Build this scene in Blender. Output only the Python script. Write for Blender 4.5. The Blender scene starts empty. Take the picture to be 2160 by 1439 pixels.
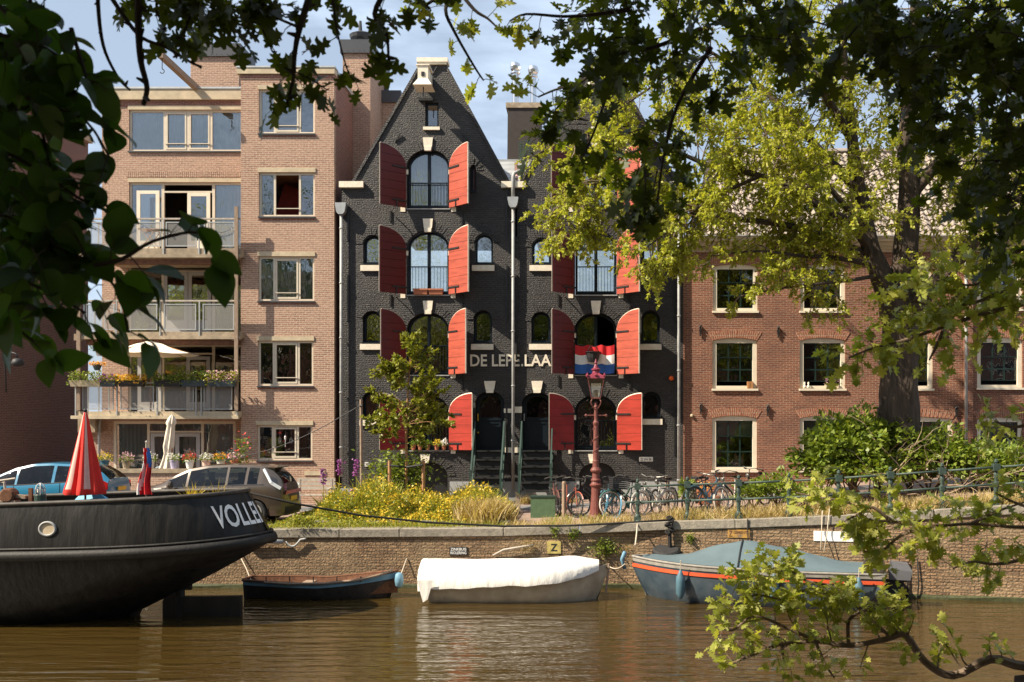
import bpy, math, random
import numpy as np
from mathutils import Vector, Matrix
from mathutils.geometry import tessellate_polygon
R = math.radians
random.seed(7); rng = np.random.default_rng(7)
C = bpy.context.scene.collection
# ---------------------------------------------------------------- camera, world, sun
F, CX, CY, H = 2040.0, 1240.0, 903.0, 2.55
sc = bpy.context.scene
cam = bpy.data.cameras.new('camera'); camo = bpy.data.objects.new('camera', cam); C.objects.link(camo)
camo.location = (0, 0, H); camo.rotation_euler = (R(90), 0, 0)
cam.sensor_width = 36; cam.lens = 36*F/2160
cam.shift_x = (1080-CX)/2160; cam.shift_y = (CY-719.5)/2160
cam.clip_start = .05; cam.clip_end = 2000
cam.dof.use_dof = True; cam.dof.focus_distance = 30; cam.dof.aperture_fstop = 6.3
sc.camera = camo
SUN = Vector((-2.4, -1.0, 2.55)).normalized()
sl = bpy.data.lights.new('sun', 'SUN'); sl.energy = 5.0; sl.angle = R(.53); sl.color = (1.0, .885, .71)
so = bpy.data.objects.new('sun', sl); C.objects.link(so)
so.rotation_euler = SUN.to_track_quat('Z', 'Y').to_euler()
w = bpy.data.worlds.new('World'); sc.world = w; w.use_nodes = True
nt = w.node_tree; nt.nodes.clear()
sky = nt.nodes.new('ShaderNodeTexSky'); sky.sky_type = 'NISHITA'; sky.sun_disc = False
sky.sun_elevation = math.asin(SUN.z); sky.sun_rotation = math.atan2(SUN.x, SUN.y)
sky.dust_density = 1.6; sky.air_density = 1.0; sky.ozone_density = 1.0
tc = nt.nodes.new('ShaderNodeTexCoord'); mp = nt.nodes.new('ShaderNodeMapping'); mp.inputs['Scale'].default_value = (1.6, 1.6, 6.0)
mp.inputs['Rotation'].default_value = (0, R(12), 0)
nz = nt.nodes.new('ShaderNodeTexNoise'); nz.inputs['Scale'].default_value = 2.2; nz.inputs['Detail'].default_value = 7; nz.inputs['Roughness'].default_value = .55
rp = nt.nodes.new('ShaderNodeValToRGB'); rp.color_ramp.elements[0].position = .47; rp.color_ramp.elements[1].position = .72
rp.color_ramp.elements[0].color = (.40, .40, .40, 1); rp.color_ramp.elements[1].color = (.85, .85, .85, 1)
mx = nt.nodes.new('ShaderNodeMix'); mx.data_type = 'RGBA'; mx.inputs['B'].default_value = (12.0, 14.4, 17.8, 1)
bg = nt.nodes.new('ShaderNodeBackground'); bg.inputs['Strength'].default_value = .042
wo = nt.nodes.new('ShaderNodeOutputWorld')
L = nt.links.new
L(tc.outputs['Generated'], mp.inputs['Vector']); L(mp.outputs[0], nz.inputs['Vector']); L(nz.outputs['Fac'], rp.inputs[0])
L(rp.outputs[0], mx.inputs['Factor']); L(sky.outputs[0], mx.inputs['A']); L(mx.outputs['Result'], bg.inputs['Color']); L(bg.outputs[0], wo.inputs[0])
sc.view_settings.view_transform = 'Standard'; sc.view_settings.look = 'None'; sc.view_settings.exposure = 1.0; sc.view_settings.gamma = 1
sc.render.resolution_x = 1024; sc.render.resolution_y = 682
try:
    sc.cycles.max_bounces = 6; sc.cycles.transparent_max_bounces = 12; sc.cycles.use_denoising = True
except Exception: pass
# ---------------------------------------------------------------- pixel -> metres
def PX(px, Y): return (px-CX)*Y/F
def PZ(py, Y): return H-(py-CY)*Y/F
def P(px, py, Y): return Vector((PX(px, Y), Y, PZ(py, Y)))
GX = [-60, -7.4, -1.4, .26, 2.2, 4.6, 6.7, 9.4, 14, 60]; GZ = [0, 0, .05, .13, .24, .35, .50, .74, 1.1, 1.1]
def gz(x): return float(np.interp(x, GX, GZ))
def yq(x): return 24.2 if x < .95 else 24.2-.222*(x-.95)
def onground(px, py):
    Y = 27.0
    for _ in range(30): Y = (H-gz(PX(px, Y)))*F/(py-CY)
    return Vector((PX(px, Y), Y, gz(PX(px, Y))))
def onwall(px, py, off=.0):
    Y = 23.0
    for _ in range(30): Y = yq(PX(px, Y))-off
    return P(px, py, Y)
WZ = -1.45
# ---------------------------------------------------------------- materials
def newmat(name):
    m = bpy.data.materials.new(name); m.use_nodes = True; n = m.node_tree.nodes
    return m, m.node_tree, n['Principled BSDF']
def col(c): return (c[0], c[1], c[2], 1)
def mk(name, c, rough=.7, var=.18, scale=6, bump=0, metal=0, spec=.4, c2=None, bscale=None, stretch=(1,1,1), coat=0):
    m, t, b = newmat(name); n = t.nodes; l = t.links.new
    b.inputs['Roughness'].default_value = rough; b.inputs['Metallic'].default_value = metal
    b.inputs['Specular IOR Level'].default_value = spec; b.inputs['Coat Weight'].default_value = coat; b.inputs['Coat Roughness'].default_value = .05
    tcn = n.new('ShaderNodeTexCoord'); mpn = n.new('ShaderNodeMapping'); mpn.inputs['Scale'].default_value = stretch
    l(tcn.outputs['Object'], mpn.inputs['Vector'])
    nz = n.new('ShaderNodeTexNoise'); nz.inputs['Scale'].default_value = scale; nz.inputs['Detail'].default_value = 6; nz.inputs['Roughness'].default_value = .6
    l(mpn.outputs[0], nz.inputs['Vector'])
    mr = n.new('ShaderNodeMapRange'); mr.inputs['From Min'].default_value = .3; mr.inputs['From Max'].default_value = .7
    l(nz.outputs['Fac'], mr.inputs['Value'])
    mx = n.new('ShaderNodeMix'); mx.data_type = 'RGBA'
    a = c if c2 is not None else tuple(x*(1-var) for x in c); d = c2 if c2 is not None else tuple(min(1, x*(1+var)) for x in c)
    mx.inputs['A'].default_value = col(a); mx.inputs['B'].default_value = col(d)
    l(mr.outputs[0], mx.inputs['Factor']); l(mx.outputs['Result'], b.inputs['Base Color'])
    if bump:
        n2 = n.new('ShaderNodeTexNoise'); n2.inputs['Scale'].default_value = bscale or scale*5; n2.inputs['Detail'].default_value = 5
        l(mpn.outputs[0], n2.inputs['Vector'])
        bp = n.new('ShaderNodeBump'); bp.inputs['Strength'].default_value = 1; bp.inputs['Distance'].default_value = bump
        l(n2.outputs['Fac'], bp.inputs['Height']); l(bp.outputs[0], b.inputs['Normal'])
    return m
def brick(name, c1, c2, mortar, bw=.21, bh=.0625, ms=.009, bump=.006, rough=.85, stain=(.6,.6,.6), stainamt=.35, wob=.006, spec=.3, sub=.5, lump=0, sscale=.9):
    m, t, b = newmat(name); n = t.nodes; l = t.links.new
    b.inputs['Roughness'].default_value = rough; b.inputs['Specular IOR Level'].default_value = spec
    g = n.new('ShaderNodeNewGeometry'); s = n.new('ShaderNodeSeparateXYZ'); l(g.outputs['Position'], s.inputs[0])
    ad = n.new('ShaderNodeMath'); ad.operation = 'ADD'; l(s.outputs['X'], ad.inputs[0]); l(s.outputs['Y'], ad.inputs[1])
    cb = n.new('ShaderNodeCombineXYZ'); l(ad.outputs[0], cb.inputs['X']); l(s.outputs['Z'], cb.inputs['Y'])
    wn = n.new('ShaderNodeTexNoise'); wn.inputs['Scale'].default_value = 3.5; wn.inputs['Detail'].default_value = 3; l(cb.outputs[0], wn.inputs['Vector'])
    vm = n.new('ShaderNodeVectorMath'); vm.operation = 'SCALE'; vm.inputs['Scale'].default_value = wob*4; l(wn.outputs['Color'], vm.inputs[0])
    va = n.new('ShaderNodeVectorMath'); va.operation = 'ADD'; l(cb.outputs[0], va.inputs[0]); l(vm.outputs[0], va.inputs[1])
    bt = n.new('ShaderNodeTexBrick'); bt.inputs['Scale'].default_value = 1; bt.inputs['Brick Width'].default_value = bw; bt.inputs['Row Height'].default_value = bh
    bt.inputs['Mortar Size'].default_value = ms; bt.inputs['Mortar Smooth'].default_value = .4; bt.inputs['Color1'].default_value = col(c1); bt.inputs['Color2'].default_value = col(c2)
    bt.inputs['Mortar'].default_value = col(mortar); bt.offset = sub; l(va.outputs[0], bt.inputs['Vector'])
    n1 = n.new('ShaderNodeTexNoise'); n1.inputs['Scale'].default_value = sscale; n1.inputs['Detail'].default_value = 8; n1.inputs['Roughness'].default_value = .65; l(cb.outputs[0], n1.inputs['Vector'])
    mr = n.new('ShaderNodeMapRange'); mr.inputs['From Min'].default_value = .38; mr.inputs['From Max'].default_value = .72; mr.inputs['To Max'].default_value = stainamt; l(n1.outputs['Fac'], mr.inputs['Value'])
    mx = n.new('ShaderNodeMix'); mx.data_type = 'RGBA'; mx.blend_type = 'MIX'; mx.inputs['B'].default_value = col(stain)
    l(mr.outputs[0], mx.inputs['Factor']); l(bt.outputs['Color'], mx.inputs['A'])
    n3 = n.new('ShaderNodeTexNoise'); n3.inputs['Scale'].default_value = 14; n3.inputs['Detail'].default_value = 5; l(cb.outputs[0], n3.inputs['Vector'])
    m3 = n.new('ShaderNodeMapRange'); m3.inputs['From Min'].default_value = .3; m3.inputs['From Max'].default_value = .7; m3.inputs['To Min'].default_value = .78; m3.inputs['To Max'].default_value = 1.2; l(n3.outputs['Fac'], m3.inputs['Value'])
    mu = n.new('ShaderNodeVectorMath'); mu.operation = 'SCALE'; l(mx.outputs['Result'], mu.inputs[0]); l(m3.outputs[0], mu.inputs['Scale'])
    l(mu.outputs[0], b.inputs['Base Color'])
    iv = n.new('ShaderNodeMath'); iv.operation = 'MULTIPLY_ADD'; iv.inputs[1].default_value = -1; l(bt.outputs['Fac'], iv.inputs[0])
    n4 = n.new('ShaderNodeTexNoise'); n4.inputs['Scale'].default_value = 22; n4.inputs['Detail'].default_value = 4; l(cb.outputs[0], n4.inputs['Vector'])
    m4 = n.new('ShaderNodeMath'); m4.operation = 'MULTIPLY'; m4.inputs[1].default_value = 1+lump; l(n4.outputs['Fac'], m4.inputs[0]); l(m4.outputs[0], iv.inputs[2])
    bp = n.new('ShaderNodeBump'); bp.inputs['Strength'].default_value = 1; bp.inputs['Distance'].default_value = bump; l(iv.outputs[0], bp.inputs['Height']); l(bp.outputs[0], b.inputs['Normal'])
    return m
def glassmat(name, tint=(.55,.6,.6), base=.1, ior=1.6):
    m = bpy.data.materials.new(name); m.use_nodes = True; t = m.node_tree; n = t.nodes; l = t.links.new; n.clear()
    o = n.new('ShaderNodeOutputMaterial'); mx = n.new('ShaderNodeMixShader'); tr = n.new('ShaderNodeBsdfTransparent'); gl = n.new('ShaderNodeBsdfGlossy')
    gl.inputs['Roughness'].default_value = .015; gl.inputs['Color'].default_value = (.95, .97, 1, 1); tr.inputs['Color'].default_value = col(tint)
    fr = n.new('ShaderNodeFresnel'); fr.inputs['IOR'].default_value = ior; ad = n.new('ShaderNodeMath'); ad.operation = 'ADD'; ad.inputs[1].default_value = base; ad.use_clamp = True
    nz = n.new('ShaderNodeTexNoise'); nz.inputs['Scale'].default_value = 1.7; g = n.new('ShaderNodeNewGeometry'); l(g.outputs['Position'], nz.inputs['Vector'])
    bp = n.new('ShaderNodeBump'); bp.inputs['Distance'].default_value = .012; bp.inputs['Strength'].default_value = .6; l(nz.outputs['Fac'], bp.inputs['Height']); l(bp.outputs[0], gl.inputs['Normal'])
    l(fr.outputs[0], ad.inputs[0]); l(ad.outputs[0], mx.inputs[0]); l(tr.outputs[0], mx.inputs[1]); l(gl.outputs[0], mx.inputs[2]); l(mx.outputs[0], o.inputs[0])
    return m
def leafmat(name, c1, c2, trans=.35, rough=.45, tc=None):
    m = bpy.data.materials.new(name); m.use_nodes = True; t = m.node_tree; n = t.nodes; l = t.links.new
    b = n['Principled BSDF']; o = n['Material Output']; b.inputs['Roughness'].default_value = rough; b.inputs['Specular IOR Level'].default_value = .35
    g = n.new('ShaderNodeNewGeometry'); rp = n.new('ShaderNodeMix'); rp.data_type = 'RGBA'; rp.inputs['A'].default_value = col(c1); rp.inputs['B'].default_value = col(c2)
    l(g.outputs['Random Per Island'], rp.inputs['Factor']); l(rp.outputs['Result'], b.inputs['Base Color'])
    tr = n.new('ShaderNodeBsdfTranslucent'); sc_ = n.new('ShaderNodeVectorMath'); sc_.operation = 'MULTIPLY'; sc_.inputs[1].default_value = tc or (1.5, 1.5, .6)
    l(rp.outputs['Result'], sc_.inputs[0]); l(sc_.outputs[0], tr.inputs['Color'])
    mx = n.new('ShaderNodeMixShader'); mx.inputs[0].default_value = trans; l(b.outputs[0], mx.inputs[1]); l(tr.outputs[0], mx.inputs[2]); l(mx.outputs[0], o.inputs[0])
    return m
M = {}
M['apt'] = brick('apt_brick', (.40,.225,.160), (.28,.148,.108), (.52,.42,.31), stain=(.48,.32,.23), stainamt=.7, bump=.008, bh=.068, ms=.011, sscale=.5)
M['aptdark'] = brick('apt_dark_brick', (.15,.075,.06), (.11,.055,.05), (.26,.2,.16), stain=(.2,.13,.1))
M['side'] = brick('side_brick', (.30,.11,.075), (.20,.075,.055), (.40,.30,.24), stain=(.22,.12,.09))
M['black'] = brick('black_brick', (.040,.036,.034), (.024,.0225,.022), (.017,.0165,.017), bump=.024, rough=.5, stain=(.066,.056,.047), stainamt=.45, wob=.0035, spec=.42, lump=.35, bh=.07, ms=.012)
M['red'] = brick('red_brick', (.30,.105,.055), (.19,.065,.042), (.42,.31,.22), stain=(.10,.05,.04), stainamt=.65, sscale=.6, bump=.010, wob=.01)
M['red2'] = brick('red_arch_brick', (.40,.16,.09), (.30,.11,.065), (.45,.34,.25), stain=(.3,.13,.08), bw=.065, bh=.22, bump=.008, sub=0)
M['quay'] = brick('quay_brick', (.31,.19,.105), (.16,.095,.055), (.08,.06,.04), bump=.03, stain=(.40,.30,.18), stainamt=.7, wob=.004, lump=.5, bh=.075, ms=.010)
M['pave'] = mk('red_paving', (.27,.19,.15), .9, .2, 4, .006)
M['road'] = mk('grey_road', (.16,.16,.16), .9, .15, 5, .004)
M['stone'] = mk('granite_stone', (.25,.22,.175), .85, .3, 9, .01, bscale=30)
M['kerb'] = mk('grey_kerb', (.24,.22,.20), .85, .25, 9, .008)
M['plinth'] = mk('grey_plinth', (.33,.34,.34), .8, .1, 3)
M['conc'] = mk('beige_concrete', (.50,.41,.28), .85, .18, 3, .004)
M['conc2'] = mk('weathered_concrete', (.33,.26,.18), .85, .3, 4, .006)
M['zinc'] = mk('zinc', (.38,.39,.39), .45, .15, 3, 0, .3)
M['pipe'] = mk('grey_pipe', (.34,.34,.33), .5, .2, 5)
M['white'] = mk('white_stone', (.78,.70,.56), .7, .12, 8, .003)
M['frame'] = mk('beige_frame', (.62,.54,.42), .5, .06, 4)
M['frameg'] = mk('grey_frame', (.40,.39,.38), .5, .06, 4)
M['framew'] = mk('white_frame', (.74,.66,.52), .5, .06, 4)
M['sash'] = mk('dark_green_sash', (.012,.028,.024), .35, .1, 5)
M['navy'] = mk('navy_frame', (.007,.012,.017), .4, .1, 5, spec=.3)
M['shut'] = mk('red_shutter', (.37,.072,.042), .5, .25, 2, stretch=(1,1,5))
M['shut4'] = mk('strong_red_shutter', (.38,.038,.022), .45, .22, 2, stretch=(1,1,5)); M['shutd4'] = mk('crimson_shutter', (.22,.014,.016), .42, .12, 2); M['shutd'] = mk('deep_red_shutter', (.095,.006,.007), .42, .08, 2)  # left leaves: same paint as the right, their shade put into the colour
M['cream'] = mk('cream_edge', (.8,.68,.55), .6)
M['iron'] = mk('black_iron', (.018,.018,.018), .5, .2, 8)
M['dkgreen'] = mk('dark_green_metal', (.032,.058,.046), .45, .15, 6)
M['rail'] = mk('green_railing_paint', (.045,.07,.055), .55, .35, 14, .003)
M['steel'] = mk('galvanised_steel', (.45,.46,.45), .45, .1, 6, metal=.5)
M['rooftile'] = mk('grey_pantile', (.30,.25,.21), .8, .3, 2.5, .004)
M['dkmetal'] = mk('dark_metal_cap', (.065,.066,.072), .45, .08, 2)
M['bitumen'] = mk('dark_bitumen', (.045,.035,.031), .8, .15, 5)
M['chrome'] = mk('steel_flue', (.7,.7,.7), .22, .05, 3, metal=1)
M['wood'] = mk('weathered_wood', (.28,.20,.14), .8, .25, 12, .003, stretch=(3,3,.6))
M['stake'] = mk('brown_stake', (.38,.20,.10), .8, .25, 12)
M['teak'] = mk('teak_pole', (.42,.20,.08), .5)
M['greywood'] = mk('grey_wood', (.42,.37,.31), .8, .2, 10)
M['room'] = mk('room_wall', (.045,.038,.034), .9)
M['roomw'] = mk('warm_ceiling', (.30,.13,.06), .9)
M['roomr'] = mk('red_room_wall', (.22,.03,.02), .9)
M['curt'] = mk('white_curtain', (.62,.58,.52), .9, .08, 3)
M['curtg'] = mk('green_grey_curtain', (.42,.44,.38), .9, .1, 3)
M['canvas'] = mk('cream_canvas', (.78,.68,.55), .85, .05, 3)
M['tarp'] = mk('white_tarp', (.70,.67,.62), .65, .10, 2.5, .03, bscale=2.2, stretch=(2.6,.7,1))
M['glass'] = glassmat('window_glass', (.85,.87,.86))
M['glassd'] = glassmat('dark_glass', (.35,.38,.38), .05)
M['glassc'] = glassmat('car_glass', (.30,.36,.36), .0, 1.5)
M['lampglass'] = glassmat('lamp_glass', (.85,.85,.8), .12)
M['hull'] = mk('black_hull', (.006,.006,.006), .5, .45, 1.6, .03, spec=.3, bscale=1.7, c2=(.022,.020,.018), stretch=(2.6,2.6,.45))
M['hullrub'] = mk('black_rubbing_strake', (.022,.020,.018), .6, .35, 4, .006, spec=.3)
M['redc'] = mk('red_canvas', (.62,.03,.02), .8, .1, 3); M['pinkc'] = mk('pale_pink_canvas', (.78,.50,.42), .8, .1, 3)
M['flagr'] = mk('flag_red', (.60,.02,.025), .75, .05, 3); M['flagw'] = mk('flag_white', (.8,.78,.75), .75, .05, 3); M['flagb'] = mk('flag_blue', (.03,.12,.40), .75, .05, 3)
M['blk'] = mk('black_plastic', (.02,.02,.022), .6, .15, 8); M['rubber'] = mk('rubber', (.028,.027,.026), .8, .25, 10)
M['bluep'] = mk('blue_car_paint', (.02,.17,.30), .28, .03, 1, coat=1); M['brownp'] = mk('brown_car_paint', (.085,.064,.048), .28, .05, 1, metal=.2, coat=1)
M['rim'] = mk('alloy_rim', (.55,.52,.47), .35, .05, 3, metal=.6)
M['lred'] = mk('red_lamp', (.4,.01,.01), .2); M['lwhite'] = mk('clear_lamp', (.75,.78,.8), .15)
M['yellow'] = mk('yellow_plate', (.75,.42,.03), .5)
M['rust'] = mk('red_brown_paint', (.13,.032,.027), .55, .25, 10, .005, c2=(.20,.07,.052)); M['rusty'] = mk('rusty_iron', (.14,.06,.03), .85, .4, 12, .004)
M['boxg'] = mk('green_cabinet', (.07,.12,.06), .6, .25, 7, c2=(.10,.17,.09))
M['bark'] = mk('elm_bark', (.060,.043,.030), .9, .45, 7, .09, stretch=(1.6,1.6,.3), bscale=7)
M['twig'] = mk('twig_bark', (.16,.115,.08), .85, .3, 20); M['twigd'] = mk('dark_twig', (.035,.027,.02), .85, .3, 20); M['twigl'] = mk('pale_twig', (.30,.22,.15), .85, .3, 20)
M['terra'] = mk('terracotta', (.42,.15,.08), .8, .15, 8)
M['rope'] = mk('pale_rope', (.50,.43,.33), .9, .2, 30); M['ropeb'] = mk('black_rope', (.02,.018,.016), .9, .2, 30)
M['lightstone'] = mk('lamp_white', (.8,.78,.7), .6)
M['elm'] = leafmat('elm_leaf', (.22,.26,.022), (.46,.44,.075), .38)
M['oakd'] = leafmat('dark_oak_leaf', (.022,.034,.008), (.062,.08,.013), .42, tc=(2.6,2.5,.4)); M['oakl'] = leafmat('light_oak_leaf', (.21,.25,.035), (.46,.45,.11), .42)  # same oak leaf twice: shade put into the dark colour, sun into the light
M['ovate'] = leafmat('broad_leaf', (.022,.05,.010), (.06,.11,.018), .45, tc=(1.8,1.9,.5))
M['shrub'] = leafmat('shrub_leaf', (.10,.16,.018), (.24,.28,.045), .3); M['sapl'] = leafmat('sapling_leaf', (.14,.17,.02), (.28,.27,.045), .3)
M['grass'] = leafmat('grass_blade', (.17,.21,.025), (.36,.33,.06), .3); M['dry'] = leafmat('dry_grass', (.33,.24,.10), (.55,.43,.20), .3)
M['yfl'] = leafmat('yellow_flower', (.60,.42,.03), (.75,.55,.05), .3, tc=(1,1,1)); M['ofl'] = leafmat('orange_flower', (.75,.30,.02), (.85,.45,.03), .3, tc=(1,1,1))
M['wfl'] = leafmat('white_flower', (.75,.72,.65), (.85,.82,.75), .3, tc=(1,1,1)); M['pfl'] = leafmat('purple_flower', (.22,.04,.22), (.42,.14,.38), .3, tc=(1,1,1)); M['rfl'] = leafmat('red_flower', (.6,.02,.04), (.75,.15,.12), .3, tc=(1,1,1)); M['kfl'] = leafmat('pink_flower', (.75,.35,.45), (.8,.6,.6), .3, tc=(1,1,1))
M['potleaf'] = leafmat('pot_plant_leaf', (.08,.14,.02), (.22,.28,.04), .3)
# ---------------------------------------------------------------- mesh builder
class MB:
    def __init__(s): s.v = []; s.f = []; s.m = []
    def add(s, vs, fs, m=0):
        o = len(s.v); s.v += [tuple(p) for p in vs]
        for f in fs: s.f.append(tuple(i+o for i in f)); s.m.append(m)
        return s
    def box(s, x0, x1, y0, y1, z0, z1, m=0):
        return s.add([(x0,y0,z0),(x1,y0,z0),(x1,y1,z0),(x0,y1,z0),(x0,y0,z1),(x1,y0,z1),(x1,y1,z1),(x0,y1,z1)],
              [(0,3,2,1),(4,5,6,7),(0,1,5,4),(1,2,6,5),(2,3,7,6),(3,0,4,7)], m)
    def bar(s, a, b, w, h=None, m=0, up=(0,0,1)):
        a = Vector(a); b = Vector(b); d = (b-a).normalized(); h = h or w; u = Vector(up)
        if abs(d.dot(u)) > .95: u = Vector((0,1,0))
        q = d.cross(u).normalized(); u = q.cross(d).normalized(); q *= w/2; u *= h/2
        vs = [a-q-u, a+q-u, a+q+u, a-q+u, b-q-u, b+q-u, b+q+u, b-q+u]
        return s.add(vs, [(0,1,2,3),(7,6,5,4),(4,5,1,0),(5,6,2,1),(6,7,3,2),(7,4,0,3)], m)
    def tube(s, pts, r, n=6, m=0, closed=False):
        pts = [Vector(p) for p in pts]; k = len(pts); rs = r if isinstance(r, (list, tuple)) else [r]*k
        vs = []; pu = None
        for i, p in enumerate(pts):
            if closed: d = pts[(i+1) % k]-pts[i-1]
            else: d = pts[min(i+1, k-1)]-pts[max(i-1, 0)]
            d = d.normalized() if d.length > 1e-9 else Vector((0,0,1))
            u = pu if pu is not None else (Vector((0,0,1)) if abs(d.z) < .9 else Vector((1,0,0)))
            q = d.cross(u); q = q.normalized() if q.length > 1e-6 else d.orthogonal().normalized(); u = q.cross(d).normalized(); pu = u
            for j in range(n):
                a = 2*math.pi*j/n; vs.append(p+q*(rs[i]*math.cos(a))+u*(rs[i]*math.sin(a)))
        fs = []
        for i in range(k if closed else k-1):
            i2 = (i+1) % k
            for j in range(n):
                j2 = (j+1) % n; fs.append((i*n+j, i2*n+j, i2*n+j2, i*n+j2))
        if not closed: fs += [tuple(range(n)), tuple((k-1)*n+j for j in range(n-1, -1, -1))]
        return s.add(vs, fs, m)
    def lathe(s, prof, c=(0,0,0), n=12, m=0, axis='z'):
        vs = []; fs = []
        for r, z in prof:
            for j in range(n):
                a = 2*math.pi*j/n; x, y = r*math.cos(a), r*math.sin(a)
                q = (x, y, z) if axis == 'z' else ((x, z, y) if axis == 'y' else (z, x, y))
                vs.append((c[0]+q[0], c[1]+q[1], c[2]+q[2]))
        for i in range(len(prof)-1):
            for j in range(n):
                j2 = (j+1) % n; fs.append((i*n+j, i*n+j2, (i+1)*n+j2, (i+1)*n+j))
        fs += [tuple(range(n-1, -1, -1)), tuple((len(prof)-1)*n+j for j in range(n))]
        return s.add(vs, fs, m)
    def plate(s, outer, holes, y0, y1, m=0, back=True, mr=None):
        """xz polygon with holes, front at y0 (towards camera), sides to y1"""
        mr = m if mr is None else mr
        loops = [outer]+list(holes); flat = [p for lp in loops for p in lp]
        tris = tessellate_polygon([[Vector((p[0], p[1], 0)) for p in lp] for lp in loops])
        def nrm(t, flip):
            a, b, c = (flat[i] for i in t); cr = (b[0]-a[0])*(c[1]-a[1])-(b[1]-a[1])*(c[0]-a[0])
            t = tuple(t) if cr > 0 else tuple(t)[::-1]
            return t[::-1] if flip else t
        s.add([(p[0], y0, p[1]) for p in flat], [nrm(t, False) for t in tris], m)
        if back: s.add([(p[0], y1, p[1]) for p in flat], [nrm(t, True) for t in tris], m)
        for lp in loops:
            k = len(lp)
            s.add([(p[0], y0, p[1]) for p in lp]+[(p[0], y1, p[1]) for p in lp], [(i, (i+1) % k, k+(i+1) % k, k+i) for i in range(k)], mr)
        return s
    def xf(s, mat, i0=0):
        for i in range(i0, len(s.v)): s.v[i] = tuple(mat @ Vector(s.v[i]))
        return s
    def build(s, name, mats, parent=None, smooth=False, world=True):
        me = bpy.data.meshes.new(name); v = s.v
        if parent is not None and world:
            o, rz = origin(parent); c, sn = math.cos(-rz), math.sin(-rz)
            v = [((x-o[0])*c-(y-o[1])*sn, (x-o[0])*sn+(y-o[1])*c, z-o[2]) for x, y, z in v]
        me.from_pydata(v, [], s.f)
        mats = mats if isinstance(mats, (list, tuple)) else [mats]
        for q in mats: me.materials.append(M[q] if isinstance(q, str) else q)
        if len(mats) > 1: me.polygons.foreach_set('material_index', s.m)
        if smooth: me.polygons.foreach_set('use_smooth', [True]*len(me.polygons))
        me.update()
        ob = bpy.data.objects.new(name, me); C.objects.link(ob)
        if parent is not None: ob.parent = parent
        return ob
def origin(p):
    while p.parent is not None: p = p.parent
    return p.location, p.rotation_euler.z
def thing(name, label, cat, loc=(0,0,0), rz=0, group=None):
    o = bpy.data.objects.new(name, None); C.objects.link(o); o.location = loc; o.rotation_euler = (0,0,rz); o.empty_display_size = .1
    o['label'] = label; o['category'] = cat
    if group: o['group'] = group
    return o
def tag(o, label, cat, group=None):
    o['label'] = label; o['category'] = cat
    if group: o['group'] = group
    return o
def struct(o): o['kind'] = 'structure'; return o
def solo(mb, name, mats, label, cat, loc=None, group=None, smooth=False):
    """a thing that is one mesh; its origin is put at its base"""
    xs = [p[0] for p in mb.v]; ys = [p[1] for p in mb.v]; zs = [p[2] for p in mb.v]
    loc = loc or ((min(xs)+max(xs))/2, (min(ys)+max(ys))/2, min(zs))
    mb.v = [(x-loc[0], y-loc[1], z-loc[2]) for x, y, z in mb.v]
    o = mb.build(name, mats, smooth=smooth); o.location = loc
    return tag(o, label, cat, group)
def copy_thing(root, loc, rz=None, label=None):
    r = root.copy(); C.objects.link(r); r.location = loc
    if rz is not None: r.rotation_euler = (0, 0, rz)
    if label: r['label'] = label
    for ch in list(root.children):
        c = ch.copy(); C.objects.link(c); c.parent = r
        for g in list(ch.children):
            d = g.copy(); C.objects.link(d); d.parent = c
    return r
# leaves: numpy instancing of a small template
OV = [(-.02,0),(.03,.06),(.10,.22),(.20,.31),(.30,.335),(.42,.35),(.55,.32),(.68,.26),(.80,.17),(.90,.09),(1.0,0)]
def outline(half): return np.array([(x, y, 0) for x, y in half]+[(x, -y, 0) for x, y in half[-2:0:-1]], float)
T_OV = outline(OV); T_OV[:,2] = np.abs(T_OV[:,1])*.35+.12*T_OV[:,0]**2*-1
OK_ = [(0,0),(.12,.04),(.20,.10),(.17,.25),(.30,.22),(.38,.12),(.44,.30),(.42,.44),(.58,.36),(.60,.17),(.72,.32),(.82,.30),(.80,.13),(.92,.10),(1,0)]
T_OAK = outline(OK_); T_OAK[:,2] = np.abs(T_OAK[:,1])*.25-.15*T_OAK[:,0]**2
T_Q = np.array([(0,0,0),(.45,.30,.06),(1,0,-.05),(.45,-.30,.06)], float)
T_FL = np.array([(-.5,0,.1),(0,-.5,0),(.5,0,.1),(0,.5,0)], float)
T_BL = np.array([(-.06,0,0),(.06,0,0),(.045,.0,.5),(.0,.12,1),(-.03,.0,.55)], float)
def rotmats(d, roll):
    """rows: leaf x axis along d"""
    d = d/np.linalg.norm(d, axis=1)[:,None]
    up = np.tile(np.array([0,0,1.0]), (len(d),1)); b = np.cross(up, d); nb = np.linalg.norm(b, axis=1); b[nb < 1e-3] = (1,0,0); b /= np.linalg.norm(b, axis=1)[:,None]
    n = np.cross(d, b); c, s_ = np.cos(roll)[:,None], np.sin(roll)[:,None]
    y = b*c+n*s_; z = np.cross(d, y)
    return np.stack([d, y, z], axis=1)
def leaves(name, tmpl, pos, dirs, size, mat, parent, roll=None, tris=False):
    pos = np.asarray(pos, float); N = len(pos); size = np.asarray(size, float)
    if roll is None: roll = rng.normal(0, .7, N)
    Rm = rotmats(np.asarray(dirs, float), roll)
    v = np.einsum('kj,njl->nkl', tmpl, Rm)*size[:,None,None]+pos[:,None,:]
    return rawmesh(name, v.reshape(-1,3), N, len(tmpl), mat, parent)
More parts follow.
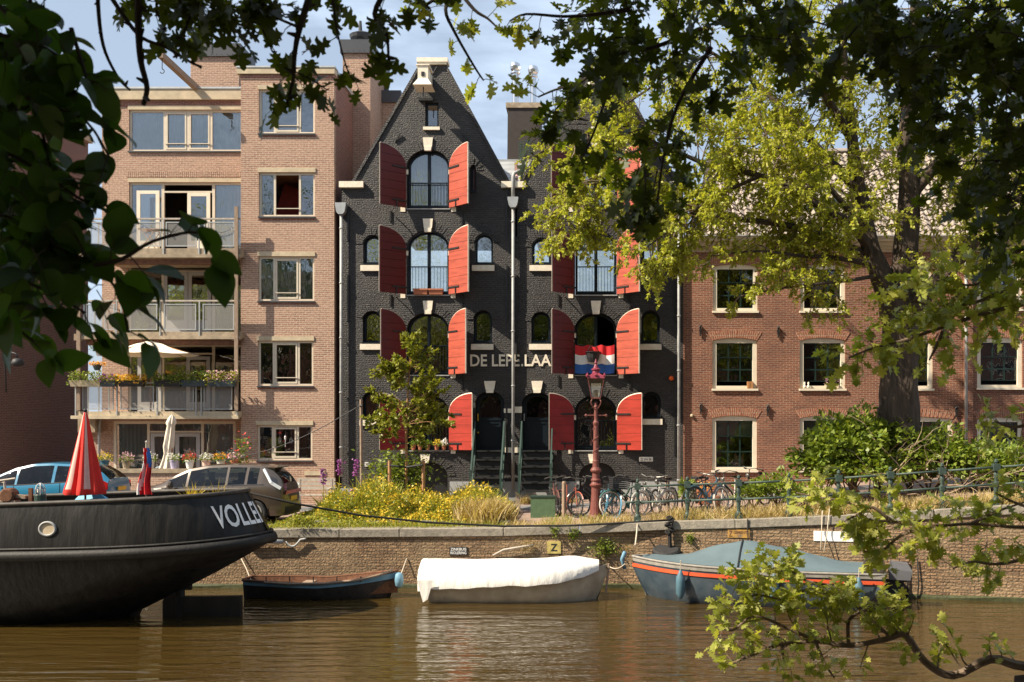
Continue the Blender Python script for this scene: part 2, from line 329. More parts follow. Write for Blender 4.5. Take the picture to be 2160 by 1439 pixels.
def rawmesh(name, v, N, k, mat, parent):
    if parent is not None: o, rz = origin(parent); v = v-np.array(o)
    me = bpy.data.meshes.new(name); me.vertices.add(N*k); me.vertices.foreach_set('co', v.astype(np.float32).ravel())
    me.loops.add(N*k); me.loops.foreach_set('vertex_index', np.arange(N*k, dtype=np.int32))
    me.polygons.add(N); me.polygons.foreach_set('loop_start', np.arange(0, N*k, k, dtype=np.int32)); me.polygons.foreach_set('loop_total', np.full(N, k, dtype=np.int32))
    me.materials.append(M[mat]); me.update(calc_edges=True); me.validate()
    ob = bpy.data.objects.new(name, me); C.objects.link(ob)
    if parent is not None: ob.parent = parent
    return ob
def rdir(N, z=0.0, zs=.6):
    d = rng.normal(0, 1, (N,3)); d[:,2] = d[:,2]*zs+z; return d
def tuft(center, r, h, n, mat, parent, name='foliage', size=.05, tmpl=None):
    c = np.array(center); u = rng.random(n)**.5*r; a = rng.random(n)*6.283
    p = np.stack([u*np.cos(a), u*np.sin(a), h*rng.random(n)*(1-.5*(u/r)**2)], 1)+c
    d = rdir(n, .5); return leaves(name, T_Q if tmpl is None else tmpl, p, d, size*rng.uniform(.6,1.3,n), mat, parent)
def text_mesh(s, height=1.0, width=None, spacing=1.0):
    cu = bpy.data.curves.new('t', 'FONT'); cu.body = s; cu.size = 1; cu.extrude = .0; cu.offset = .018; cu.space_character = spacing; cu.resolution_u = 3
    ob = bpy.data.objects.new('t', cu); C.objects.link(ob); dg = bpy.context.evaluated_depsgraph_get(); dg.update()
    me = bpy.data.meshes.new_from_object(ob.evaluated_get(dg)); v = np.array([tuple(x.co)[:2] for x in me.vertices]); f = [tuple(p.vertices) for p in me.polygons]
    bpy.data.objects.remove(ob); bpy.data.curves.remove(cu); bpy.data.meshes.remove(me)
    v -= v.min(0); k = height/v[:,1].max(); v[:,1] *= k; v[:,0] *= (width/v[:,0].max()) if width else k
    return v, f
def text_on(mb, s, x0, x1, z0, z1, y, m=0, fn=None):
    v, f = text_mesh(s, z1-z0, x1-x0); fn = fn or (lambda a, b: (x0+a, y, z0+b))
    mb.add([fn(a, b) for a, b in v], f, m); return mb
# ================================================================= GROUND, WATER, QUAY
def sheet(name, mat, xs, ylo, yhi, dz):
    mb = MB(); 
    for i, x in enumerate(xs):
        a = ylo(x) if callable(ylo) else ylo
        mb.v += [(x, a, gz(x)+dz), (x, yhi, gz(x)+dz)]
    for i in range(len(xs)-1): mb.f.append((2*i, 2*i+2, 2*i+3, 2*i+1)); mb.m.append(0)
    return struct(mb.build(name, mat))
xs = [-60,-40,-25,-20,-16,-13,-10,-7.4,-6,-4,-2.7,-1.4,-.5,.26,.95,1.6,2.2,3.4,4.6,5.6,6.7,8,9.4,11,12.5,14,18,24,40,60]
sheet('ground', 'pave', xs, lambda x: yq(x)+.4, 80, 0)
sheet('road', 'road', xs, 29.6, 31.2, .006)
mb = MB(); mb.v = [(-160,-40,WZ),(160,-40,WZ),(160,24.6,WZ),(-160,24.6,WZ)]; mb.f = [(0,1,2,3)]; mb.m = [0]
wm, t, b = newmat('canal_water'); n = t.nodes; l = t.links.new
b.inputs['Roughness'].default_value = .02; b.inputs['IOR'].default_value = 1.6; b.inputs['Specular IOR Level'].default_value = .8
g = n.new('ShaderNodeNewGeometry'); m1 = n.new('ShaderNodeMapping'); m1.inputs['Scale'].default_value = (.20, 1.0, 1); m1.inputs['Rotation'].default_value = (0,0,R(-7)); l(g.outputs['Position'], m1.inputs['Vector'])
a1 = n.new('ShaderNodeTexNoise'); a1.inputs['Scale'].default_value = 4.0; a1.inputs['Detail'].default_value = 3; a1.inputs['Roughness'].default_value = .45; a1.inputs['Distortion'].default_value = .6; l(m1.outputs[0], a1.inputs['Vector'])
a2 = n.new('ShaderNodeTexNoise'); a2.inputs['Scale'].default_value = 11; a2.inputs['Detail'].default_value = 2; a2.inputs['Distortion'].default_value = .4; l(m1.outputs[0], a2.inputs['Vector'])
wv = n.new('ShaderNodeTexWave'); wv.wave_type = 'BANDS'; wv.bands_direction = 'Y'; wv.inputs['Scale'].default_value = .62; wv.inputs['Distortion'].default_value = 9; wv.inputs['Detail'].default_value = 2.5; wv.inputs['Detail Scale'].default_value = .9; l(m1.outputs[0], wv.inputs['Vector'])
aw = n.new('ShaderNodeMath'); aw.operation = 'MULTIPLY_ADD'; aw.inputs[1].default_value = .20; l(wv.outputs['Fac'], aw.inputs[0]); l(a1.outputs['Fac'], aw.inputs[2])
ad = n.new('ShaderNodeMath'); ad.operation = 'MULTIPLY_ADD'; ad.inputs[1].default_value = .25; l(a2.outputs['Fac'], ad.inputs[0]); l(aw.outputs[0], ad.inputs[2])
bp = n.new('ShaderNodeBump'); bp.inputs['Strength'].default_value = 1; bp.inputs['Distance'].default_value = .045; l(ad.outputs[0], bp.inputs['Height']); l(bp.outputs[0], b.inputs['Normal'])
a3 = n.new('ShaderNodeTexNoise'); a3.inputs['Scale'].default_value = .35; l(g.outputs['Position'], a3.inputs['Vector'])
mx = n.new('ShaderNodeMix'); mx.data_type = 'RGBA'; mx.inputs['A'].default_value = (.042,.024,.007,1); mx.inputs['B'].default_value = (.056,.036,.008,1); l(a3.outputs['Fac'], mx.inputs['Factor']); l(mx.outputs['Result'], b.inputs['Base Color'])
M['water'] = wm
struct(mb.build('water', 'water'))
mb = MB(); mb.box(-160,160,-60,-.6,-2.5,-.05); struct(mb.build('near_bank', 'pave'))
# quay wall
qw = thing('quay_wall', 'brown brick canal quay wall topped with long grey granite coping blocks', 'wall', (0, 24.2, WZ))
mb = MB(); qx = [x for x in np.arange(-30, 24, .5)]
prof = []
for x in qx: prof.append((x, yq(x), gz(x)-.2))
for i, (x, y, z) in enumerate(prof): mb.v += [(x, y, -2.4), (x, y, z), (x, y+.6, z)]
for i in range(len(prof)-1):
    a = 3*i; mb.f += [(a, a+3, a+4, a+1), (a+1, a+4, a+5, a+2)]; mb.m += [0, 0]
mb.build('brickwork', 'quay', qw)
x = -27.0; k = 0
while x < 22:
    ln = [1.9, 2.3, 1.5, 2.6][k % 4]; x1 = x+ln-.015; k += 1; mb = MB(); j = rng.uniform(-.008, .008)
    for xa in (x, x1):
        mb.v += [(xa, yq(xa)-.05+j, gz(xa)-.2), (xa, yq(xa)-.05+j, gz(xa)+.012+j), (xa, yq(xa)+.45, gz(xa)+.012+j), (xa, yq(xa)+.45, gz(xa)-.2)]
    mb.f = [(0,4,5,1),(1,5,6,2),(2,6,7,3),(0,1,2,3),(7,6,5,4),(0,3,7,4)]; mb.m = [0]*6
    ob = mb.build('coping_stone', 'stone', qw); x += ln
    bv = ob.modifiers.new('b', 'BEVEL'); bv.width = .015; bv.segments = 2
# moss line at the water
mb = MB()
for i, x in enumerate(qx): mb.v += [(x, yq(x)-.03, WZ-.1), (x, yq(x)-.035-.02*math.sin(x*3), WZ+.07+.025*math.sin(x*2.1)), (x, yq(x)+.01, WZ+.12)]
for i in range(len(qx)-1): a = 3*i; mb.f += [(a,a+3,a+4,a+1),(a+1,a+4,a+5,a+2)]; mb.m += [0,0]
M['moss'] = mk('wet_moss', (.05,.055,.02), .7, .4, 12, .01)
mb.build('moss_line', 'moss', qw)
# flower bed kerb
kb = MB(); 
for i, (a, bb) in enumerate([(640,655),(662,760),(765,870),(874,960),(963,1075)]): kb.box(PX(a,25.1), PX(bb,25.1), 25.02+.03*(i%2), 25.2, -.02, .14)
solo(kb, 'bed_kerb', 'kerb', 'low grey stone kerb along the canal side of the yellow flower bed', 'kerb')
mb = MB(); mb.box(-7.9,-1.9,25.2,28.6,-.02,.06); M['soil'] = mk('soil', (.12,.08,.05), .95, .3, 6, .02); struct(mb.build('bed_soil', 'soil'))

# ================================================================= generic window makers
def rect(x0, x1, z0, z1): return [(x0,z0),(x1,z0),(x1,z1),(x0,z1)]
def arch(x0, x1, z0, zs, zt, n=14, e=1.0):
    c = (x0+x1)/2; r = (x1-x0)/2
    return [(x0,z0),(x1,z0)]+[(c+r*math.cos(math.pi*i/n), zs+(zt-zs)*math.sin(math.pi*i/n)) for i in range(n+1)]
def segarch(x0, x1, z0, z1, rise, n=6):
    return [(x0,z0),(x1,z0)]+[(x1+(x0-x1)*i/n, z1-rise+rise*4*(i/n)*(1-i/n)) for i in range(n+1)]
def rowlock(mb, x0, x1, zs, zt, depth, y0, y1, n=22, m=0, rise=None, gap=.16):
    """ring of wedge bricks round an arch"""
    c = (x0+x1)/2; r = (x1-x0)/2; h = zt-zs
    for i in range(n):
        a0 = math.pi*(i+gap/2)/n; a1 = math.pi*(i+1-gap/2)/n; q = []
        for a, e in ((a0,.01),(a1,.01),(a1,depth),(a0,depth)): q.append((c+(r+e)*math.cos(a), zs+(h+e)*math.sin(a)))
        j = rng.uniform(-.012,.012)
        mb.add([(p[0], y0+j, p[1]) for p in q]+[(p[0], y1, p[1]) for p in q], [(0,1,2,3),(0,4,5,1),(1,5,6,2),(2,6,7,3),(3,7,4,0)], m)
def curtain(x0, x1, z0, z1, y, mat, parent, amp=.03, per=.13, name='curtain'):
    mb = MB(); n = max(8, int((x1-x0)/per*6)); s = random.random()*6
    for i in range(n+1):
        x = x0+(x1-x0)*i/n; yy = y+amp*math.sin(2*math.pi*(x-x0)/per+s+math.sin(x*3))
        mb.v += [(x, yy, z0), (x, yy*.5+y*.5, z1)]
    for i in range(n): mb.f.append((2*i,2*i+2,2*i+3,2*i+1)); mb.m.append(0)
    return mb.build(name, mat, parent, smooth=True)
def casement(parent, px0, px1, py0, py1, Y, muls, fm='frame', fw=.07, sash=None, inset=.06, trans=None, curt=None, curtsel=None, lintel=True, sill=True, mw=.07, openl=None, glass='glass', D=.07, label=None, rail=None):
    x0, x1, z0, z1 = PX(px0,Y), PX(px1,Y), PZ(py1,Y), PZ(py0,Y)
    y = Y+inset; xsx = [x0+fw]+[v for q in muls for v in (PX(q,Y)-mw/2, PX(q,Y)+mw/2)]+[x1-fw]
    holes = []; 
    for i in range(0, len(xsx), 2):
        a, b_ = xsx[i], xsx[i+1]
        if trans and i//2 in trans: zt = PZ(trans[i//2], Y); holes += [rect(a,b_,z0+fw,zt-.03), rect(a,b_,zt+.03,z1-fw)]
        else: holes.append(rect(a,b_,z0+fw,z1-fw))
    mb = MB().plate(rect(x0,x1,z0,z1), holes, y, y+D)
    if sash:
        for i in sash:
            a, b_ = xsx[2*i]+.008, xsx[2*i+1]-.008; zz1 = (PZ(trans[i],Y)-.035 if trans and i in trans else z1-fw-.008)
            mb.plate(rect(a,b_,z0+fw+.008,zz1), [rect(a+.055,b_-.055,z0+fw+.07,zz1-.06)], y-.012, y+.05)
    if rail:
        for i in rail: mb.bar((xsx[2*i]-.02, y-.03, z0+.28), (xsx[2*i+1]+.02, y-.03, z0+.28), .025)
    wd = mb.build('window', fm, parent)
    if label: wd['label'] = label
    g = MB()
    for i in range(0, len(xsx), 2):
        if openl and i//2 in openl: continue
        g.box(xsx[i]-.01, xsx[i+1]+.01, y+.035, y+.041, z0+fw-.01, z1-fw+.01)
    g.build('pane', glass, wd)
    if curt:
        for i in (curtsel if curtsel is not None else range(len(xsx)//2)):
            curtain(xsx[2*i]-.02, xsx[2*i+1]+.02, z0+fw, z1-fw, y+.22, curt, wd)
    if lintel: MB().box(x0-.03, x1+.03, Y-.03, Y+.12, z1+.005, z1+.15).build('lintel', 'conc', wd)
    if sill: MB().box(x0-.02, x1+.02, Y-.06, Y+.10, z0-.05, z0-.004).build('sill', 'dkmetal', wd)
    return wd, (x0, x1, z0, z1)
# ================================================================= LEFT APARTMENTS
DA, DR = 32.9, 35.0
ap = thing('apartment_building', 'five storey pinkish brick apartment block with stacked balconies, left of the black warehouses', 'building', (-10, DA, 0))
bayw = [(546,664,189,282),(546,664,364,457),(545,663,541,635),(544,661,719,814),(542,659,897,971)]
xb0, xb1, zt = PX(508,DA), PX(705,DA), PZ(158,DA)
mb = MB().plate(rect(xb0,xb1,-.2,zt), [rect(PX(a,DA),PX(b,DA),PZ(d,DA),PZ(c,DA)) for a,b,c,d in bayw], DA, DA+.25, back=False)
mb.add([(xb0,DA,-.2),(xb0,DR,-.2),(xb0,DR,zt),(xb0,DA,zt)], [(0,3,2,1)])
mb.build('bay_wall', 'apt', ap)
# sloping side wall (party wall seen above the warehouse)
mb = MB(); zb = PZ(146,DA); ys = [DA+.25, 38.2, 47]; zz = [zb, zb, zb]
mb.add([(xb1-.002,DA+.001,-.2),(xb1-.002,47,-.2),(xb1-.002,47,zb-.1),(xb1-.002,DA+.001,zb-.1)], [(0,1,2,3)])
mb.build('party_wall', 'side', ap)
MB().box(xb1-.12,xb1+.05,DA+.26,38.4,zb-.1,zb+.05).build('party_coping', 'zinc', ap)
for i, (a,b,c,d) in enumerate(bayw):
    m0 = a+(b-a)*.275; m1 = a+(b-a)*.725
    wd, q = casement(ap, a,b,c,d, DA, [m0,m1], sash=[1] if i not in (1,) else None, curt='curtg' if i in (2,) else ('curt' if i == 0 else None), curtsel=[1,2,0] if i == 2 else [0], openl=[1] if i == 1 else None, rail=[1])
    if i == 1:   # open window shows a warm ceiling and red wall inside
        r = MB(); r.add([(q[0],DA+.3,q[3]+.02),(q[1],DA+.3,q[3]+.02),(q[1],DA+2.6,q[3]+.02),(q[0],DA+2.6,q[3]-.1)], [(0,1,2,3)]); r.build('room_ceiling', 'roomw', wd)
        r = MB(); r.add([(q[0],DA+1.2,q[2]-.2),(q[1],DA+1.6,q[2]-.2),(q[1],DA+1.6,q[3]-.65),(q[0]+.5,DA+1.2,q[3]-.05)], [(0,1,2,3)]); r.build('room_wall', 'roomr', wd)
    brk = MB()
    for xx in np.arange(q[0]-.02, q[1]-.1, .22): brk.box(xx, xx+.205, DA-.012, DA+.05, q[2]-.115, q[2]-.055)
    brk.build('sill_course', 'side', wd)
# small basement window
casement(ap, 644, 685, 1003, 1022, DA, [], fw=.05, sill=False, fm='frameg')
# coping bands
MB().box(xb0-.12,xb1+.03,DA-.08,DA+.3,PZ(157,DA),PZ(145,DA)).build('coping', 'conc', ap)
MB().box(xb0-.14,xb1+.05,DA-.10,DA+.3,PZ(144.5,DA),PZ(141,DA)).build('coping_flashing', 'steel', ap)
MB().box(xb0-.02,xb1+.012,DA-.02,DA+.1,PZ(167,DA),PZ(158.2,DA)).build('dark_course', 'side', ap)
# recessed part
xr0, xr1 = PX(215,DR), xb0; ztr = PZ(200,DR)
rw = [(272,520,232,319),(272,520,385,545),(270,520,555,716),(270,520,727,882)]
mb = MB().plate(rect(xr0,xr1,-.2,ztr), [rect(PX(a,DR),xr1-.001,PZ(d,DR),PZ(c,DR)) for a,b,c,d in rw], DR, DR+.25, back=False)
mb.add([(xr0,DR,-.2),(xr0,DR+9,-.2),(xr0,DR+9,ztr),(xr0,DR,ztr)], [(0,3,2,1)])
mb.add([(xr0,DR+9,-.2),(xb1,DR+9,-.2),(xb1,DR+9,ztr+.5),(xr0,DR+9,ztr)], [(0,3,2,1)])
mb.build('recessed_wall', 'apt', ap)
MB().add([(xr0,DR,ztr-.02),(xb1,DR,ztr-.02),(xb1,DR+9,ztr-.02),(xr0,DR+9,ztr-.02)], [(0,1,2,3)]).add([(xb0,DA+.2,zb-.15),(xb1,DA+.2,zb-.15),(xb1,DR+9,zb-.15),(xb0,DR+9,zb-.15)], [(0,1,2,3)]).build('flat_roof', 'bitumen', ap)
MB().box(xr0-.25,xr1,DR-.12,DR+.25,PZ(212,DR),PZ(208,DR)).box(xr0-.06,xr1,DR-.10,DR+.25,PZ(207.9,DR),PZ(190,DR)).build('coping', 'conc', ap)
MB().box(xr0-.02,xr1,DR-.13,DR+.25,PZ(189.5,DR),PZ(185.5,DR)).build('coping_flashing', 'steel', ap)
MB().box(xr0-.01,xr1,DR-.015,DR+.1,PZ(225,DR),PZ(212.2,DR)).build('dark_course', 'side', ap)
brk = MB()
for q in np.arange(xr0+.9, xr1-.08, .075): brk.box(q, q+.06, DR-.02, DR+.1, PZ(374.5,DR), PZ(362,DR))
brk.build('soldier_course', 'apt', ap)
casement(ap, 272,512,232,319, DR, [346,395,444], mw=.09, sash=[1,2], curt='curtg', sill=True, rail=[1,2])
casement(ap, 272,512,385,540, DR, [342,449], trans={1:404}, mw=.10, sill=False, curt='curt', curtsel=[2], openl=[1], rail=None)
casement(ap, 270,512,555,708, DR, [342,449], trans={1:572}, mw=.10, sill=False, curt='curtg', curtsel=[2])
casement(ap, 270,512,727,880, DR, [342,449], trans={1:746}, mw=.10, sill=False)
# doors behind the balconies
def gdoor(a,b,c,d,Y,m='frameg',rz=0,pan=.55, gl='glass'):
    x0,x1,z0,z1 = PX(a,Y),PX(b,Y),PZ(d,Y),PZ(c,Y)
    mb = MB().plate(rect(x0,x1,z0,z1), [rect(x0+.13,x1-.13,z0+pan,z1-.12)], Y-.0, Y+.05)
    mb.box(x0+.14,x1-.14,Y+.012,Y+.04,z0+.1,z0+pan-.03); mb.tube([(x1-.07,Y-.05,z0+1.0),(x1-.07,Y,z0+1.0)], .012)
    dr = mb.build('balcony_door', m, ap); MB().box(x0+.12,x1-.12,Y+.02,Y+.026,z0+pan-.01,z1-.11).build('pane', gl, dr); return dr
gdoor(395,443,407,540,DR+.03,'framew'); gdoor(345,396,574,708,DR+.03,'frameg'); gdoor(397,445,574,708,DR+.03,'frameg'); gdoor(393,443,752,880,DR+.03,'frameg'); gdoor(290,340,752,880,DR+.03,'frameg')
# opened door leaf, top balcony
d = gdoor(288,336,402,540,DR-.45,'framew')
# ground floor window front
DG = 33.6
ww, q = casement(ap, 240,497,889,1030, DG, [313,427], trans={1:911}, mw=.09, fw=.09, sill=False, lintel=False, curt='curtg', inset=.0)
for a, b in ((318,367),(370,422)):
    x0,x1,z0,z1 = PX(a,DG),PX(b,DG),PZ(1030,DG),PZ(914,DG)
    MB().plate(rect(x0,x1,z0,z1),[rect(x0+.13,x1-.13,z0+.4,z1-.12)],DG-.02,DG+.03).build('terrace_door','frameg',ap)
mb = MB().plate(rect(xr0,PX(508,DG),-.2,PZ(884,DG)), [rect(PX(240,DG),PX(497,DG),.3,PZ(889,DG))], DG, DG+.2, back=False); mb.build('ground_wall', 'apt', ap)
MB().box(PX(180,DG),PX(216,DG),DG-.5,DG,PZ(912,DG),PZ(880,DG)).build('corner_bracket', 'conc2', ap)
mb = MB().tube([P(212,884,33.3),P(209,895,33.3),P(209,1025,33.3)], .05, 8); mb.build('drainpipe', 'pipe', ap, smooth=True)
# room backs
MB().add([(xr0,DR+2.8,0),(xb1,DR+2.8,0),(xb1,DR+2.8,zb-.3),(xr0,DR+2.8,zb-.3)], [(0,3,2,1)]).build('inner_wall', 'room', ap)
mb = MB()
for py in (533,711,889): mb.box(xb0+.1, xb1-.1, DA+.4, DR+2.7, PZ(py,DR)-.25, PZ(py,DR)-.1).box(xr0+.1, xb0+.05, DR+.35, DR+2.7, PZ(py,DR)-.25, PZ(py,DR)-.1)
mb.box(xr0+.1, xb1-.1, DR+.3, DR+2.7, PZ(352,DR)-.1, PZ(352,DR)+.1); mb.build('inner_floors', 'room', ap)
# balconies
DB = 32.55
def meshpanel():
    m = bpy.data.materials.new('wire_mesh'); m.use_nodes = True; t = m.node_tree; n = t.nodes; b = n['Principled BSDF']; b.inputs['Base Color'].default_value = (.30,.29,.27,1); b.inputs['Roughness'].default_value = .6
    tr = n.new('ShaderNodeBsdfTransparent'); mx = n.new('ShaderNodeMixShader'); g = n.new('ShaderNodeTexCoord'); ck = n.new('ShaderNodeTexBrick'); ck.offset = .5
    sp = n.new('ShaderNodeSeparateXYZ'); cb = n.new('ShaderNodeCombineXYZ'); t.links.new(g.outputs['Object'], sp.inputs[0]); t.links.new(sp.outputs['X'], cb.inputs['X']); t.links.new(sp.outputs['Z'], cb.inputs['Y'])
    ck.inputs['Scale'].default_value = 1; ck.inputs['Brick Width'].default_value = .028; ck.inputs['Row Height'].default_value = .018; ck.inputs['Mortar Size'].default_value = .0035
    t.links.new(cb.outputs[0], ck.inputs['Vector']); t.links.new(ck.outputs['Fac'], mx.inputs[0]); t.links.new(tr.outputs[0], mx.inputs[1]); t.links.new(b.outputs[0], mx.inputs[2]); t.links.new(mx.outputs[0], n['Material Output'].inputs[0]); return m
M['mesh'] = meshpanel()
def balcony(pl, pr, pt, ptop, pbot, slabm, labels, posts, pans, railm='steel', slab_h=None):
    x0, x1 = PX(pl,DB), PX(pr,DB); zt_, zr, zb_ = PZ(ptop,DB), PZ(pt,DB), PZ(pbot,DB)
    bal = MB().box(x0,x1,DB,DR-.01,zb_,zt_).build('balcony', slabm, ap)
    MB().box(x0-.12,x1+.01,DB-.05,DB+.12,zb_-.06,zb_+.05).build('slab_edge', slabm, bal)
    r = MB(); r.box(x0+.05,x1-.02,DB-.03,DB+.05,zr-.02,zr+.03); r.build('handrail', 'greywood' if railm != 'steel' else 'zinc', bal)
    r = MB()
    for p in posts: x = PX(p,DB); r.box(x-.02,x+.02,DB-.03,DB+.02,zb_+.05,zr-.022)
    for yy in np.linspace(DB, DR-.3, 4): r.box(x0+.05,x0+.09,yy,yy+.03,zt_,zr)
    r.box(x0+.05,x0+.09,DB,DR,zr-.021,zr+.02)
    r.build('railing_post', 'steel', bal)
    for a, b in pans:
        a, b = PX(a,DB), PX(b,DB)
        f = MB().plate(rect(a,b,zt_+.06,zr-.1),[rect(a+.03,b-.03,zt_+.09,zr-.13)],DB-.02,DB+.01); fo = f.build('panel_frame', 'steel', bal)
        MB().add([(a+.02,DB-.005,zt_+.08),(b-.02,DB-.005,zt_+.08),(b-.02,DB-.005,zr-.12),(a+.02,DB-.005,zr-.12)],[(0,1,2,3)]).build('mesh_panel','mesh',bal)
    return bal
balcony(180,508,462,524,540,'conc2',None,[186,258,345,420,432,500],[(190,250),(265,340),(350,415),(438,495)],'w')
balcony(172,508,635,700,712,'conc2',None,[178,246,256,338,421,500],[(182,242),(262,332),(346,414),(428,494)],'w')
balcony(158,503,808,868,880,'conc',None,[160,247,332,414,425,500],[(174,240),(254,325),(340,409),(430,490)])
mb = MB()
for px in (168,500):
    x = PX(px,DB); mb.box(x-.06,x+.06,DB-.10,DB-.03,PZ(866,DB),PZ(437 if px > 300 else 600,DB))
    for py in (538,712): mb.box(x-.18,x+.1,DB-.03,DB+.04,PZ(py,DB)-.1,PZ(py,DB)+.12)
mb.build('timber_post', 'wood', ap)
mb = MB(); mb.box(PX(180,DB),PX(500,DB),DB+.06,DB+.3,PZ(727,DB),PZ(716,DB)).box(PX(200,DB),PX(500,DB),DB+.06,DB+.3,PZ(556,DB),PZ(546,DB)); mb.build('edge_beam', 'rusty', ap)
# roof chimneys and hoist
def chimney(px0,px1,side,pyt,pyc,pyb,Y,dep,parent,mat='apt'):
    x0,x1 = PX(px0,Y),PX(px1,Y); o=.08
    c = MB().box(x0,x1,Y,Y+dep,PZ(pyb,Y),PZ(pyc,Y)).build('chimney', mat, parent)
    k = MB().box(x0-o,x1+o,Y-o,Y+dep+o,PZ(pyc,Y),PZ(pyt,Y))
    for xx in np.arange(x0, x1, .2): k.tube([(xx,Y-o-.012,PZ(pyc,Y)+.08),(xx,Y-o,PZ(pyc,Y)+.08)], .015, 5)
    k.build('chimney_cap', 'dkmetal', c); return c
chimney(402,504,0,93,120,195,36.5,1.5,ap); c2 = chimney(723,781,0,85,113,420,35.5,3.0,ap)
k = MB().lathe([(.45,0),(.5,.12),(.35,.2),(.1,.24)], P(765,84,36.5), 14).tube([P(760,84,36.5),P(760,70,36.5),P(760,60,36.5)], [.09,.07,.02], 8).lathe([(.14,0),(.14,.25),(.08,.3),(.05,.7)], P(760,84,36.4), 10)
k.build('roof_vent', 'dkmetal', ap, smooth=False)
c3 = chimney(806,842,0,192,217,420,37.5,1.6,ap)
MB().lathe([(.1,0),(.1,.25),(.16,.27),(.16,.4)], P(815,192,38), 8).build('roof_vent', 'dkmetal', ap)
a = P(413,186,35); b_ = P(338,115,31.9)
hb = MB().bar(a+Vector((0,1.2,0)), b_, .17, .20).build('hoist_beam', 'wood', ap)
mb = MB().tube([b_+Vector((.02,.1,-.1)), b_+Vector((.02,.1,-.45))], .014, 5)
mb.tube([b_+Vector((.02+.07*math.sin(t),.1,-.52+.07*math.cos(t))) for t in np.linspace(0,4.4,9)], .014, 5); mb.build('hoist_hook', 'iron', hb)
# terrace wall in front of the flat
DT = 31.0
tw = thing('terrace_wall', 'low brick terrace wall with grey slab top carrying a row of flower pots', 'wall', (PX(350,DT),DT,0))
MB().box(PX(205,DT),PX(545,DT),DT,DT+.25,-.1,PZ(998,DT)).build('brickwork','apt',tw); MB().box(PX(203,DT),PX(547,DT),DT-.05,DT+.3,PZ(998,DT)+.002,PZ(989,DT)).build('wall_slab','conc2',tw)
# ================================================================= DARK BUILDING FAR LEFT
db = thing('side_building', 'dark red brick building in shade at the far left, its long side wall facing right', 'building', (-19,37,0))
X0, X1 = PX(0,34.5), PX(186,41.0)
mb = MB(); mb.add([(X0-.3,34.3,-.2),(X1,41,-.2),(X1,41,PZ(302,41)),(X0-.3,34.3,PZ(302,41))], [(0,1,2,3)])
mb.add([(X0-.3,34.3,-.2),(X0-20,34.3,-.2),(X0-20,34.3,PZ(302,41)),(X0-.3,34.3,PZ(302,41))],[(0,3,2,1)]).add([(X0-.3,34.3,PZ(302,41)),(X1,41,PZ(302,41)),(X1-20,41,PZ(302,41)),(X0-21,34.3,PZ(302,41))],[(0,1,2,3)])
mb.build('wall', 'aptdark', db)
MB().bar((X0-.3,34.3,PZ(302,41)+.1),(X1+.05,41,PZ(302,41)+.1),.3,.25).build('coping','conc2',db)
for (yy,z0) in ():
    xx = X0-.3+(X1-X0+.3)*(yy-34.3)/6.7+.03; MB().box(xx-.02,xx+.015,yy,yy+.9,z0,z0+1.4).build('window','frame',db)
lw = thing('wall_lamp', 'round black lamp on a curved arm on the dark brick wall at the far left', 'lamp', P(8,760,34.2))
c = P(10,768,34.2)
MB().tube([c+Vector((.0,.1,-1.0)),c+Vector((0,.0,.1)),c+Vector((.25,-.1,.42)),c+Vector((.5,-.15,.35)),c+Vector((.55,-.15,.15))], .03, 8).build('arm','iron',lw,smooth=True)
MB().lathe([(.02,.2),(.16,.16),(.22,.02),(.2,-.05),(.05,-.1)], c+Vector((.55,-.15,0)), 12).build('lamp_shade','blk',lw,smooth=True)
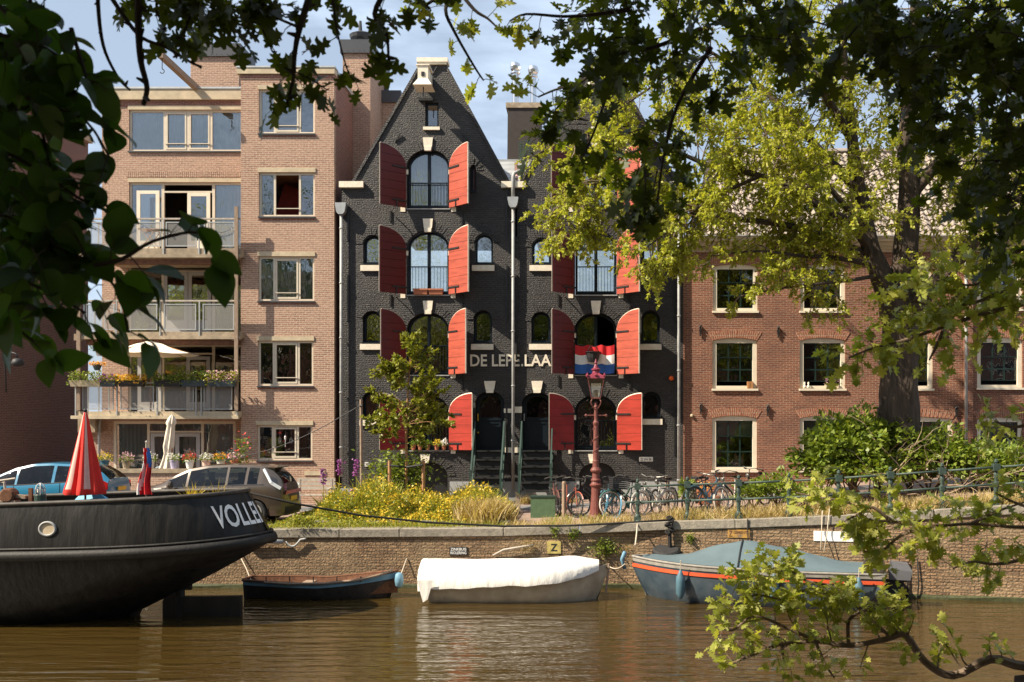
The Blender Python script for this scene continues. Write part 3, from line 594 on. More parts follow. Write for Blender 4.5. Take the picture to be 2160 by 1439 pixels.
# ================================================================= BLACK WAREHOUSES
D0 = 33.0
def qx_(p): return PX(p, D0)
def qz_(p): return PZ(p, D0)
def shutter(parent, hx, side, pyb, pyt, pys, w, a, mat, label=None):
    """hx hinge x, side -1 opens left / +1 opens right; quarter-arched top, high edge outside"""
    zb_, zt_, zs_ = qz_(pyb), qz_(pyt), qz_(pys)
    sh = MB(); ed = MB(); n = 12
    def prof(s): # top height at distance s from hinge
        t = 1-s/w; return zs_+(zt_-zs_)*math.sqrt(max(0, 1-t*t))
    ca, sa = math.cos(a), math.sin(a)
    def W(s, d, z): return (hx+side*(s*ca)+side*sa*-d*0+(-side*sa*d), D0-.03-s*sa-ca*d, z)
    z = zb_; pl = .285; k = 0
    while z < zt_-.02:
        z1 = min(z+pl-.010, zt_)
        # plank outline between z and z1
        pts = []
        if z < zs_: s0 = 0.0
        else: s0 = w*(1-math.sqrt(max(0, 1-((z-zs_)/(zt_-zs_))**2)))
        lo = [(s0, z), (w, z)]; up = []
        if z1 <= zs_: up = [(w, z1), (0, z1)]
        else:
            s1 = w*(1-math.sqrt(max(0, 1-((z1-zs_)/(zt_-zs_))**2))) if z1 < zt_ else w
            up = [(w, z1)] if s1 < w-1e-4 else []
            m_ = 6
            for i in range(m_+1):
                zz_ = z1+(max(z, zs_)-z1)*i/m_; s = w*(1-math.sqrt(max(0, 1-((zz_-zs_)/(zt_-zs_))**2))); up.append((s, zz_))
            if z < zs_: up.append((0, z)) if False else None
        poly = lo+up; cl = [poly[0]]
        for p in poly[1:]:
            if abs(p[0]-cl[-1][0])+abs(p[1]-cl[-1][1]) > 1e-4: cl.append(p)
        if abs(cl[0][0]-cl[-1][0])+abs(cl[0][1]-cl[-1][1]) < 1e-4: cl.pop()
        m = len(cl)
        if m > 2:
            sh.add([W(s, .03, q) for s, q in cl]+[W(s, -.02, q) for s, q in cl], [tuple(range(m)), tuple(range(2*m-1, m-1, -1))]+[(i, m+i, m+(i+1) % m, (i+1) % m) for i in range(m)])
        z += pl; k += 1
    # backing so gaps stay dark lines, and pale edge strip
    bk = [(.01, zb_+.01), (w-.01, zb_+.01)]+[(w-(w-.01)*i/n*1.0, prof(w-(w-.01)*i/n)-.012) for i in range(n+1)]
    m = len(bk); sh.add([W(s, .005, q) for s, q in bk], [tuple(range(m))], 1)
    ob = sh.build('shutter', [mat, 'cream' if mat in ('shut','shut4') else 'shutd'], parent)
    if label: ob['label'] = label
    pts = [W(0, .0, zs_)]+[W(s, .0, prof(s)+.008) for s in np.linspace(.002, w, 14)]
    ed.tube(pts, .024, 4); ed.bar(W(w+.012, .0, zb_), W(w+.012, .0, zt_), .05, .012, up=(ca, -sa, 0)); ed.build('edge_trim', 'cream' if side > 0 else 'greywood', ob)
    for zz_ in (zb_+.22, zs_-.06):
        MB().bar(W(-.04, .045, zz_), W(w*.55, .045, zz_), .02, .055).build('hinge_strap', 'iron', ob)
    MB().bar(W(w*.38,.05,zb_+.2),W(w*.38,.05,zb_-.02),.03).build('catch','iron',ob)
    return ob
def keystone(parent, pxc, py0, py1, w0=.30, w1=.22):
    xc = qx_(pxc); z1, z0 = qz_(py0), qz_(py1); zm = z0+(z1-z0)*.3
    mb = MB().plate([(xc-w1*.62,zm),(xc+w1*.62,zm),(xc+w0/1.75,z1),(xc-w0/1.75,z1)], [], D0-.06, D0+.02)
    mb.plate([(xc-w1*.5,z0),(xc+w1*.5,z0),(xc+w1*.56,zm-.002),(xc-w1*.56,zm-.002)], [], D0-.09, D0+.02); return mb.build('keystone', 'white', parent)
def archwin(parent, px0, px1, py0, pys, py1, main=True, opened=False, curt=None, rail=None, y=D0+.2, glass='glass'):
    x0,x1,z0,zs,zt = qx_(px0)+.01,qx_(px1)-.01,qz_(py1)+.01,qz_(pys),qz_(py0)-.01; fw = .075 if main else .07; xc = (x0+x1)/2
    if main:
        def half(sg):
            r = (x1-x0)/2-fw; pts = []
            a0 = math.acos(.055/r)
            for i in range(9):
                a = a0*i/8; pts.append((xc+sg*r*math.cos(a), zs+(zt-zs-fw)*math.sin(a)))
            return [(xc+sg*.055, z0+.14), (xc+sg*r, z0+.14)]+pts
        holes = [half(1), half(-1)]
        fr = MB().plate(arch(x0,x1,z0,zs,zt), holes, y, y+.08); fr.box(xc-.018,xc+.018,y-.02,y,z0+.1,zt-fw)
        for hh in holes:
            pass
    else:
        holes = [arch(x0+fw,x1-fw,z0+fw,zs,zt-fw)]; fr = MB().plate(arch(x0,x1,z0,zs,zt), holes, y, y+.07)
    fo = fr.build('window', 'navy', parent)
    g = MB()
    if opened: h = holes[1]; g.plate(h, [], y+.04, y+.046)
    else: g.plate(arch(x0+.02,x1-.02,z0+.02,zs,zt-.02), [], y+.04, y+.046)
    g.build('pane', glass, fo)
    if curt: curtain(x0+.05, x1-.05, z0+.05, zt-.03, y+.25, curt, fo, amp=.02)
    if rail:
        zr = qz_(rail); r = MB(); r.bar((x0,y-.09,zr),(x1,y-.09,zr),.035); r.bar((x0,y-.09,z0+.07),(x1,y-.09,z0+.07),.03)
        for x in np.arange(x0+.05, x1, .105): r.bar((x,y-.09,z0+.07),(x,y-.09,zr),.014)
        r.build('window_railing', 'navy', fo)
    MB().box(x0-.03,x1+.03,D0-.035,y,z0-.045,z0-.012).build('sill', 'pipe' if main else 'navy', fo)
    return fo
def stonesill(parent, px0, px1, py0, py1): MB().box(qx_(px0),qx_(px1),D0-.07,D0+.06,qz_(py1),qz_(py0)).build('stone_sill', 'white', parent)
def warehouse(o, name, label, apexdx):
    B = 719 if o == 0 else 1083; E = 1083 if o == 0 else 1441
    def X(p): return qx_(p+o)
    wh = thing(name, label, 'warehouse', (qx_((B+E)/2), D0, 0))
    out = [(qx_(B),-.1),(qx_(E),-.1),(qx_(E),qz_(390)),(X(1072),qz_(382)),(X(944),qz_(146)),(X(942),qz_(133)),(X(884),qz_(133)),(X(882),qz_(146)),(X(745),qz_(384)),(qx_(B),qz_(390))]
    mains = [(859,948,316,350,440),(859,947,487,521,622),(859,947,660,695,791),(859,947,834,868,950)]
    holes = []; wins = []
    for i, (a,b,t_,s_,bo) in enumerate(mains): holes.append(arch(X(a),X(b),qz_(bo),qz_(s_),qz_(t_))); wins.append(('m',i,a,b,t_,s_,bo))
    L_ = [(766,806,496,515,556),(765,805,656,675,722),(764,804,826,845,882)] if o == 0 else [(768,808,502,521,556),(767,807,658,677,722)]
    Rr = [(1001,1040,493,512,556),(999,1038,655,674,722)]+([(1001,1040,826,845,880)] if o else [])
    smalls = L_+Rr+[(1001-9,1005,348,360,404)] if o == 0 else L_+Rr
    for (a,b,t_,s_,bo) in smalls: holes.append(arch(X(a),X(b),qz_(bo),qz_(s_),qz_(t_),10)); wins.append(('s',0,a,b,t_,s_,bo))
    # gable window, basement arch, door
    gw = (897,925,216,268); holes.append(rect(X(gw[0]),X(gw[1]),qz_(gw[3]),qz_(gw[2])))
    bas = (868,944,976,1004,1052); holes.append(arch(X(bas[0]),X(bas[1]),qz_(bas[4]),qz_(bas[3]),qz_(bas[2])))
    dr = (1003,1064,826,850,950) if o == 0 else (1101-354,1165-354,828,852,950)
    holes.append(arch(X(dr[0]),X(dr[1]),qz_(dr[4]),qz_(dr[3]),qz_(dr[2])))
    mb = MB().plate(out, holes, D0, D0+.4, back=False)
    for k_, i, a,b,t_,s_,bo in wins: rowlock(mb, X(a),X(b),qz_(s_),qz_(t_), .30 if k_ == 'm' else .24, D0-.016, D0+.02, 26 if k_ == 'm' else 17)
    rowlock(mb, X(bas[0]),X(bas[1]),qz_(bas[3]),qz_(bas[2]),.26,D0-.016,D0+.02,24); rowlock(mb, X(dr[0]),X(dr[1]),qz_(dr[3]),qz_(dr[2]),.24,D0-.016,D0+.02,20)
    wl = mb.build('wall', 'black', wh)
    # gable verge
    for (p,q) in (((745,384),(882,146)),((944,146),(1072,382))):
        a_ = Vector((X(p[0]),D0+.12,qz_(p[1]))); b2 = Vector((X(q[0]),D0+.12,qz_(q[1])))
        MB().bar(a_,b2,.34,.09,up=(0,0,1)).build('gable_verge','black',wh)
    MB().box(X(880),X(945),D0-.12,D0+.4,qz_(132.8),qz_(124)).box(X(883),X(942),D0-.08,D0+.36,qz_(137),qz_(133)).build('gable_cap','white',wh)
    for a,b in ([(717,768)] if o == 0 else [])+[(1058,1109)] if o == 0 else []: MB().box(qx_(a),qx_(b),D0-.14,D0+.35,qz_(397),qz_(384.5)).build('corner_stone','white',wh)
    if o: MB().box(qx_(1412),qx_(1446),D0-.14,D0+.35,qz_(397),qz_(384.5)).build('corner_stone','white',wh)
    # roof behind the gable
    xa, xm, xe = X(745),X(913),X(1078); ze, zr = qz_(390)-.05, qz_(150)-.25
    MB().add([(xa,D0+.3,ze),(xm,D0+.3,zr),(xm,D0+12,zr),(xa,D0+12,ze),(xe,D0+.3,ze),(xe,D0+12,ze)],[(0,1,2,3),(1,4,5,2),(3,2,5)]).build('roof','rooftile',wh)
    # windows
    for i,(a,b,t_,s_,bo) in enumerate(mains):
        archwin(wl, a+o,b+o,t_,s_,bo, True, opened=(o > 0 and i == 2), curt='curt' if (o == 0 and i == 0) else None, rail=[385,562,729,887][i])
        keystone(wh, 903+o, t_-25, t_+3)
    for (a,b,t_,s_,bo) in smalls:
        archwin(wl, a+o,b+o,t_,s_,bo, False)
        if a != 992: stonesill(wh, a-5+o, b+3+o, bo+4, bo+16)
    x0,x1,z0,z1 = X(gw[0])+.01,X(gw[1])-.01,qz_(gw[3])+.01,qz_(gw[2])-.01
    f = MB().plate(rect(x0,x1,z0,z1),[rect(x0+.07,x1-.05,z0+.06,z1-.06)],D0+.1,D0+.17).build('window','navy',wl); MB().box(x0+.05,x1-.04,D0+.13,D0+.136,z0+.04,z1-.04).build('pane','glass',f)
    stonesill(wh, 893+o, 928+o, 268.5, 275)
    MB().box(X(884),X(914),D0-.1,D0+.02,qz_(214),qz_(208)).build('hoist_ledge','iron',wh)
    # small pale blocks at hinges
    for i,(a,b,t_,s_,bo) in enumerate(mains):
        for (px,py) in ((a-3,s_+13),(b+3,s_+13),(a-9,bo+2),(b+9,bo+2)):
            MB().box(X(px-5),X(px+5),D0-.02,D0+.03,qz_(py+5),qz_(py-5)).build('hinge_block','white',wh)
    # shutters
    for i,(a,b,t_,s_,bo) in enumerate(mains):
        w_, an = (.97,R(43+rng.uniform(-4,4))) if i < 3 else (.86,R(20+rng.uniform(-3,3)))
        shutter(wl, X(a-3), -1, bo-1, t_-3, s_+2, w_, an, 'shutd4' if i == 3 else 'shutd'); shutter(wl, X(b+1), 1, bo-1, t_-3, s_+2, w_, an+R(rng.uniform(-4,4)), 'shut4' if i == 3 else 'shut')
    # slim stay bars and anchors
    mb = MB()
    for (px,p0,p1) in ((824,445,468),(824,622,645),(974,445,480),(974,622,650),(824,792,815),(974,792,820),(1069,380,500),(1069,560,680),(1069,860,960),(735,580,680),(735,440,510),(1090,440,500) if o == 0 else (735,700,760)): mb.box(X(px)-.03,X(px)+.03,D0-.04,D0+.01,qz_(p1),qz_(p0))
    mb.bar((X(838),D0-.25,qz_(462)),(X(862),D0-.02,qz_(484)),.03).bar((X(838),D0-.25,qz_(628)),(X(862),D0-.02,qz_(652)),.03)
    mb.bar((X(845),D0-.06,qz_(281)),(X(833),D0-.02,qz_(300)),.04).bar((X(976),D0-.06,qz_(281)),(X(986),D0-.02,qz_(298)),.04).bar((X(922),D0-.05,qz_(142)),(X(912),D0-.02,qz_(158)),.035).bar((X(901),D0-.05,qz_(142)),(X(912),D0-.02,qz_(158)),.035)
    mb.build('wall_anchor','iron',wh)
    # hoist box
    hx, hz = X(903), qz_(186); Yh = D0-1.05
    mb = MB()
    def frus(a,b):
        (y0,w0,zb0,zt0),(y1,w1,zb1,zt1) = a,b
        mb.add([(hx-w0,y0,zb0),(hx+w0,y0,zb0),(hx+w0,y0,zt0),(hx-w0,y0,zt0),(hx-w1,y1,zb1),(hx+w1,y1,zb1),(hx+w1,y1,zt1),(hx-w1,y1,zt1)],[(0,1,2,3),(4,7,6,5),(0,4,5,1),(1,5,6,2),(2,6,7,3),(3,7,4,0)])
    frus((Yh,.17,hz-.05,hz+.38),(D0,.15,hz-.02,hz+.36)); mb.box(hx-.22,hx+.22,Yh-.03,Yh+.7,hz+.381,hz+.42)
    z_ = hz-.05
    mb.add([(hx-.16,Yh-.01,z_),(hx+.16,Yh-.01,z_),(hx+.16,Yh+.5,z_),(hx-.16,Yh+.5,z_),(hx-.31,Yh-.14,z_-.24),(hx+.31,Yh-.14,z_-.24),(hx+.31,Yh+.62,z_-.24),(hx-.31,Yh+.62,z_-.24)],[(0,1,2,3),(4,7,6,5),(0,4,5,1),(1,5,6,2),(2,6,7,3),(3,7,4,0)])
    hh = mb.build('hoist_housing','white',wh)
    MB().bar((hx,Yh-.02,hz+.1),(hx,D0+.2,hz+.1),.1,.14).tube([(hx,Yh+.1,hz-.3),(hx,Yh+.1,hz-.62)],.02,5).build('hoist_beam','iron',hh)
    # door
    x0,x1,z0,zs,zt = X(dr[0])+.01,X(dr[1])-.01,qz_(dr[4])+.005,qz_(dr[3]),qz_(dr[2])-.01; yd = D0+.22
    dm = MB().plate(arch(x0,x1,z0,zs,zt),[arch(x0+.13,x1-.13,z0+1.12,zs,zt-.12,10)],yd,yd+.08)
    dm.plate(rect(x0+.13,x1-.13,z0+.12,z0+.98),[rect(x0+.2,x1-.2,z0+.2,z0+.9)],yd-.02,yd-.001); dm.box(x0+.1,x1-.1,yd-.04,yd,z0+1.02,z0+1.08)
    do = dm.build('front_door','navy',wh); MB().plate(arch(x0+.1,x1-.1,z0+1.1,zs,zt-.1,10),[],yd+.03,yd+.036).build('pane','glassd',do)
    MB().box(x0+.04,x0+.07,yd-.05,yd-.0,z0+1.0,z0+1.25).lathe([(.03,-.06),(.03,0)],((x0+.06 if o == 0 else x1-.06),yd,z0+.6),8,axis='y').build('door_handle','yellow' if o == 0 else 'steel',do)
    keystone(wh, (dr[0]+dr[1])/2+o, 804, 829, .34, .24)
    # stairs
    st = MB(); zg = gz(X(1030)); n = 6
    for i in range(n):
        zz_ = z0-(z0-zg)*(i)/n; yy = D0-.02-.24*i; st.box(x0+.03,x1-.03,yy-.27,yy,zz_-.05,zz_)
        if i < n-1: st.box(x0+.06,x1-.06,yy-.2,yy-.18,zz_-.28,zz_-.051)
    so_ = st.build('stairs','iron',wh)
    for xx in (x0-.01, x1+.01):
        r = MB(); yb = D0-.02-.24*n
        r.bar((xx,D0-.05,z0-.06),(xx,yb,zg+.02),.05,.18); r.bar((xx,D0-.1,z0+.98),(xx,yb,zg+.95),.05); r.bar((xx,D0-.1,z0-.02),(xx,D0-.1,z0+1.0),.05); r.bar((xx,yb,zg),(xx,yb,zg+1.15),.06)
        r.bar((xx,(D0+yb)/2,(z0+zg)/2),(xx,(D0+yb)/2,(z0+zg)/2+.95),.03); r.build('handrail','dkgreen',so_)
    for (a,b,c,d) in ((1063,1083,862,871),(1063,1083,944,955)) if o == 0 else ((1084,1101,858,871),(1084,1101,944,955),(1166,1172,876,886)): MB().box(qx_(a),qx_(b),D0-.03,D0+.05,qz_(d),qz_(c)).build('stone_block','white',wh)
    # basement opening, plinth
    keystone(wh, 897 if o == 0 else 1251, 958, 977)
    MB().plate(arch(X(bas[0])+.01,X(bas[1])-.01,qz_(bas[4]),qz_(bas[3]),qz_(bas[2])-.01),[],D0+.25,D0+.3).build('basement_door','iron',wh)
    mb = MB()
    for (a,b) in ((949,1003),(1065,1083)) if o == 0 else ((1083,1100),(1166,1222),(1306,1440)): mb.box(qx_(a),qx_(b),D0-.05,D0+.05,-.1,qz_(1016))
    if o == 0: mb.box(qx_(1003),qx_(1065),D0-.05,D0+.05,-.1,qz_(1014)); mb.box(qx_(719),qx_(866),D0-.05,D0+.05,-.1,qz_(1030))
    else: mb.box(qx_(1100),qx_(1166),D0-.05,D0+.05,-.1,qz_(1014))
    mb.build('plinth','plinth',wh)
    return wh, wl, X
WA, WAl, XA = warehouse(0, 'warehouse', 'black gabled brick warehouse next to the pinkish flats, plants on its ground floor sill', 0)
WB, WBl, XB = warehouse(354, 'warehouse', 'black gabled brick warehouse next to the red brick house, striped flag in its window', 0)
MB().add([(qx_(719),D0+4,0),(qx_(1441),D0+4,0),(qx_(1441),D0+4,7.5),(qx_(719),D0+4,7.5)],[(0,3,2,1)]).box(qx_(722),qx_(1438),D0+.5,D0+4,qz_(800),qz_(790)).box(qx_(722),qx_(1438),D0+.5,D0+4,qz_(632),qz_(622)).box(qx_(722),qx_(1438),D0+.5,D0+4,qz_(456),qz_(446)).build('inner_wall','room',WA)
MB().add([(qx_(719),D0+.35,-.1),(qx_(719),D0+12,-.1),(qx_(719),D0+12,qz_(390)),(qx_(719),D0+.35,qz_(390))],[(0,1,2,3)]).add([(qx_(1441),D0+.35,-.1),(qx_(1441),D0+12,-.1),(qx_(1441),D0+12,qz_(390)),(qx_(1441),D0+.35,qz_(390))],[(0,3,2,1)]).build('side_wall','black',WB)
# lettering across the two houses
mb = MB(); text_on(mb, 'DE LEPE', qx_(992), qx_(1096), qz_(773), qz_(748), D0-.03); text_on(mb, '.LAAR', qx_(1099), qx_(1182), qz_(773), qz_(748), D0-.03)
def wrap(*a): pass
mb.build('house_name_lettering', 'white', WA)
def plate_sign(parent, px0,px1,py0,py1, txt, ph=.62, y=D0, bgm='lightstone', fgm='blk'):
    s = MB().box(qx_(px0),qx_(px1),y-.04,y-.005,qz_(py1),qz_(py0)).build('number_plate', bgm, parent)
    w_ = qx_(px1)-qx_(px0); h_ = qz_(py0)-qz_(py1); t = MB(); text_on(t, txt, qx_(px0)+w_*.1, qx_(px1)-w_*.1, qz_(py1)+h_*(1-ph)/2, qz_(py0)-h_*(1-ph)/2, y-.043); t.build('number', fgm, s)
plate_sign(WA, 770,779.5,975,984,'38'); plate_sign(WB, 1348,1377,964,973.5,'22 t/m 36')
MB().lathe([(.01,-.1),(.06,-.08),(.085,-.03),(.085,0)], (qx_(1416),D0-.01,qz_(798)), 12, axis='y').build('alarm_light', mk('orange_lens',(.8,.12,.01),.3), WB, smooth=True)
MB().box(qx_(1412),qx_(1419),D0-.05,D0-.0,qz_(804),qz_(794)).build('alarm_box','iron',WB)
# downpipes
def downpipe(px, top, bot, hop, parent, neck=False):
    x = qx_(px); y = D0-.14; r = MB().tube([(x,y,qz_(hop[1]-4)),(x,y,qz_(bot))], .052, 8)
    for p in np.arange(hop[1]+30, bot, 115): r.lathe([(.07,0),(.07,.05)], (x,y,qz_(p)), 8)
    if neck: r.tube([(x,y,qz_(hop[0]+4)),(x,y,qz_(375)),(x+.03,y+.02,qz_(368)),(x+.12,y+.1,qz_(364)),(x+.2,y+.25,qz_(366))], .065, 8)
    o_ = r.build('downpipe','pipe',parent,smooth=True)
    if hop[1]-hop[0] > 5: MB().plate([(x-.14,qz_(hop[1]-5)),(x-.08,qz_(hop[1])),(x+.08,qz_(hop[1])),(x+.14,qz_(hop[1]-5)),(x+.18,qz_(hop[0]+5)),(x+.18,qz_(hop[0])),(x-.18,qz_(hop[0])),(x-.18,qz_(hop[0]+5))],[],y-.13,y+.12).build('hopper','zinc',o_)
downpipe(722,430,1005,(431,455),WA); downpipe(1083,420,1030,(419,441),WA,True); downpipe(1431,405,1050,(405,409),WB)
# flag and bag at window
def cloth(name, px0, px1, py0, py1, Y, stripes, mats, parent=None, amp=.04, sag=.0, nx=26, skew=0):
    mb = MB(); nz_ = 12
    for j in range(nz_+1):
        for i in range(nx+1):
            u = i/nx; v_ = j/nz_; x = PX(px0,Y)+(PX(px1,Y)-PX(px0,Y))*u+skew*v_; z = PZ(py0,Y)+(PZ(py1,Y)-PZ(py0,Y))*v_-sag*math.sin(math.pi*((u*3) % 1))*(1-.5*v_)
            mb.v.append((x, Y+amp*math.sin(u*17+v_*1.5)*(.3+.7*v_)+amp*.6*math.sin(u*31+2), z))
    for j in range(nz_):
        for i in range(nx): a = j*(nx+1)+i; mb.f.append((a,a+1,a+nx+2,a+nx+1)); mb.m.append(stripes(i/nx, j/nz_))
    return mb
fl = cloth('f', 1213,1296,727,787, D0-.1, lambda u,v: min(2,int(v*3)), None, amp=.03, sag=.06)
solo(fl, 'flag', ['flagr','flagw','flagb'], 'red white and blue striped flag draped from a window of the black warehouse', 'flag', smooth=True)
bag = MB(); c = Vector((qx_(1251),D0-.2,qz_(753)))
for k in range(1): bag.lathe([(.02,-.2),(.16,-.18),(.21,-.05),(.23,.1),(.27,.14),(.27,.16)], c, 12)
bag.tube([c+Vector((-.2,-.02,.15)),c+Vector((-.1,-.05,.33)),c+Vector((.1,-.05,.33)),c+Vector((.2,-.02,.15))],.015,5)
solo(bag,'bag','blk','black bag hanging over the white stripe of the window flag','bag')
for a in (1238,1262): pass
# terracotta troughs in row two window
for k,(a,b) in enumerate(((873,903),(905,935))):
    t = thing('window_trough', ['left terracotta trough on the sill of the second row arched window','right terracotta trough on the sill of the second row arched window'][k], 'planter', (qx_((a+b)/2),D0-.05,qz_(622)), group='terracotta troughs on the sill')
    MB().add([(qx_(a)+.02,D0-.12,qz_(622)),(qx_(b)-.02,D0-.12,qz_(622)),(qx_(b)-.02,D0+.05,qz_(622)),(qx_(a)+.02,D0+.05,qz_(622)),(qx_(a),D0-.15,qz_(611)),(qx_(b),D0-.15,qz_(611)),(qx_(b),D0+.07,qz_(611)),(qx_(a),D0+.07,qz_(611))],[(0,1,2,3)[::-1],(4,5,6,7),(0,1,5,4),(1,2,6,5),(2,3,7,6),(3,0,4,7)]).box(qx_(a)-.01,qx_(b)+.01,D0-.165,D0+.08,qz_(613),qz_(610)).build('trough','terra',t)
# ground floor sill pots (row four, left warehouse)
potl = [('silver leaved plant at the left end of the ground floor arched sill','potleaf'),('spiky green succulent in a terracotta pot under the arched ground floor window','potleaf'),('broad aloe in a terracotta pot, middle of the ground floor arched sill','potleaf'),('yellow green plant in a terracotta pot right of the aloe','yfl'),('silver grey trailing plant at the right end of the arched ground floor sill','wfl')]
for k,px in enumerate((873,887,903,922,937)):
    c = Vector((qx_(px),D0-.08,qz_(949))); t = thing('pot_plant', potl[k][0], 'pot plant', c, group='plants on the ground floor sill')
    MB().lathe([(.06,0),(.085,.14),(.095,.14),(.095,.17)], c, 10).build('pot','terra',t); tuft(c+Vector((0,0,.15)), .13, .2, 50, potl[k][1], t, size=.10)
    if k in (3,4): tuft(c+Vector((0,0,.12)), .16, .15, 40, 'potleaf', t, size=.08)
# ---------------- roofscape between the gables
rb = thing('roof_service_box', 'dark rectangular roof housing between the two black gables, carrying two steel flues', 'roof housing', (PX(1105,37),37,9))
MB().add([(PX(1070,37),37,PZ(342,37)),(PX(1140,37),37,PZ(342,37)),(PX(1138,37),37,PZ(228,37)),(PX(1071,37),37,PZ(228,37)),(PX(1070,37),39,PZ(342,37)),(PX(1140,37),39,PZ(342,37)),(PX(1138,37),39,PZ(228,37)),(PX(1071,37),39,PZ(228,37))],[(0,1,2,3),(1,5,6,2),(3,2,6,7),(4,0,3,7),(5,4,7,6)]).build('housing','bitumen',rb)
MB().box(PX(1070,37)-.05,PX(1140,37)+.05,36.95,39.05,PZ(228,37)+.002,PZ(217,37)).build('housing_cap','conc2',rb)
for k,(px,pt,lb) in enumerate(((1087,130,0),(1125,137,0))):
    c = P(px,218,37.6); top = PZ(pt+22,37.6); r = .13-.015*k
    f = MB().lathe([(r,0),(r,top-c.z-.1),(r*1.5,top-c.z-.08),(r*1.5,top-c.z-.03),(r,top-c.z)], c, 14).build('flue','chrome',rb,smooth=False)
    MB().lathe([(.12,0),(.19,.08),(.215,.19),(.17,.32),(.06,.38)], (c.x,c.y,top), 16).build('turning_cowl','chrome',f)
zr = thing('valley_roof', 'grey metal clad low roof in the valley between the two black gables', 'roof', (PX(1090,35),35,8))
mb = MB().add([(PX(1045,35),34.2,qz_(385)),(PX(1130,35),34.2,qz_(385)),(PX(1125,36.8),36.8,PZ(340,36.8)),(PX(1052,36.8),36.8,PZ(340,36.8))],[(0,1,2,3)])
mb.box(PX(1050,36.8),PX(1128,36.8),36.75,37,PZ(342,36.8),PZ(337,36.8))
for k in range(7): t_ = k/7; a = Vector((PX(1045,35),34.2,qz_(385))).lerp(Vector((PX(1052,36.8),36.8,PZ(340,36.8))),t_); mb.bar(a, a+Vector((1.45,0,0)), .03, .02)
mb.build('metal_cladding','zinc',zr); MB().box(PX(1087,35.4),PX(1094,35.4),35,35.3,PZ(366,35.4),PZ(348,35.4)).tube([P(1090,366,35.1),P(1090,378,34.6)],.05,8).build('valley_outlet',mk('pinkish_metal',(.45,.28,.24),.6),zr)
rl = MB()
for j in range(10): a = 2*math.pi*j/10; rl.tube([P(1112,337,36.5)+Vector((.3*math.cos(a),.3*math.sin(a),0)),P(1112,300,36.5)+Vector((.3*math.cos(a),.3*math.sin(a),0))],.012,4)
for j in range(8): zz_ = PZ(337-j*5,36.5); rl.tube([(PX(1112,36.5)+.3*math.cos(a),36.5+.3*math.sin(a),zz_) for a in np.linspace(0,6.283,12)[:-1]],.012,4,closed=True)
solo(rl,'wire_mesh_roll','dkgreen','upright roll of green wire mesh on the roof beside the dark housing','wire roll')
# ================================================================= RED BRICK HOUSES
def redhouse(label, pxa, pxb, wins, Y, anchors):
    rh = thing('brick_house', label, 'house', (PX((pxa+pxb)/2,Y),Y,0)); x0,x1 = PX(pxa,Y),PX(pxb,Y); zt_ = PZ(532,Y)
    holes = [segarch(PX(a,Y),PX(b,Y),PZ(d,Y),PZ(c,Y),.09) for a,b,c,d,_ in wins]
    mb = MB().plate(rect(x0,x1,-.2,zt_), holes, Y, Y+.35, back=False)
    wl = mb.build('wall','red',rh)
    for a,b,c,d,kind in wins:
        xa,xb_,za,zb_ = PX(a,Y),PX(b,Y),PZ(d,Y),PZ(c,Y)
        am = MB(); n = 22; ah = .27; kk = -.09*.0
        for i in range(n):   # splayed flat arch
            u0 = i/n+.004; u1 = (i+1)/n-.004
            def pt(u,t): ww = (xb_-xa)+.0; return (xa+ww*u+(u-.5)*.34*t-.0, zb_-.09+.36*u*(1-u)+.005+ah*t)
            q = [pt(u0,0),pt(u1,0),pt(u1,1),pt(u0,1)]; j = rng.uniform(-.006,.004)
            am.add([(p[0],Y-.016+j,p[1]) for p in q]+[(p[0],Y+.02,p[1]) for p in q],[(0,1,2,3),(0,4,5,1),(1,5,6,2),(2,6,7,3),(3,7,4,0)])
        am.build('brick_arch','red2',rh)
        yf = Y+.05; fo = MB().plate(segarch(xa+.003,xb_-.003,za+.003,zb_-.003,.09),[rect(xa+.14,xb_-.14,za+.10,zb_-.17)],yf,yf+.1).build('window','framew',rh)
        MB().box(xa-.03,xb_+.03,Y-.07,Y+.06,za-.07,za-.002).build('sill','framew',fo)
        X0_,X1_,Z0_,Z1_ = xa+.15,xb_-.15,za+.11,zb_-.18; ys = yf+.05
        sm = MB(); w3 = (X1_-X0_)/3; op = .14 if kind == 'o' else 0; hs = (Z1_-Z0_); nrow = 3
        def grid(zlo,zhi,rows,yy):
            hs_ = []; h = (zhi-zlo)
            for r_ in range(rows):
                for c_ in range(3): hs_.append(rect(X0_+w3*c_+.022,X0_+w3*(c_+1)-.022,zlo+h*r_/rows+.022,zlo+h*(r_+1)/rows-.022))
            sm.plate(rect(X0_,X1_,zlo,zhi),hs_,yy,yy+.04)
        grid(Z0_+hs*.66+.002,Z1_,1,ys); grid(Z0_+op,Z0_+hs*.66,2,ys+.045)
        sm.build('sash','sash',fo); MB().box(X0_,X1_,ys+.06,ys+.066,Z0_+op,Z0_+hs*.66).box(X0_,X1_,ys+.015,ys+.021,Z0_+hs*.66,Z1_).build('pane','glass',fo)
        if kind == 'b': MB().box(X0_,X1_,ys+.3,ys+.32,Z1_-.5,Z1_).build('roller_blind','curtg',fo)
    for px,py in anchors:
        x,z = PX(px,Y),PZ(py,Y); MB().bar((x,Y-.05,z-.2),(x,Y-.05,z+.18),.05,.04).lathe([(.05,-.06),(.05,0)],(x,Y-.02,z),8,axis='y').tube([(x-.05,Y-.07,z+.1),(x+.03,Y-.09,z+.17),(x+.06,Y-.07,z+.08)],.02,5).build('wall_anchor','iron',rh)
    return rh, x0, x1
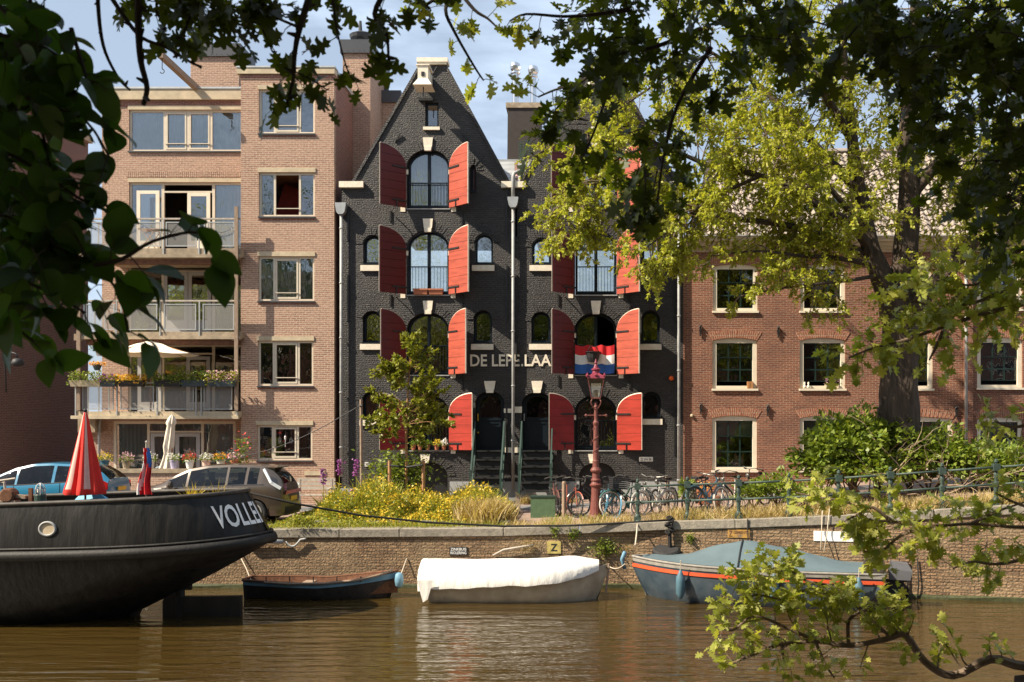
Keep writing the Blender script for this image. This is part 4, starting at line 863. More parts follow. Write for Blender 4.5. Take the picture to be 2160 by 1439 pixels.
RW = [(1504,1598,557,656,'c'),(1688,1783,557,656,'c'),(1872,1965,557,656,'c'),(1503,1597,713,820,'o'),(1687,1783,713,820,'o'),(1872,1968,713,820,'o'),(1502,1597,877,992,'b'),(1687,1782,877,992,'b'),(1826,2010,879,992,'b')]
rh, rx0, rx1 = redhouse('red brick house with white sash windows and pantiled roof, behind the big elm', 1441, 2034, RW, D0, [(1477,697),(1641,700),(1830,702),(1478,862),(1619,865),(1851,868),(2016,868),(1989,700)])
rh2, r2x0, r2x1 = redhouse('red brick house cut off by the right edge of the picture, beyond the grey drainpipe', 2035, 2420, [(2061,2157,553,652,'c'),(2061,2157,712,818,'o'),(2061,2157,880,992,'b'),(2245,2340,553,652,'c'),(2245,2340,712,818,'o')], D0-.12, [])
def cornice(parent,x0,x1,Y):
    zz_ = [(532,.03),(526,.06),(520,.14),(512,.22),(507,.34),(503,.36)]
    mb = MB()
    for i in range(len(zz_)-1): mb.box(x0,x1,Y-zz_[i+1][1],Y+.1,PZ(zz_[i][0],Y)+(.001 if i else 0),PZ(zz_[i+1][0],Y))
    mb.build('cornice','conc',parent); MB().box(x0,x1,Y-.40,Y+.1,PZ(503,Y)+.002,PZ(500,Y)).build('gutter','pipe',parent)
cornice(rh,rx0+.01,rx1,D0); cornice(rh2,r2x0+.01,r2x1,D0-.12)
def tileroof(parent, x0, x1, y0, z0, y1, z1, hip=0):
    per = .235; nx = int((x1-x0)/per*6); rows = int(math.hypot(y1-y0,z1-z0)/.33); mb = MB(); d = Vector((0,y1-y0,z1-z0)).normalized(); nn = Vector((0,-d.z,d.y))
    for r_ in range(rows):
        for (t_,lift) in ((r_/rows,.045),((r_+1)/rows,.0)):
            for i in range(nx+1):
                x = x0+(x1-x0)*i/nx; ph = 2*math.pi*((x-x0)/per); h = .035*math.sin(ph)+.012*math.sin(2*ph)+lift
                xx = max(x, x0+hip*t_); mb.v.append((xx, y0+(y1-y0)*t_+nn.y*h, z0+(z1-z0)*t_+nn.z*h))
        b0 = r_*2*(nx+1)
        for i in range(nx):
            mb.f.append((b0+i,b0+i+1,b0+nx+2+i,b0+nx+1+i)); mb.m.append(0)
            if r_: p0 = (r_-1)*2*(nx+1)+nx+1; mb.f.append((p0+i,p0+i+1,b0+i+1,b0+i)); mb.m.append(0)
    return mb.build('tiled_roof','rooftile',parent,smooth=False)
zr0 = PZ(502,D0); tileroof(rh, rx0+.4, rx1, D0-.2, zr0, 37, PZ(322,37), hip=1.15); tileroof(rh2, r2x0+.02, r2x1, D0-.32, zr0, 37, PZ(322,37))
MB().add([(rx0+1.5,37,PZ(322,37)),(r2x1,37,PZ(322,37)),(r2x1,41,zr0),(rx0+.5,41,zr0)],[(0,1,2,3)]).add([(rx0+.4,D0,zr0-.1),(rx0+1.55,37,PZ(322,37)-.05),(rx0+.4,41,zr0)],[(0,1,2)]).add([(rx0,D0,zr0-.6),(rx0,41,zr0-.6),(rx0+.5,41,zr0),(rx0+.5,D0,zr0)],[(0,1,2,3)]).build('rear_roof','bitumen',rh)
MB().tube([(rx0+1.5,37,PZ(320,37)),(rx1,37,PZ(320,37))],.13,8).build('ridge_tiles','rooftile',rh)
mb = MB()
for k in range(9): t_ = k/9; a = Vector((rx0+.35,D0-.1,zr0+.1)).lerp(Vector((rx0+1.5,37,PZ(321,37))),t_); mb.tube([a,a+Vector((.18,.5,.5))],.13,6)
mb.build('verge_tiles','bitumen',rh)
# dormer
dx0,dx1 = PX(1683,34),PX(1785,34); dz0,dz1 = PZ(503,34),PZ(412,34)
dm = MB().plate([(dx0,dz0),(dx1,dz0),(dx1,dz1),((dx0+dx1)/2,dz1+.45),(dx0,dz1)],[rect(dx0+.25,dx1-.25,dz0+.15,dz1-.1)],33.9,34.05).build('dormer','framew',rh)
MB().box(dx0+.2,dx1-.2,33.98,34.0,dz0+.1,dz1-.05).build('pane','glass',dm)
MB().add([(dx0-.1,33.8,dz1-.05),((dx0+dx1)/2,33.8,dz1+.5),((dx0+dx1)/2,36.5,dz1+.5),(dx0-.1,36.5,dz1-.05),(dx1+.1,33.8,dz1-.05),(dx1+.1,36.5,dz1-.05)],[(0,1,2,3),(1,4,5,2)]).add([(dx0,33.92,dz0),(dx0,36.5,dz0),(dx0,36.5,dz1),(dx0,33.92,dz1)],[(0,3,2,1)]).build('dormer_roof','bitumen',dm)
# skylight
MB().bar(P(1570,478,33.55),P(1622,470,33.6),.5,.05,up=(0,.7,.7)).build('skylight','glass',rh)
MB().tube([(PX(2038,32.7),32.7,PZ(500,32.7)),(PX(2038,32.7),32.7,PZ(945,32.7))],.055,8).build('downpipe','pipe',rh2,smooth=True)
MB().add([(rx0,D0+3.5,-.2),(r2x1,D0+3.5,-.2),(r2x1,D0+3.5,zr0),(rx0,D0+3.5,zr0)],[(0,3,2,1)]).box(rx0+.1,r2x1,D0+.5,D0+3.4,PZ(685,D0),PZ(675,D0)).box(rx0+.1,r2x1,D0+.5,D0+3.4,PZ(850,D0),PZ(838,D0)).build('inner_wall','room',rh)
MB().box(PX(2009,D0),PX(2019,D0),D0-.25,D0-.05,PZ(910,D0),PZ(897,D0)).box(PX(2013,D0),PX(2016,D0),D0-.1,D0,PZ(897,D0),PZ(890,D0)).build('porch_lamp','blk',rh)
MB().lathe([(.01,-.08),(.05,-.06),(.06,0)],(PX(1459,D0),D0,PZ(877,D0)),8,axis='y').build('wall_vent','conc',rh)
# small things on sills
for k,(px,py,nm,lb,mt) in enumerate(((1697,817,'figurine','two small white figures on the sill of the red brick house, left pane','white'),)):
    mb = MB()
    for dx in (0,.13): c = Vector((PX(px,D0)+dx,D0-.02,PZ(820,D0))); mb.lathe([(.05,0),(.045,.1),(.02,.13),(.035,.17),(.03,.21),(.01,.23)],c,8)
    solo(mb,nm,mt,lb,'figurine',smooth=True)
bx = MB().box(PX(1576,D0),PX(1588,D0),D0-.06,D0+.05,PZ(820,D0),PZ(805,D0)).box(PX(1578,D0),PX(1581,D0),D0-.07,D0-.06,PZ(818,D0),PZ(807,D0)); solo(bx,'wooden_box','teak','small wooden box on the white sill of the open sash window','box')
wg = MB()
for sg in (-1,1):
    c = Vector((PX(1562,D0),D0+.3,PZ(985,D0))); pts = [(0,0),(.10,.12),(.15,.35),(.12,.55),(.03,.3),(-.0,.08)]
    wg.plate([(c.x+sg*(p[0]+.02),c.z+p[1]) for p in pts],[],c.y,c.y+.02)
solo(wg,'wing_ornament','teak','golden pair of wings standing inside the lower window of the red brick house','ornament')
for k,px in enumerate((1743,1757,1768)):
    c = Vector((PX(px,D0),D0-.0,PZ(819,D0))); t = thing('pot_plant',['small pot, left of three on the red house sill','small pot between two others on the red house sill','small pot at right of three on the red house sill'][k],'pot plant',c,group='pots on the red house sill')
    MB().lathe([(.05,0),(.065,.12),(.05,.12)],c,8).build('pot','conc',t); tuft(c+Vector((0,0,.15)),.1,.3,16,'kfl',t,size=.05); 
# ================================================================= STREET THINGS
def bicycle(label, loc, rz, colr, tyre='rubber', rimm='steel', lean=0, crate=False, basket=False, guard=None, sport=False, group='bicycles parked along the quay', saddle='blk'):
    b = thing('bicycle', label, 'bicycle', loc, rz, group); ml = Matrix.Rotation(lean, 4, 'X')
    def bd(mb, n, m, par):
        m = 'bk_steel' if m == 'steel' else m
        return mb.xf(ml).build(n, m, par, world=False)
    r = .335; fm = colr
    for s, x in ((1,.54),(-1,-.50)):
        w_ = MB(); w_.tube([(x+r*math.cos(a),0,r+.005+r*math.sin(a)) for a in np.linspace(0,2*math.pi,29)[:-1]], .021, 6, closed=True); wo_ = bd(w_,'wheel',tyre,b)
        sp = MB(); sp.tube([(x+(r-.03)*math.cos(a),0,r+.005+(r-.03)*math.sin(a)) for a in np.linspace(0,2*math.pi,25)[:-1]], .013, 5, closed=True)
        for k in range(14): a = 2*math.pi*k/14; sp.bar((x,.02*(-1)**k,r),(x+(r-.03)*math.cos(a),0,r+.005+(r-.03)*math.sin(a)), .006)
        sp.lathe([(.02,-.045),(.02,.045)],(x,0,r),8,axis='y'); bd(sp,'rim','steel' if rimm == 'steel' else rimm,wo_)
        g = MB(); aa = np.linspace(.2,2.9,12) if s < 0 else np.linspace(.55,2.6,10)
        if not sport: g.tube([(x+(r+.045)*math.cos(a),0,r+(r+.045)*math.sin(a)) for a in aa], .02, 4); bd(g,'mudguard',guard or fm,b)
    H_, S_, B_, Rw = (.36,0,.86),(-.17,0,.82),(-.06,0,.29),(-.50,0,.335)
    f = MB(); f.tube([(.36,0,.94),(.40,0,.70),(.54,0,.335)],.017,6).tube([(.40,0,.72),B_],.019,6).tube([(.375,0,.84),(-.10,0,.48) if not sport else (-.15,0,.76)],.016,6)
    f.tube([(-.19,0,.90),B_],.016,6).tube([B_,Rw],.012,5).tube([(-.145,0,.62),Rw],.011,5)
    f.lathe([(.09,-.012),(.09,.012)],(B_[0],-.04,B_[2]),12,axis='y'); f.tube([(B_[0],-.05,B_[2]),(.08,-.09,.20)],.012,5).tube([(B_[0],.05,B_[2]),(-.2,.09,.38)],.012,5)
    f.box(.04,.13,-.15,-.08,.18,.205).box(-.24,-.15,.08,.15,.365,.39)
    f.tube([(-.12,.0,.3),(-.02,.16,.02)],.01,5); bd(f,'frame',fm,b)
    hb = MB()
    if sport: hb.tube([(.36,0,.93),(.37,0,1.0)],.014,5).tube([(.33,-.29,1.02),(.38,-.1,1.0),(.38,.1,1.0),(.33,.29,1.02)],.013,6)
    else: hb.tube([(.36,0,.93),(.34,0,1.05)],.014,5).tube([(.10,-.29,1.03),(.20,-.29,1.06),(.36,-.19,1.10),(.37,0,1.06),(.36,.19,1.10),(.20,.29,1.06),(.10,.29,1.03)],.013,6)
    ho = bd(hb,'handlebar','steel',b); gp = MB()
    for sg in (-1,1): gp.tube([(.10,sg*.29,1.03),(.21,sg*.29,1.062)] if not sport else [(.33,sg*.29,1.02),(.35,sg*.19,1.01)],.019,6)
    bd(gp,'grip','blk',ho); bd(MB().lathe([(.02,-.05),(.05,-.03),(.055,.02),(.03,.03)],(.43,0,.88),10,axis='x'),'headlight','steel',b)
    sd = MB(); sd.add([(-.34,-.10,.95),(-.34,.10,.95),(-.18,.06,.955),(-.03,.02,.95),(-.03,-.02,.95),(-.18,-.06,.955),(-.34,-.08,.89),(-.34,.08,.89),(-.2,.03,.90),(-.05,0,.92),(-.2,-.03,.90)],[(0,5,4,3,2,1),(0,1,7,6),(1,2,8,7),(2,3,9,8),(3,4,9),(4,5,10,9),(5,0,6,10),(6,7,8,9,10)]); bd(sd,'saddle',saddle,b)
    if not sport:
        cr = MB()
        for yy in (-.07,0,.07): cr.bar((-.25,yy,.72),(-.75,yy,.72),.012)
        cr.bar((-.7,-.07,.72),(-.5,-.05,.34),.01).bar((-.7,.07,.72),(-.5,.05,.34),.01).bar((-.25,-.07,.72),(-.25,.07,.72),.01).bar((-.75,-.07,.72),(-.75,.07,.72),.01); bd(cr,'luggage_rack','steel',b)
    if crate or basket:
        k = MB(); x0,x1,z0,z1 = (.40,.78,.80,1.06); 
        for z in np.arange(z0,z1+.01,.052): k.bar((x0,-.24,z),(x1,-.24,z),.02,.035).bar((x0,.24,z),(x1,.24,z),.02,.035).bar((x0,-.24,z),(x0,.24,z),.02,.035).bar((x1,-.24,z),(x1,.24,z),.02,.035)
        k.box(x0,x1,-.24,.24,z0-.01,z0+.01); bd(k,'crate','blk',b)
    return b
M['bk_steel'] = mk('bike_steel',(.13,.125,.115),.4,.2,6,metal=.6); M['bk_blk'] = mk('bike_black',(.03,.03,.03),.35,.1,5); M['bk_red'] = mk('bike_red',(.30,.07,.04),.4,.1,5); M['bk_teal'] = mk('bike_teal',(.05,.14,.13),.4,.1,5); M['bk_blue'] = mk('bike_blue',(.05,.14,.20),.4,.1,5); M['bk_brown'] = mk('bike_brown',(.14,.06,.05),.4,.1,5); M['bk_wht'] = mk('bike_cream',(.55,.52,.46),.5,.1,5); M['bluetyre'] = mk('blue_tyre',(.15,.38,.55),.6,.1,5); M['whitetyre'] = mk('pale_tyre',(.6,.56,.5),.7,.1,8)
def og(px,py): return onground(px,py)
bicycle('dark brown bike nearest the green cabinet, front wheel towards the canal', og(1174,1085), R(-80), 'bk_brown', lean=R(4))
bicycle('orange red bike with a rear rack, second bike right of the green cabinet', og(1196,1090), R(-62), 'bk_red', lean=R(-6))
bicycle('black roadster bike half hidden behind the lamp post base', og(1262,1088), R(195), 'bk_blk', lean=R(5))
bicycle('bike with a bright blue front tyre and big black crate, right of the lamp post', og(1283,1089), R(-70), 'bk_blue', tyre='bluetyre', lean=R(-5), crate=True, guard='bk_blk')
bicycle('teal bike with pale tyres and wide raised handlebar, left of the first railing post', og(1326,1089), R(210), 'bk_teal', tyre='whitetyre', lean=R(7))
bicycle('cream wheeled bike standing between the first and second railing posts', og(1378,1088), R(222), 'bk_wht', tyre='whitetyre', lean=R(-6), guard='bk_wht')
bicycle('black bike with flat handlebar leaning just left of the second railing post', og(1404,1083), R(240), 'bk_blk', lean=R(4), sport=True)
bicycle('dark sports bike with flat bar near the terracotta planter', og(1467,1077), R(55), 'bk_blk', lean=R(8), sport=True)
bicycle('light blue bike leaning steeply behind the rusty bollard', og(1503,1078), R(35), 'bk_blue', lean=R(-16))
bicycle('white tyred purple grey bike in front of the red brick house', og(1548,1080), R(228), 'bk_wht', tyre='whitetyre', lean=R(5), guard='bk_blk')
bicycle('black bike farthest right, half sunk in the green shrubs', og(1592,1068), R(225), 'bk_blk', lean=R(-4))
bicycle('dark bike in shade behind the blue car, beside its roof', Vector((PX(95,33),33,0)), R(15), 'bk_blk', lean=R(4), group='bicycles behind the blue car')
bicycle('dark bike at the extreme left edge behind the blue car', Vector((PX(15,32),32,0)), R(-10), 'bk_blk', lean=R(-4), group='bicycles behind the blue car')
bicycle('dark bike behind the red parasol, nearest the balcony block', Vector((PX(160,33.5),33.5,0)), R(170), 'bk_blk', lean=R(5), group='bicycles behind the blue car')
# bike stands
for k,(px,py,lb) in enumerate(((1190,1092,'worn wooden post beside the orange red bike'),(1408,1078,'tall slim wooden post behind the cream wheeled bike'))):
    p = og(px,py); solo(MB().lathe([(.065,0),(.06,.95),(.045,1.0)],p,8),'bollard','wood',lb,'post')
# lamp post
p = og(1257,1094); s = 4.05/4.0
pr = [(.24,0),(.24,.03),(.21,.06),(.185,.10),(.165,.28),(.135,.62),(.13,.80),(.14,.83),(.175,.87),(.18,.90),(.14,.93),(.12,.98),(.145,1.0),(.145,1.03),(.115,1.06),(.10,1.2),(.15,1.24),(.165,1.28),(.13,1.33),(.10,1.36),(.095,1.46),(.10,1.52),(.088,1.55),(.08,1.75),(.072,2.1),(.068,2.45),(.085,2.5),(.09,2.54),(.06,2.58),(.05,2.62),(.05,2.92),(.065,2.95),(.055,2.98),(.035,3.0),(.035,3.08)]
lp = thing('street_lamp','red brown ornate cast iron street lamp with a tapered glass lantern','street lamp',p)
MB().lathe([(r_*.92,z_*s) for r_,z_ in pr], p, 16).build('post','rust',lp,smooth=False)
sp = MB()
for k in range(40): a = k*.42; z_ = 1.6+k*.021; rr = .085-.00035*k; sp.lathe([(.005,-.02),(.018,0),(.005,.02)],(p.x+rr*math.cos(a),p.y+rr*math.sin(a),p.z+z_),4)
sp.build('spiral_ornament','rust',lp)
MB().tube([p+Vector((-.26,0,2.76)),p+Vector((.26,0,2.76))],.018,6).lathe([(.02,-.03),(.04,-.01),(.04,.02),(.02,.04)],p+Vector((-.27,0,2.76)),8,axis='x').lathe([(.02,-.03),(.04,-.01),(.04,.02),(.02,.04)],p+Vector((.27,0,2.76)),8,axis='x').build('ladder_bar','rust',lp)
cg = MB()
for k in range(4):
    a = math.pi/4+k*math.pi/2; c_,s_ = math.cos(a),math.sin(a)
    cg.tube([p+Vector((c_*r_,s_*r_,z_)) for r_,z_ in ((.04,2.92),(.10,2.97),(.17,3.06),(.19,3.13),(.14,3.19),(.12,3.22))],.014,5)
    cg.bar(p+Vector((c_*.17,s_*.17,3.22)),p+Vector((c_*.30,s_*.30,3.74)),.022)
for z_,r_ in ((3.22,.165),(3.74,.30)):
    q = [p+Vector((r_*math.cos(math.pi/4+k*math.pi/2),r_*math.sin(math.pi/4+k*math.pi/2),z_)) for k in range(4)]
    for k in range(4): cg.bar(q[k],q[(k+1)%4],.03)
cg.build('lantern_frame','rust',lp)
def sq(z0,r0,z1,r1,mb,m=0):
    q = [p+Vector((r*math.cos(math.pi/4+k*math.pi/2),r*math.sin(math.pi/4+k*math.pi/2),z)) for z,r in ((z0,r0),(z1,r1)) for k in range(4)]
    mb.add(q,[(k,(k+1)%4,4+(k+1)%4,4+k) for k in range(4)],m)
g = MB(); sq(3.23,.16,3.73,.29,g); g.build('lantern_glass','lampglass',lp)
g = MB(); sq(3.745,.33,3.80,.30,g); sq(3.80,.30,3.90,.10,g); g.lathe([(.10,0),(.09,.06),(.12,.08),(.12,.11),(.07,.14),(.05,.2),(.03,.24),(.045,.27),(.01,.38)],p+Vector((0,0,3.89)),10)
for k in range(4):
    for t_ in (.5,): 
        a = k*math.pi/2; g.lathe([(.0,0),(.05,.02),(.035,.06),(.0,.1)],p+Vector((.23*math.cos(a),.23*math.sin(a),3.80)),6)
    a += math.pi/4; g.lathe([(.0,0),(.045,.03),(.02,.08),(.0,.12)],p+Vector((.32*math.cos(a),.32*math.sin(a),3.78)),6)
g.build('lantern_roof',mk('maroon_paint',(.20,.03,.05),.4,.2,8),lp)
MB().lathe([(.05,0),(.07,.05),(.07,.17),(.04,.2)],p+Vector((0,0,3.24)),10).build('lamp_unit','lightstone',lp)
# cabinet, bollards, planter
p = og(1145,1092); W_ = .34
mb = MB().box(p.x-W_,p.x+W_,p.y-.02,p.y+.32,p.z-.05,p.z+.56); cbn = thing('utility_cabinet','low dark green metal utility cabinet on the quay by the flower bed','cabinet',p)
mb.build('cabinet_body','boxg',cbn); MB().box(p.x-W_-.02,p.x+W_+.02,p.y-.04,p.y+.34,p.z+.562,p.z+.60).build('cabinet_lid','dkgreen',cbn)
p = og(1092,1083); solo(MB().add([(p.x-.07,p.y,p.z),(p.x+.07,p.y,p.z),(p.x+.07,p.y+.14,p.z),(p.x-.07,p.y+.14,p.z),(p.x-.07,p.y,p.z+.62),(p.x+.07,p.y,p.z+.52),(p.x+.07,p.y+.14,p.z+.52),(p.x-.07,p.y+.14,p.z+.62)],[(4,5,6,7)],1).add([(p.x-.07,p.y,p.z),(p.x+.07,p.y,p.z),(p.x+.07,p.y+.14,p.z),(p.x-.07,p.y+.14,p.z),(p.x-.07,p.y,p.z+.62),(p.x+.07,p.y,p.z+.52),(p.x+.07,p.y+.14,p.z+.52),(p.x-.07,p.y+.14,p.z+.62)],[(0,1,5,4),(1,2,6,5),(2,3,7,6),(3,0,4,7)]),'bollard',['conc2','yfl'],'slanted topped stone bollard with a yellow top edge beside the flower bed','bollard')
p = Vector((PX(1127,32),32,0)); solo(MB().lathe([(.05,0),(.05,.55)],p,8).box(p.x-.12,p.x+.2,p.y-.05,p.y+.05,p.z+.55,p.z+.58),'bollard','steel','thin steel post behind the green cabinet, before the black warehouse steps','post')
p = og(1512,1082); solo(MB().lathe([(.12,0),(.12,.03),(.075,.06),(.07,.18),(.11,.24),(.125,.33),(.10,.42),(.03,.46)],p,12),'mooring_bollard','rusty','short rusty round topped bollard in dry grass behind the railing','bollard',smooth=True)
p = og(1484,1064); t = thing('planter','square terracotta planter with dry orange grass, behind the railing','planter',p)
MB().add([(p.x-.15,p.y-.15,p.z),(p.x+.15,p.y-.15,p.z),(p.x+.15,p.y+.15,p.z),(p.x-.15,p.y+.15,p.z),(p.x-.2,p.y-.2,p.z+.42),(p.x+.2,p.y-.2,p.z+.42),(p.x+.2,p.y+.2,p.z+.42),(p.x-.2,p.y+.2,p.z+.42)],[(0,1,5,4),(1,2,6,5),(2,3,7,6),(3,0,4,7),(4,5,6,7)]).build('pot','terra',t); tuft(p+Vector((0,0,.42)),.35,.3,120,'ofl',t,size=.06); 
# bench
p = Vector((PX(652,30.2),30.2,0)); bn = thing('park_bench','grey weathered wooden slatted bench beside the brown car and flower bed','bench',p)
for z_ in (.62,.75,.88): MB().box(p.x-.45,p.x+.75,p.y+.25,p.y+.28,z_,z_+.09).build('backrest','greywood',bn)
for y_ in (0,.10,.20): MB().box(p.x-.50,p.x+.75,p.y-.15+y_,p.y-.07+y_,.44,.47).build('seat','greywood',bn)
for x_ in (-.38,.62): MB().bar((p.x+x_,p.y-.12,0),(p.x+x_,p.y-.05,.44),.07).bar((p.x+x_,p.y+.3,0),(p.x+x_,p.y+.27,.95),.07).bar((p.x+x_,p.y-.16,.64),(p.x+x_,p.y+.3,.66),.06,.04).bar((p.x+x_,p.y-.13,.44),(p.x+x_,p.y-.13,.64),.05).build('leg','greywood',bn)
# thin wooden pole + cable
p = Vector((PX(763,31),31,0)); pl = thing('wooden_pole','tall thin wooden pole in front of the black warehouse, left of the sapling','pole',p)
MB().tube([p,(p.x-.02,31,PZ(843,31))],.05,8).build('pole','wood',pl); MB().tube([(p.x-.06,30.95,PZ(856,31)),(p.x+.04,30.93,PZ(856,31))],.03,6).build('insulator','blk',pl)
a = Vector((p.x-.05,31,PZ(855,31))); b_ = Vector((PX(440,30.9),30.9,PZ(975,30.9))); pts = [a.lerp(b_,t_)+Vector((0,0,-.35*math.sin(math.pi*t_))) for t_ in np.linspace(0,1,14)]
solo(MB().tube(pts,.012,4),'cable','blk','thin dark cable sagging from the wooden pole towards the terrace','cable')
# quay railing
RP = [1345,1450,1558,1664,1769,1878,1987,2101]
def rp_pos(px):
    Y = 23.5
    for _ in range(20): Y = yq(PX(px,Y))+.22
    x = PX(px,Y); return Vector((x,Y,gz(x)+.0))
ps = [rp_pos(q) for q in RP]; st_ = ps[-1]-ps[-2]; ps += [ps[-1]+st_, ps[-1]+st_*2]
rl = thing('quay_railing','green cast iron railing with two round rails running up along the quay edge','railing',ps[0])
prp = [(.10,0),(.10,.03),(.085,.06),(.075,.16),(.05,.20),(.045,.25),(.055,.42),(.065,.46),(.065,.52),(.04,.55),(.038,.58),(.055,.70),(.05,.74),(.035,.78),(.035,.80),(.02,.98),(.045,1.01),(.04,1.06),(.01,1.09)]
for p in ps:
    mb = MB().lathe(prp,p,10); mb.box(p.x-.075,p.x+.075,p.y-.075,p.y+.075,p.z+.81,p.z+.97); mb.box(p.x-.05,p.x+.05,p.y-.06,p.y+.06,p.z+.44,p.z+.54)
    mb.box(p.x-.09,p.x+.09,p.y-.08,p.y+.08,p.z-.02,p.z+.13); po = mb.build('post','rail',rl)
for i in range(len(ps)-1):
    for z_ in (.89,.49): MB().tube([ps[i]+Vector((.0,0,z_)),ps[i+1]+Vector((0,0,z_))],.026,8).build('rail','rail',rl,smooth=True)
q = ps[0]; MB().tube([q+Vector(v) for v in ((0,0,.89),(-.12,0,.89),(-.2,.05,.84),(-.24,.1,.74),(-.3,.12,.66),(-.36,.12,.66))],.028,8).tube([q+Vector((0,0,.49)),q+Vector((-.22,.06,.49)),q+Vector((-.3,.1,.48))],.026,8).build('rail_end','rail',rl,smooth=True)
# street pole right
p = Vector((PX(2037,30),30,gz(11))); 
# ================================================================= CARS
def car(label, loc, rz, st, paint, wheels, glassx, ws, rw, extra=None, pill=()):
    """st rows: x, ztop, zbelt, hw belt, hw roof ; local +x forward"""
    c = thing('parked_car', label, 'car', loc, rz, 'cars parked on the quay'); st = np.array(st, float)
    xs_ = list(np.arange(0, st[-1,0]+.001, .09)); 
    for wx in wheels: xs_ += [wx-.40,wx-.36,wx-.30,wx-.2,wx-.1,wx,wx+.1,wx+.2,wx+.30,wx+.36,wx+.40]
    for g_ in glassx+[ws,rw]: xs_ += list(g_)
    for q_ in pill: xs_ += [q_-.035,q_+.035]
    xs_ = sorted(set(round(x,3) for x in xs_ if 0 <= x <= st[-1,0])); xs_ = [x for i,x in enumerate(xs_) if i == 0 or x-xs_[i-1] > .012]
    I = lambda x,k: float(np.interp(x,st[:,0],st[:,k])); rows = 11; V = []
    for x in xs_:
        zt_,zb_,hb_,hr = (I(x,k) for k in (1,2,3,4)); zl = .22
        for wx in wheels:
            dd = abs(x-wx)
            if dd < .37: zl = max(zl, .31+math.sqrt(max(0,.37**2-dd*dd)))
        zm = max(zl+.02,(.22+zb_)/2+.08); hs = (zt_-zb_)
        rowp = [(hb_*.93,zl),(hb_*1.0,max(zl+.01,.42)),(hb_*1.015,max(zl+.02,zm)),(hb_*1.0,zb_-.06 if zb_-.06 > zl+.03 else zl+.03),(hb_*.965,zb_),(hb_*.94+(hr-hb_*.94)*.5,zb_+hs*.5),(hr,zt_-min(.08,hs*.25)),(hr*.93,zt_-.02),(hr*.6,zt_+.0),(hr*.3,zt_+.008),(0,zt_+.01)]
        V.append(rowp)
    body, gl, gw_ = MB(), MB(), MB(); sets = {'b':body,'g':gl,'w':gw_}
    vid = []
    for sg in (-1,1):
        for i in range(len(xs_)-1):
            xm = (xs_[i]+xs_[i+1])/2
            for r_ in range(rows-1):
                key = 'b'
                if r_ in (4,5) and any(a < xm < b2 for a,b2 in glassx) and not any(abs(xm-q_) < .036 for q_ in pill) and I(xm,1)-I(xm,2) > .12: key = 'g'
                if r_ >= 7 and (ws[0] < xm < ws[1] or rw[0] < xm < rw[1]): key = 'w'
                f = [(xs_[i],sg*V[i][r_][0],V[i][r_][1]),(xs_[i+1],sg*V[i+1][r_][0],V[i+1][r_][1]),(xs_[i+1],sg*V[i+1][r_+1][0],V[i+1][r_+1][1]),(xs_[i],sg*V[i][r_+1][0],V[i][r_+1][1])]
                if sg > 0: f = f[::-1]
                sets[key].add(f,[(0,1,2,3)])
    for e,sg in ((0,-1),(-1,1)):   # ends
        vs = [(xs_[e],-q[0],q[1]) for q in V[e]]+[(xs_[e],q[0],q[1]) for q in V[e][-2::-1]]; body.add(vs,[tuple(range(len(vs)))])
    def bw(mb,n,m,par,merge=True):
        o_ = mb.build(n,m,par,world=False,smooth=True)
        import bmesh
        bm = bmesh.new(); bm.from_mesh(o_.data); bmesh.ops.remove_doubles(bm,verts=bm.verts,dist=.004)
        if n == 'body':
            for e_ in bm.edges:
                if len(e_.link_faces) == 2 and e_.calc_face_angle(0) > R(28): e_.smooth = False
        bm.to_mesh(o_.data); bm.free(); return o_
    bo = bw(body,'body',paint,c); bw(gl,'side_window','glassc',c); bw(gw_,'windscreen','glassc',c)
    for gx in (wheels[0]+.55,2.58,wheels[1]-.42):
        for sg in (-1,1):
            i = min(range(len(xs_)),key=lambda q: abs(xs_[q]-gx)); MB().tube([(xs_[i],sg*(V[i][r_][0]+.002),V[i][r_][1]) for r_ in range(0,5)],.007,4).build('door_gap','blk',c,world=False)
    for sg in (-1,1):
        i0 = [i for i,x in enumerate(xs_) if .5 < x < ws[1]-.1]; MB().tube([(xs_[i],sg*(V[i][4][0]+.004),V[i][4][1]) for i in i0],.012,4).build('window_trim','blk',c,world=False)
    hb0 = I(st[-1,0]/2,3); fl_ = MB().box(.3,st[-1,0]-.3,-hb0*.85,hb0*.85,.25,.45); fl_.box(1.2,1.9,-hb0*.7,-.1,.45,.60).box(1.2,1.45,-hb0*.7,-.1,.5,1.15).box(1.2,1.45,.1,hb0*.7,.5,1.15).box(1.25,1.35,-.45,-.2,1.15,1.35).box(1.25,1.35,.2,.45,1.15,1.35).box(2.3,2.45,-hb0*.7,-.1,.5,1.12).box(2.3,2.45,.1,hb0*.7,.5,1.12).box(2.33,2.41,-.48,-.25,1.12,1.33).box(2.33,2.41,.25,.48,1.12,1.33).build('interior','blk',c,world=False)
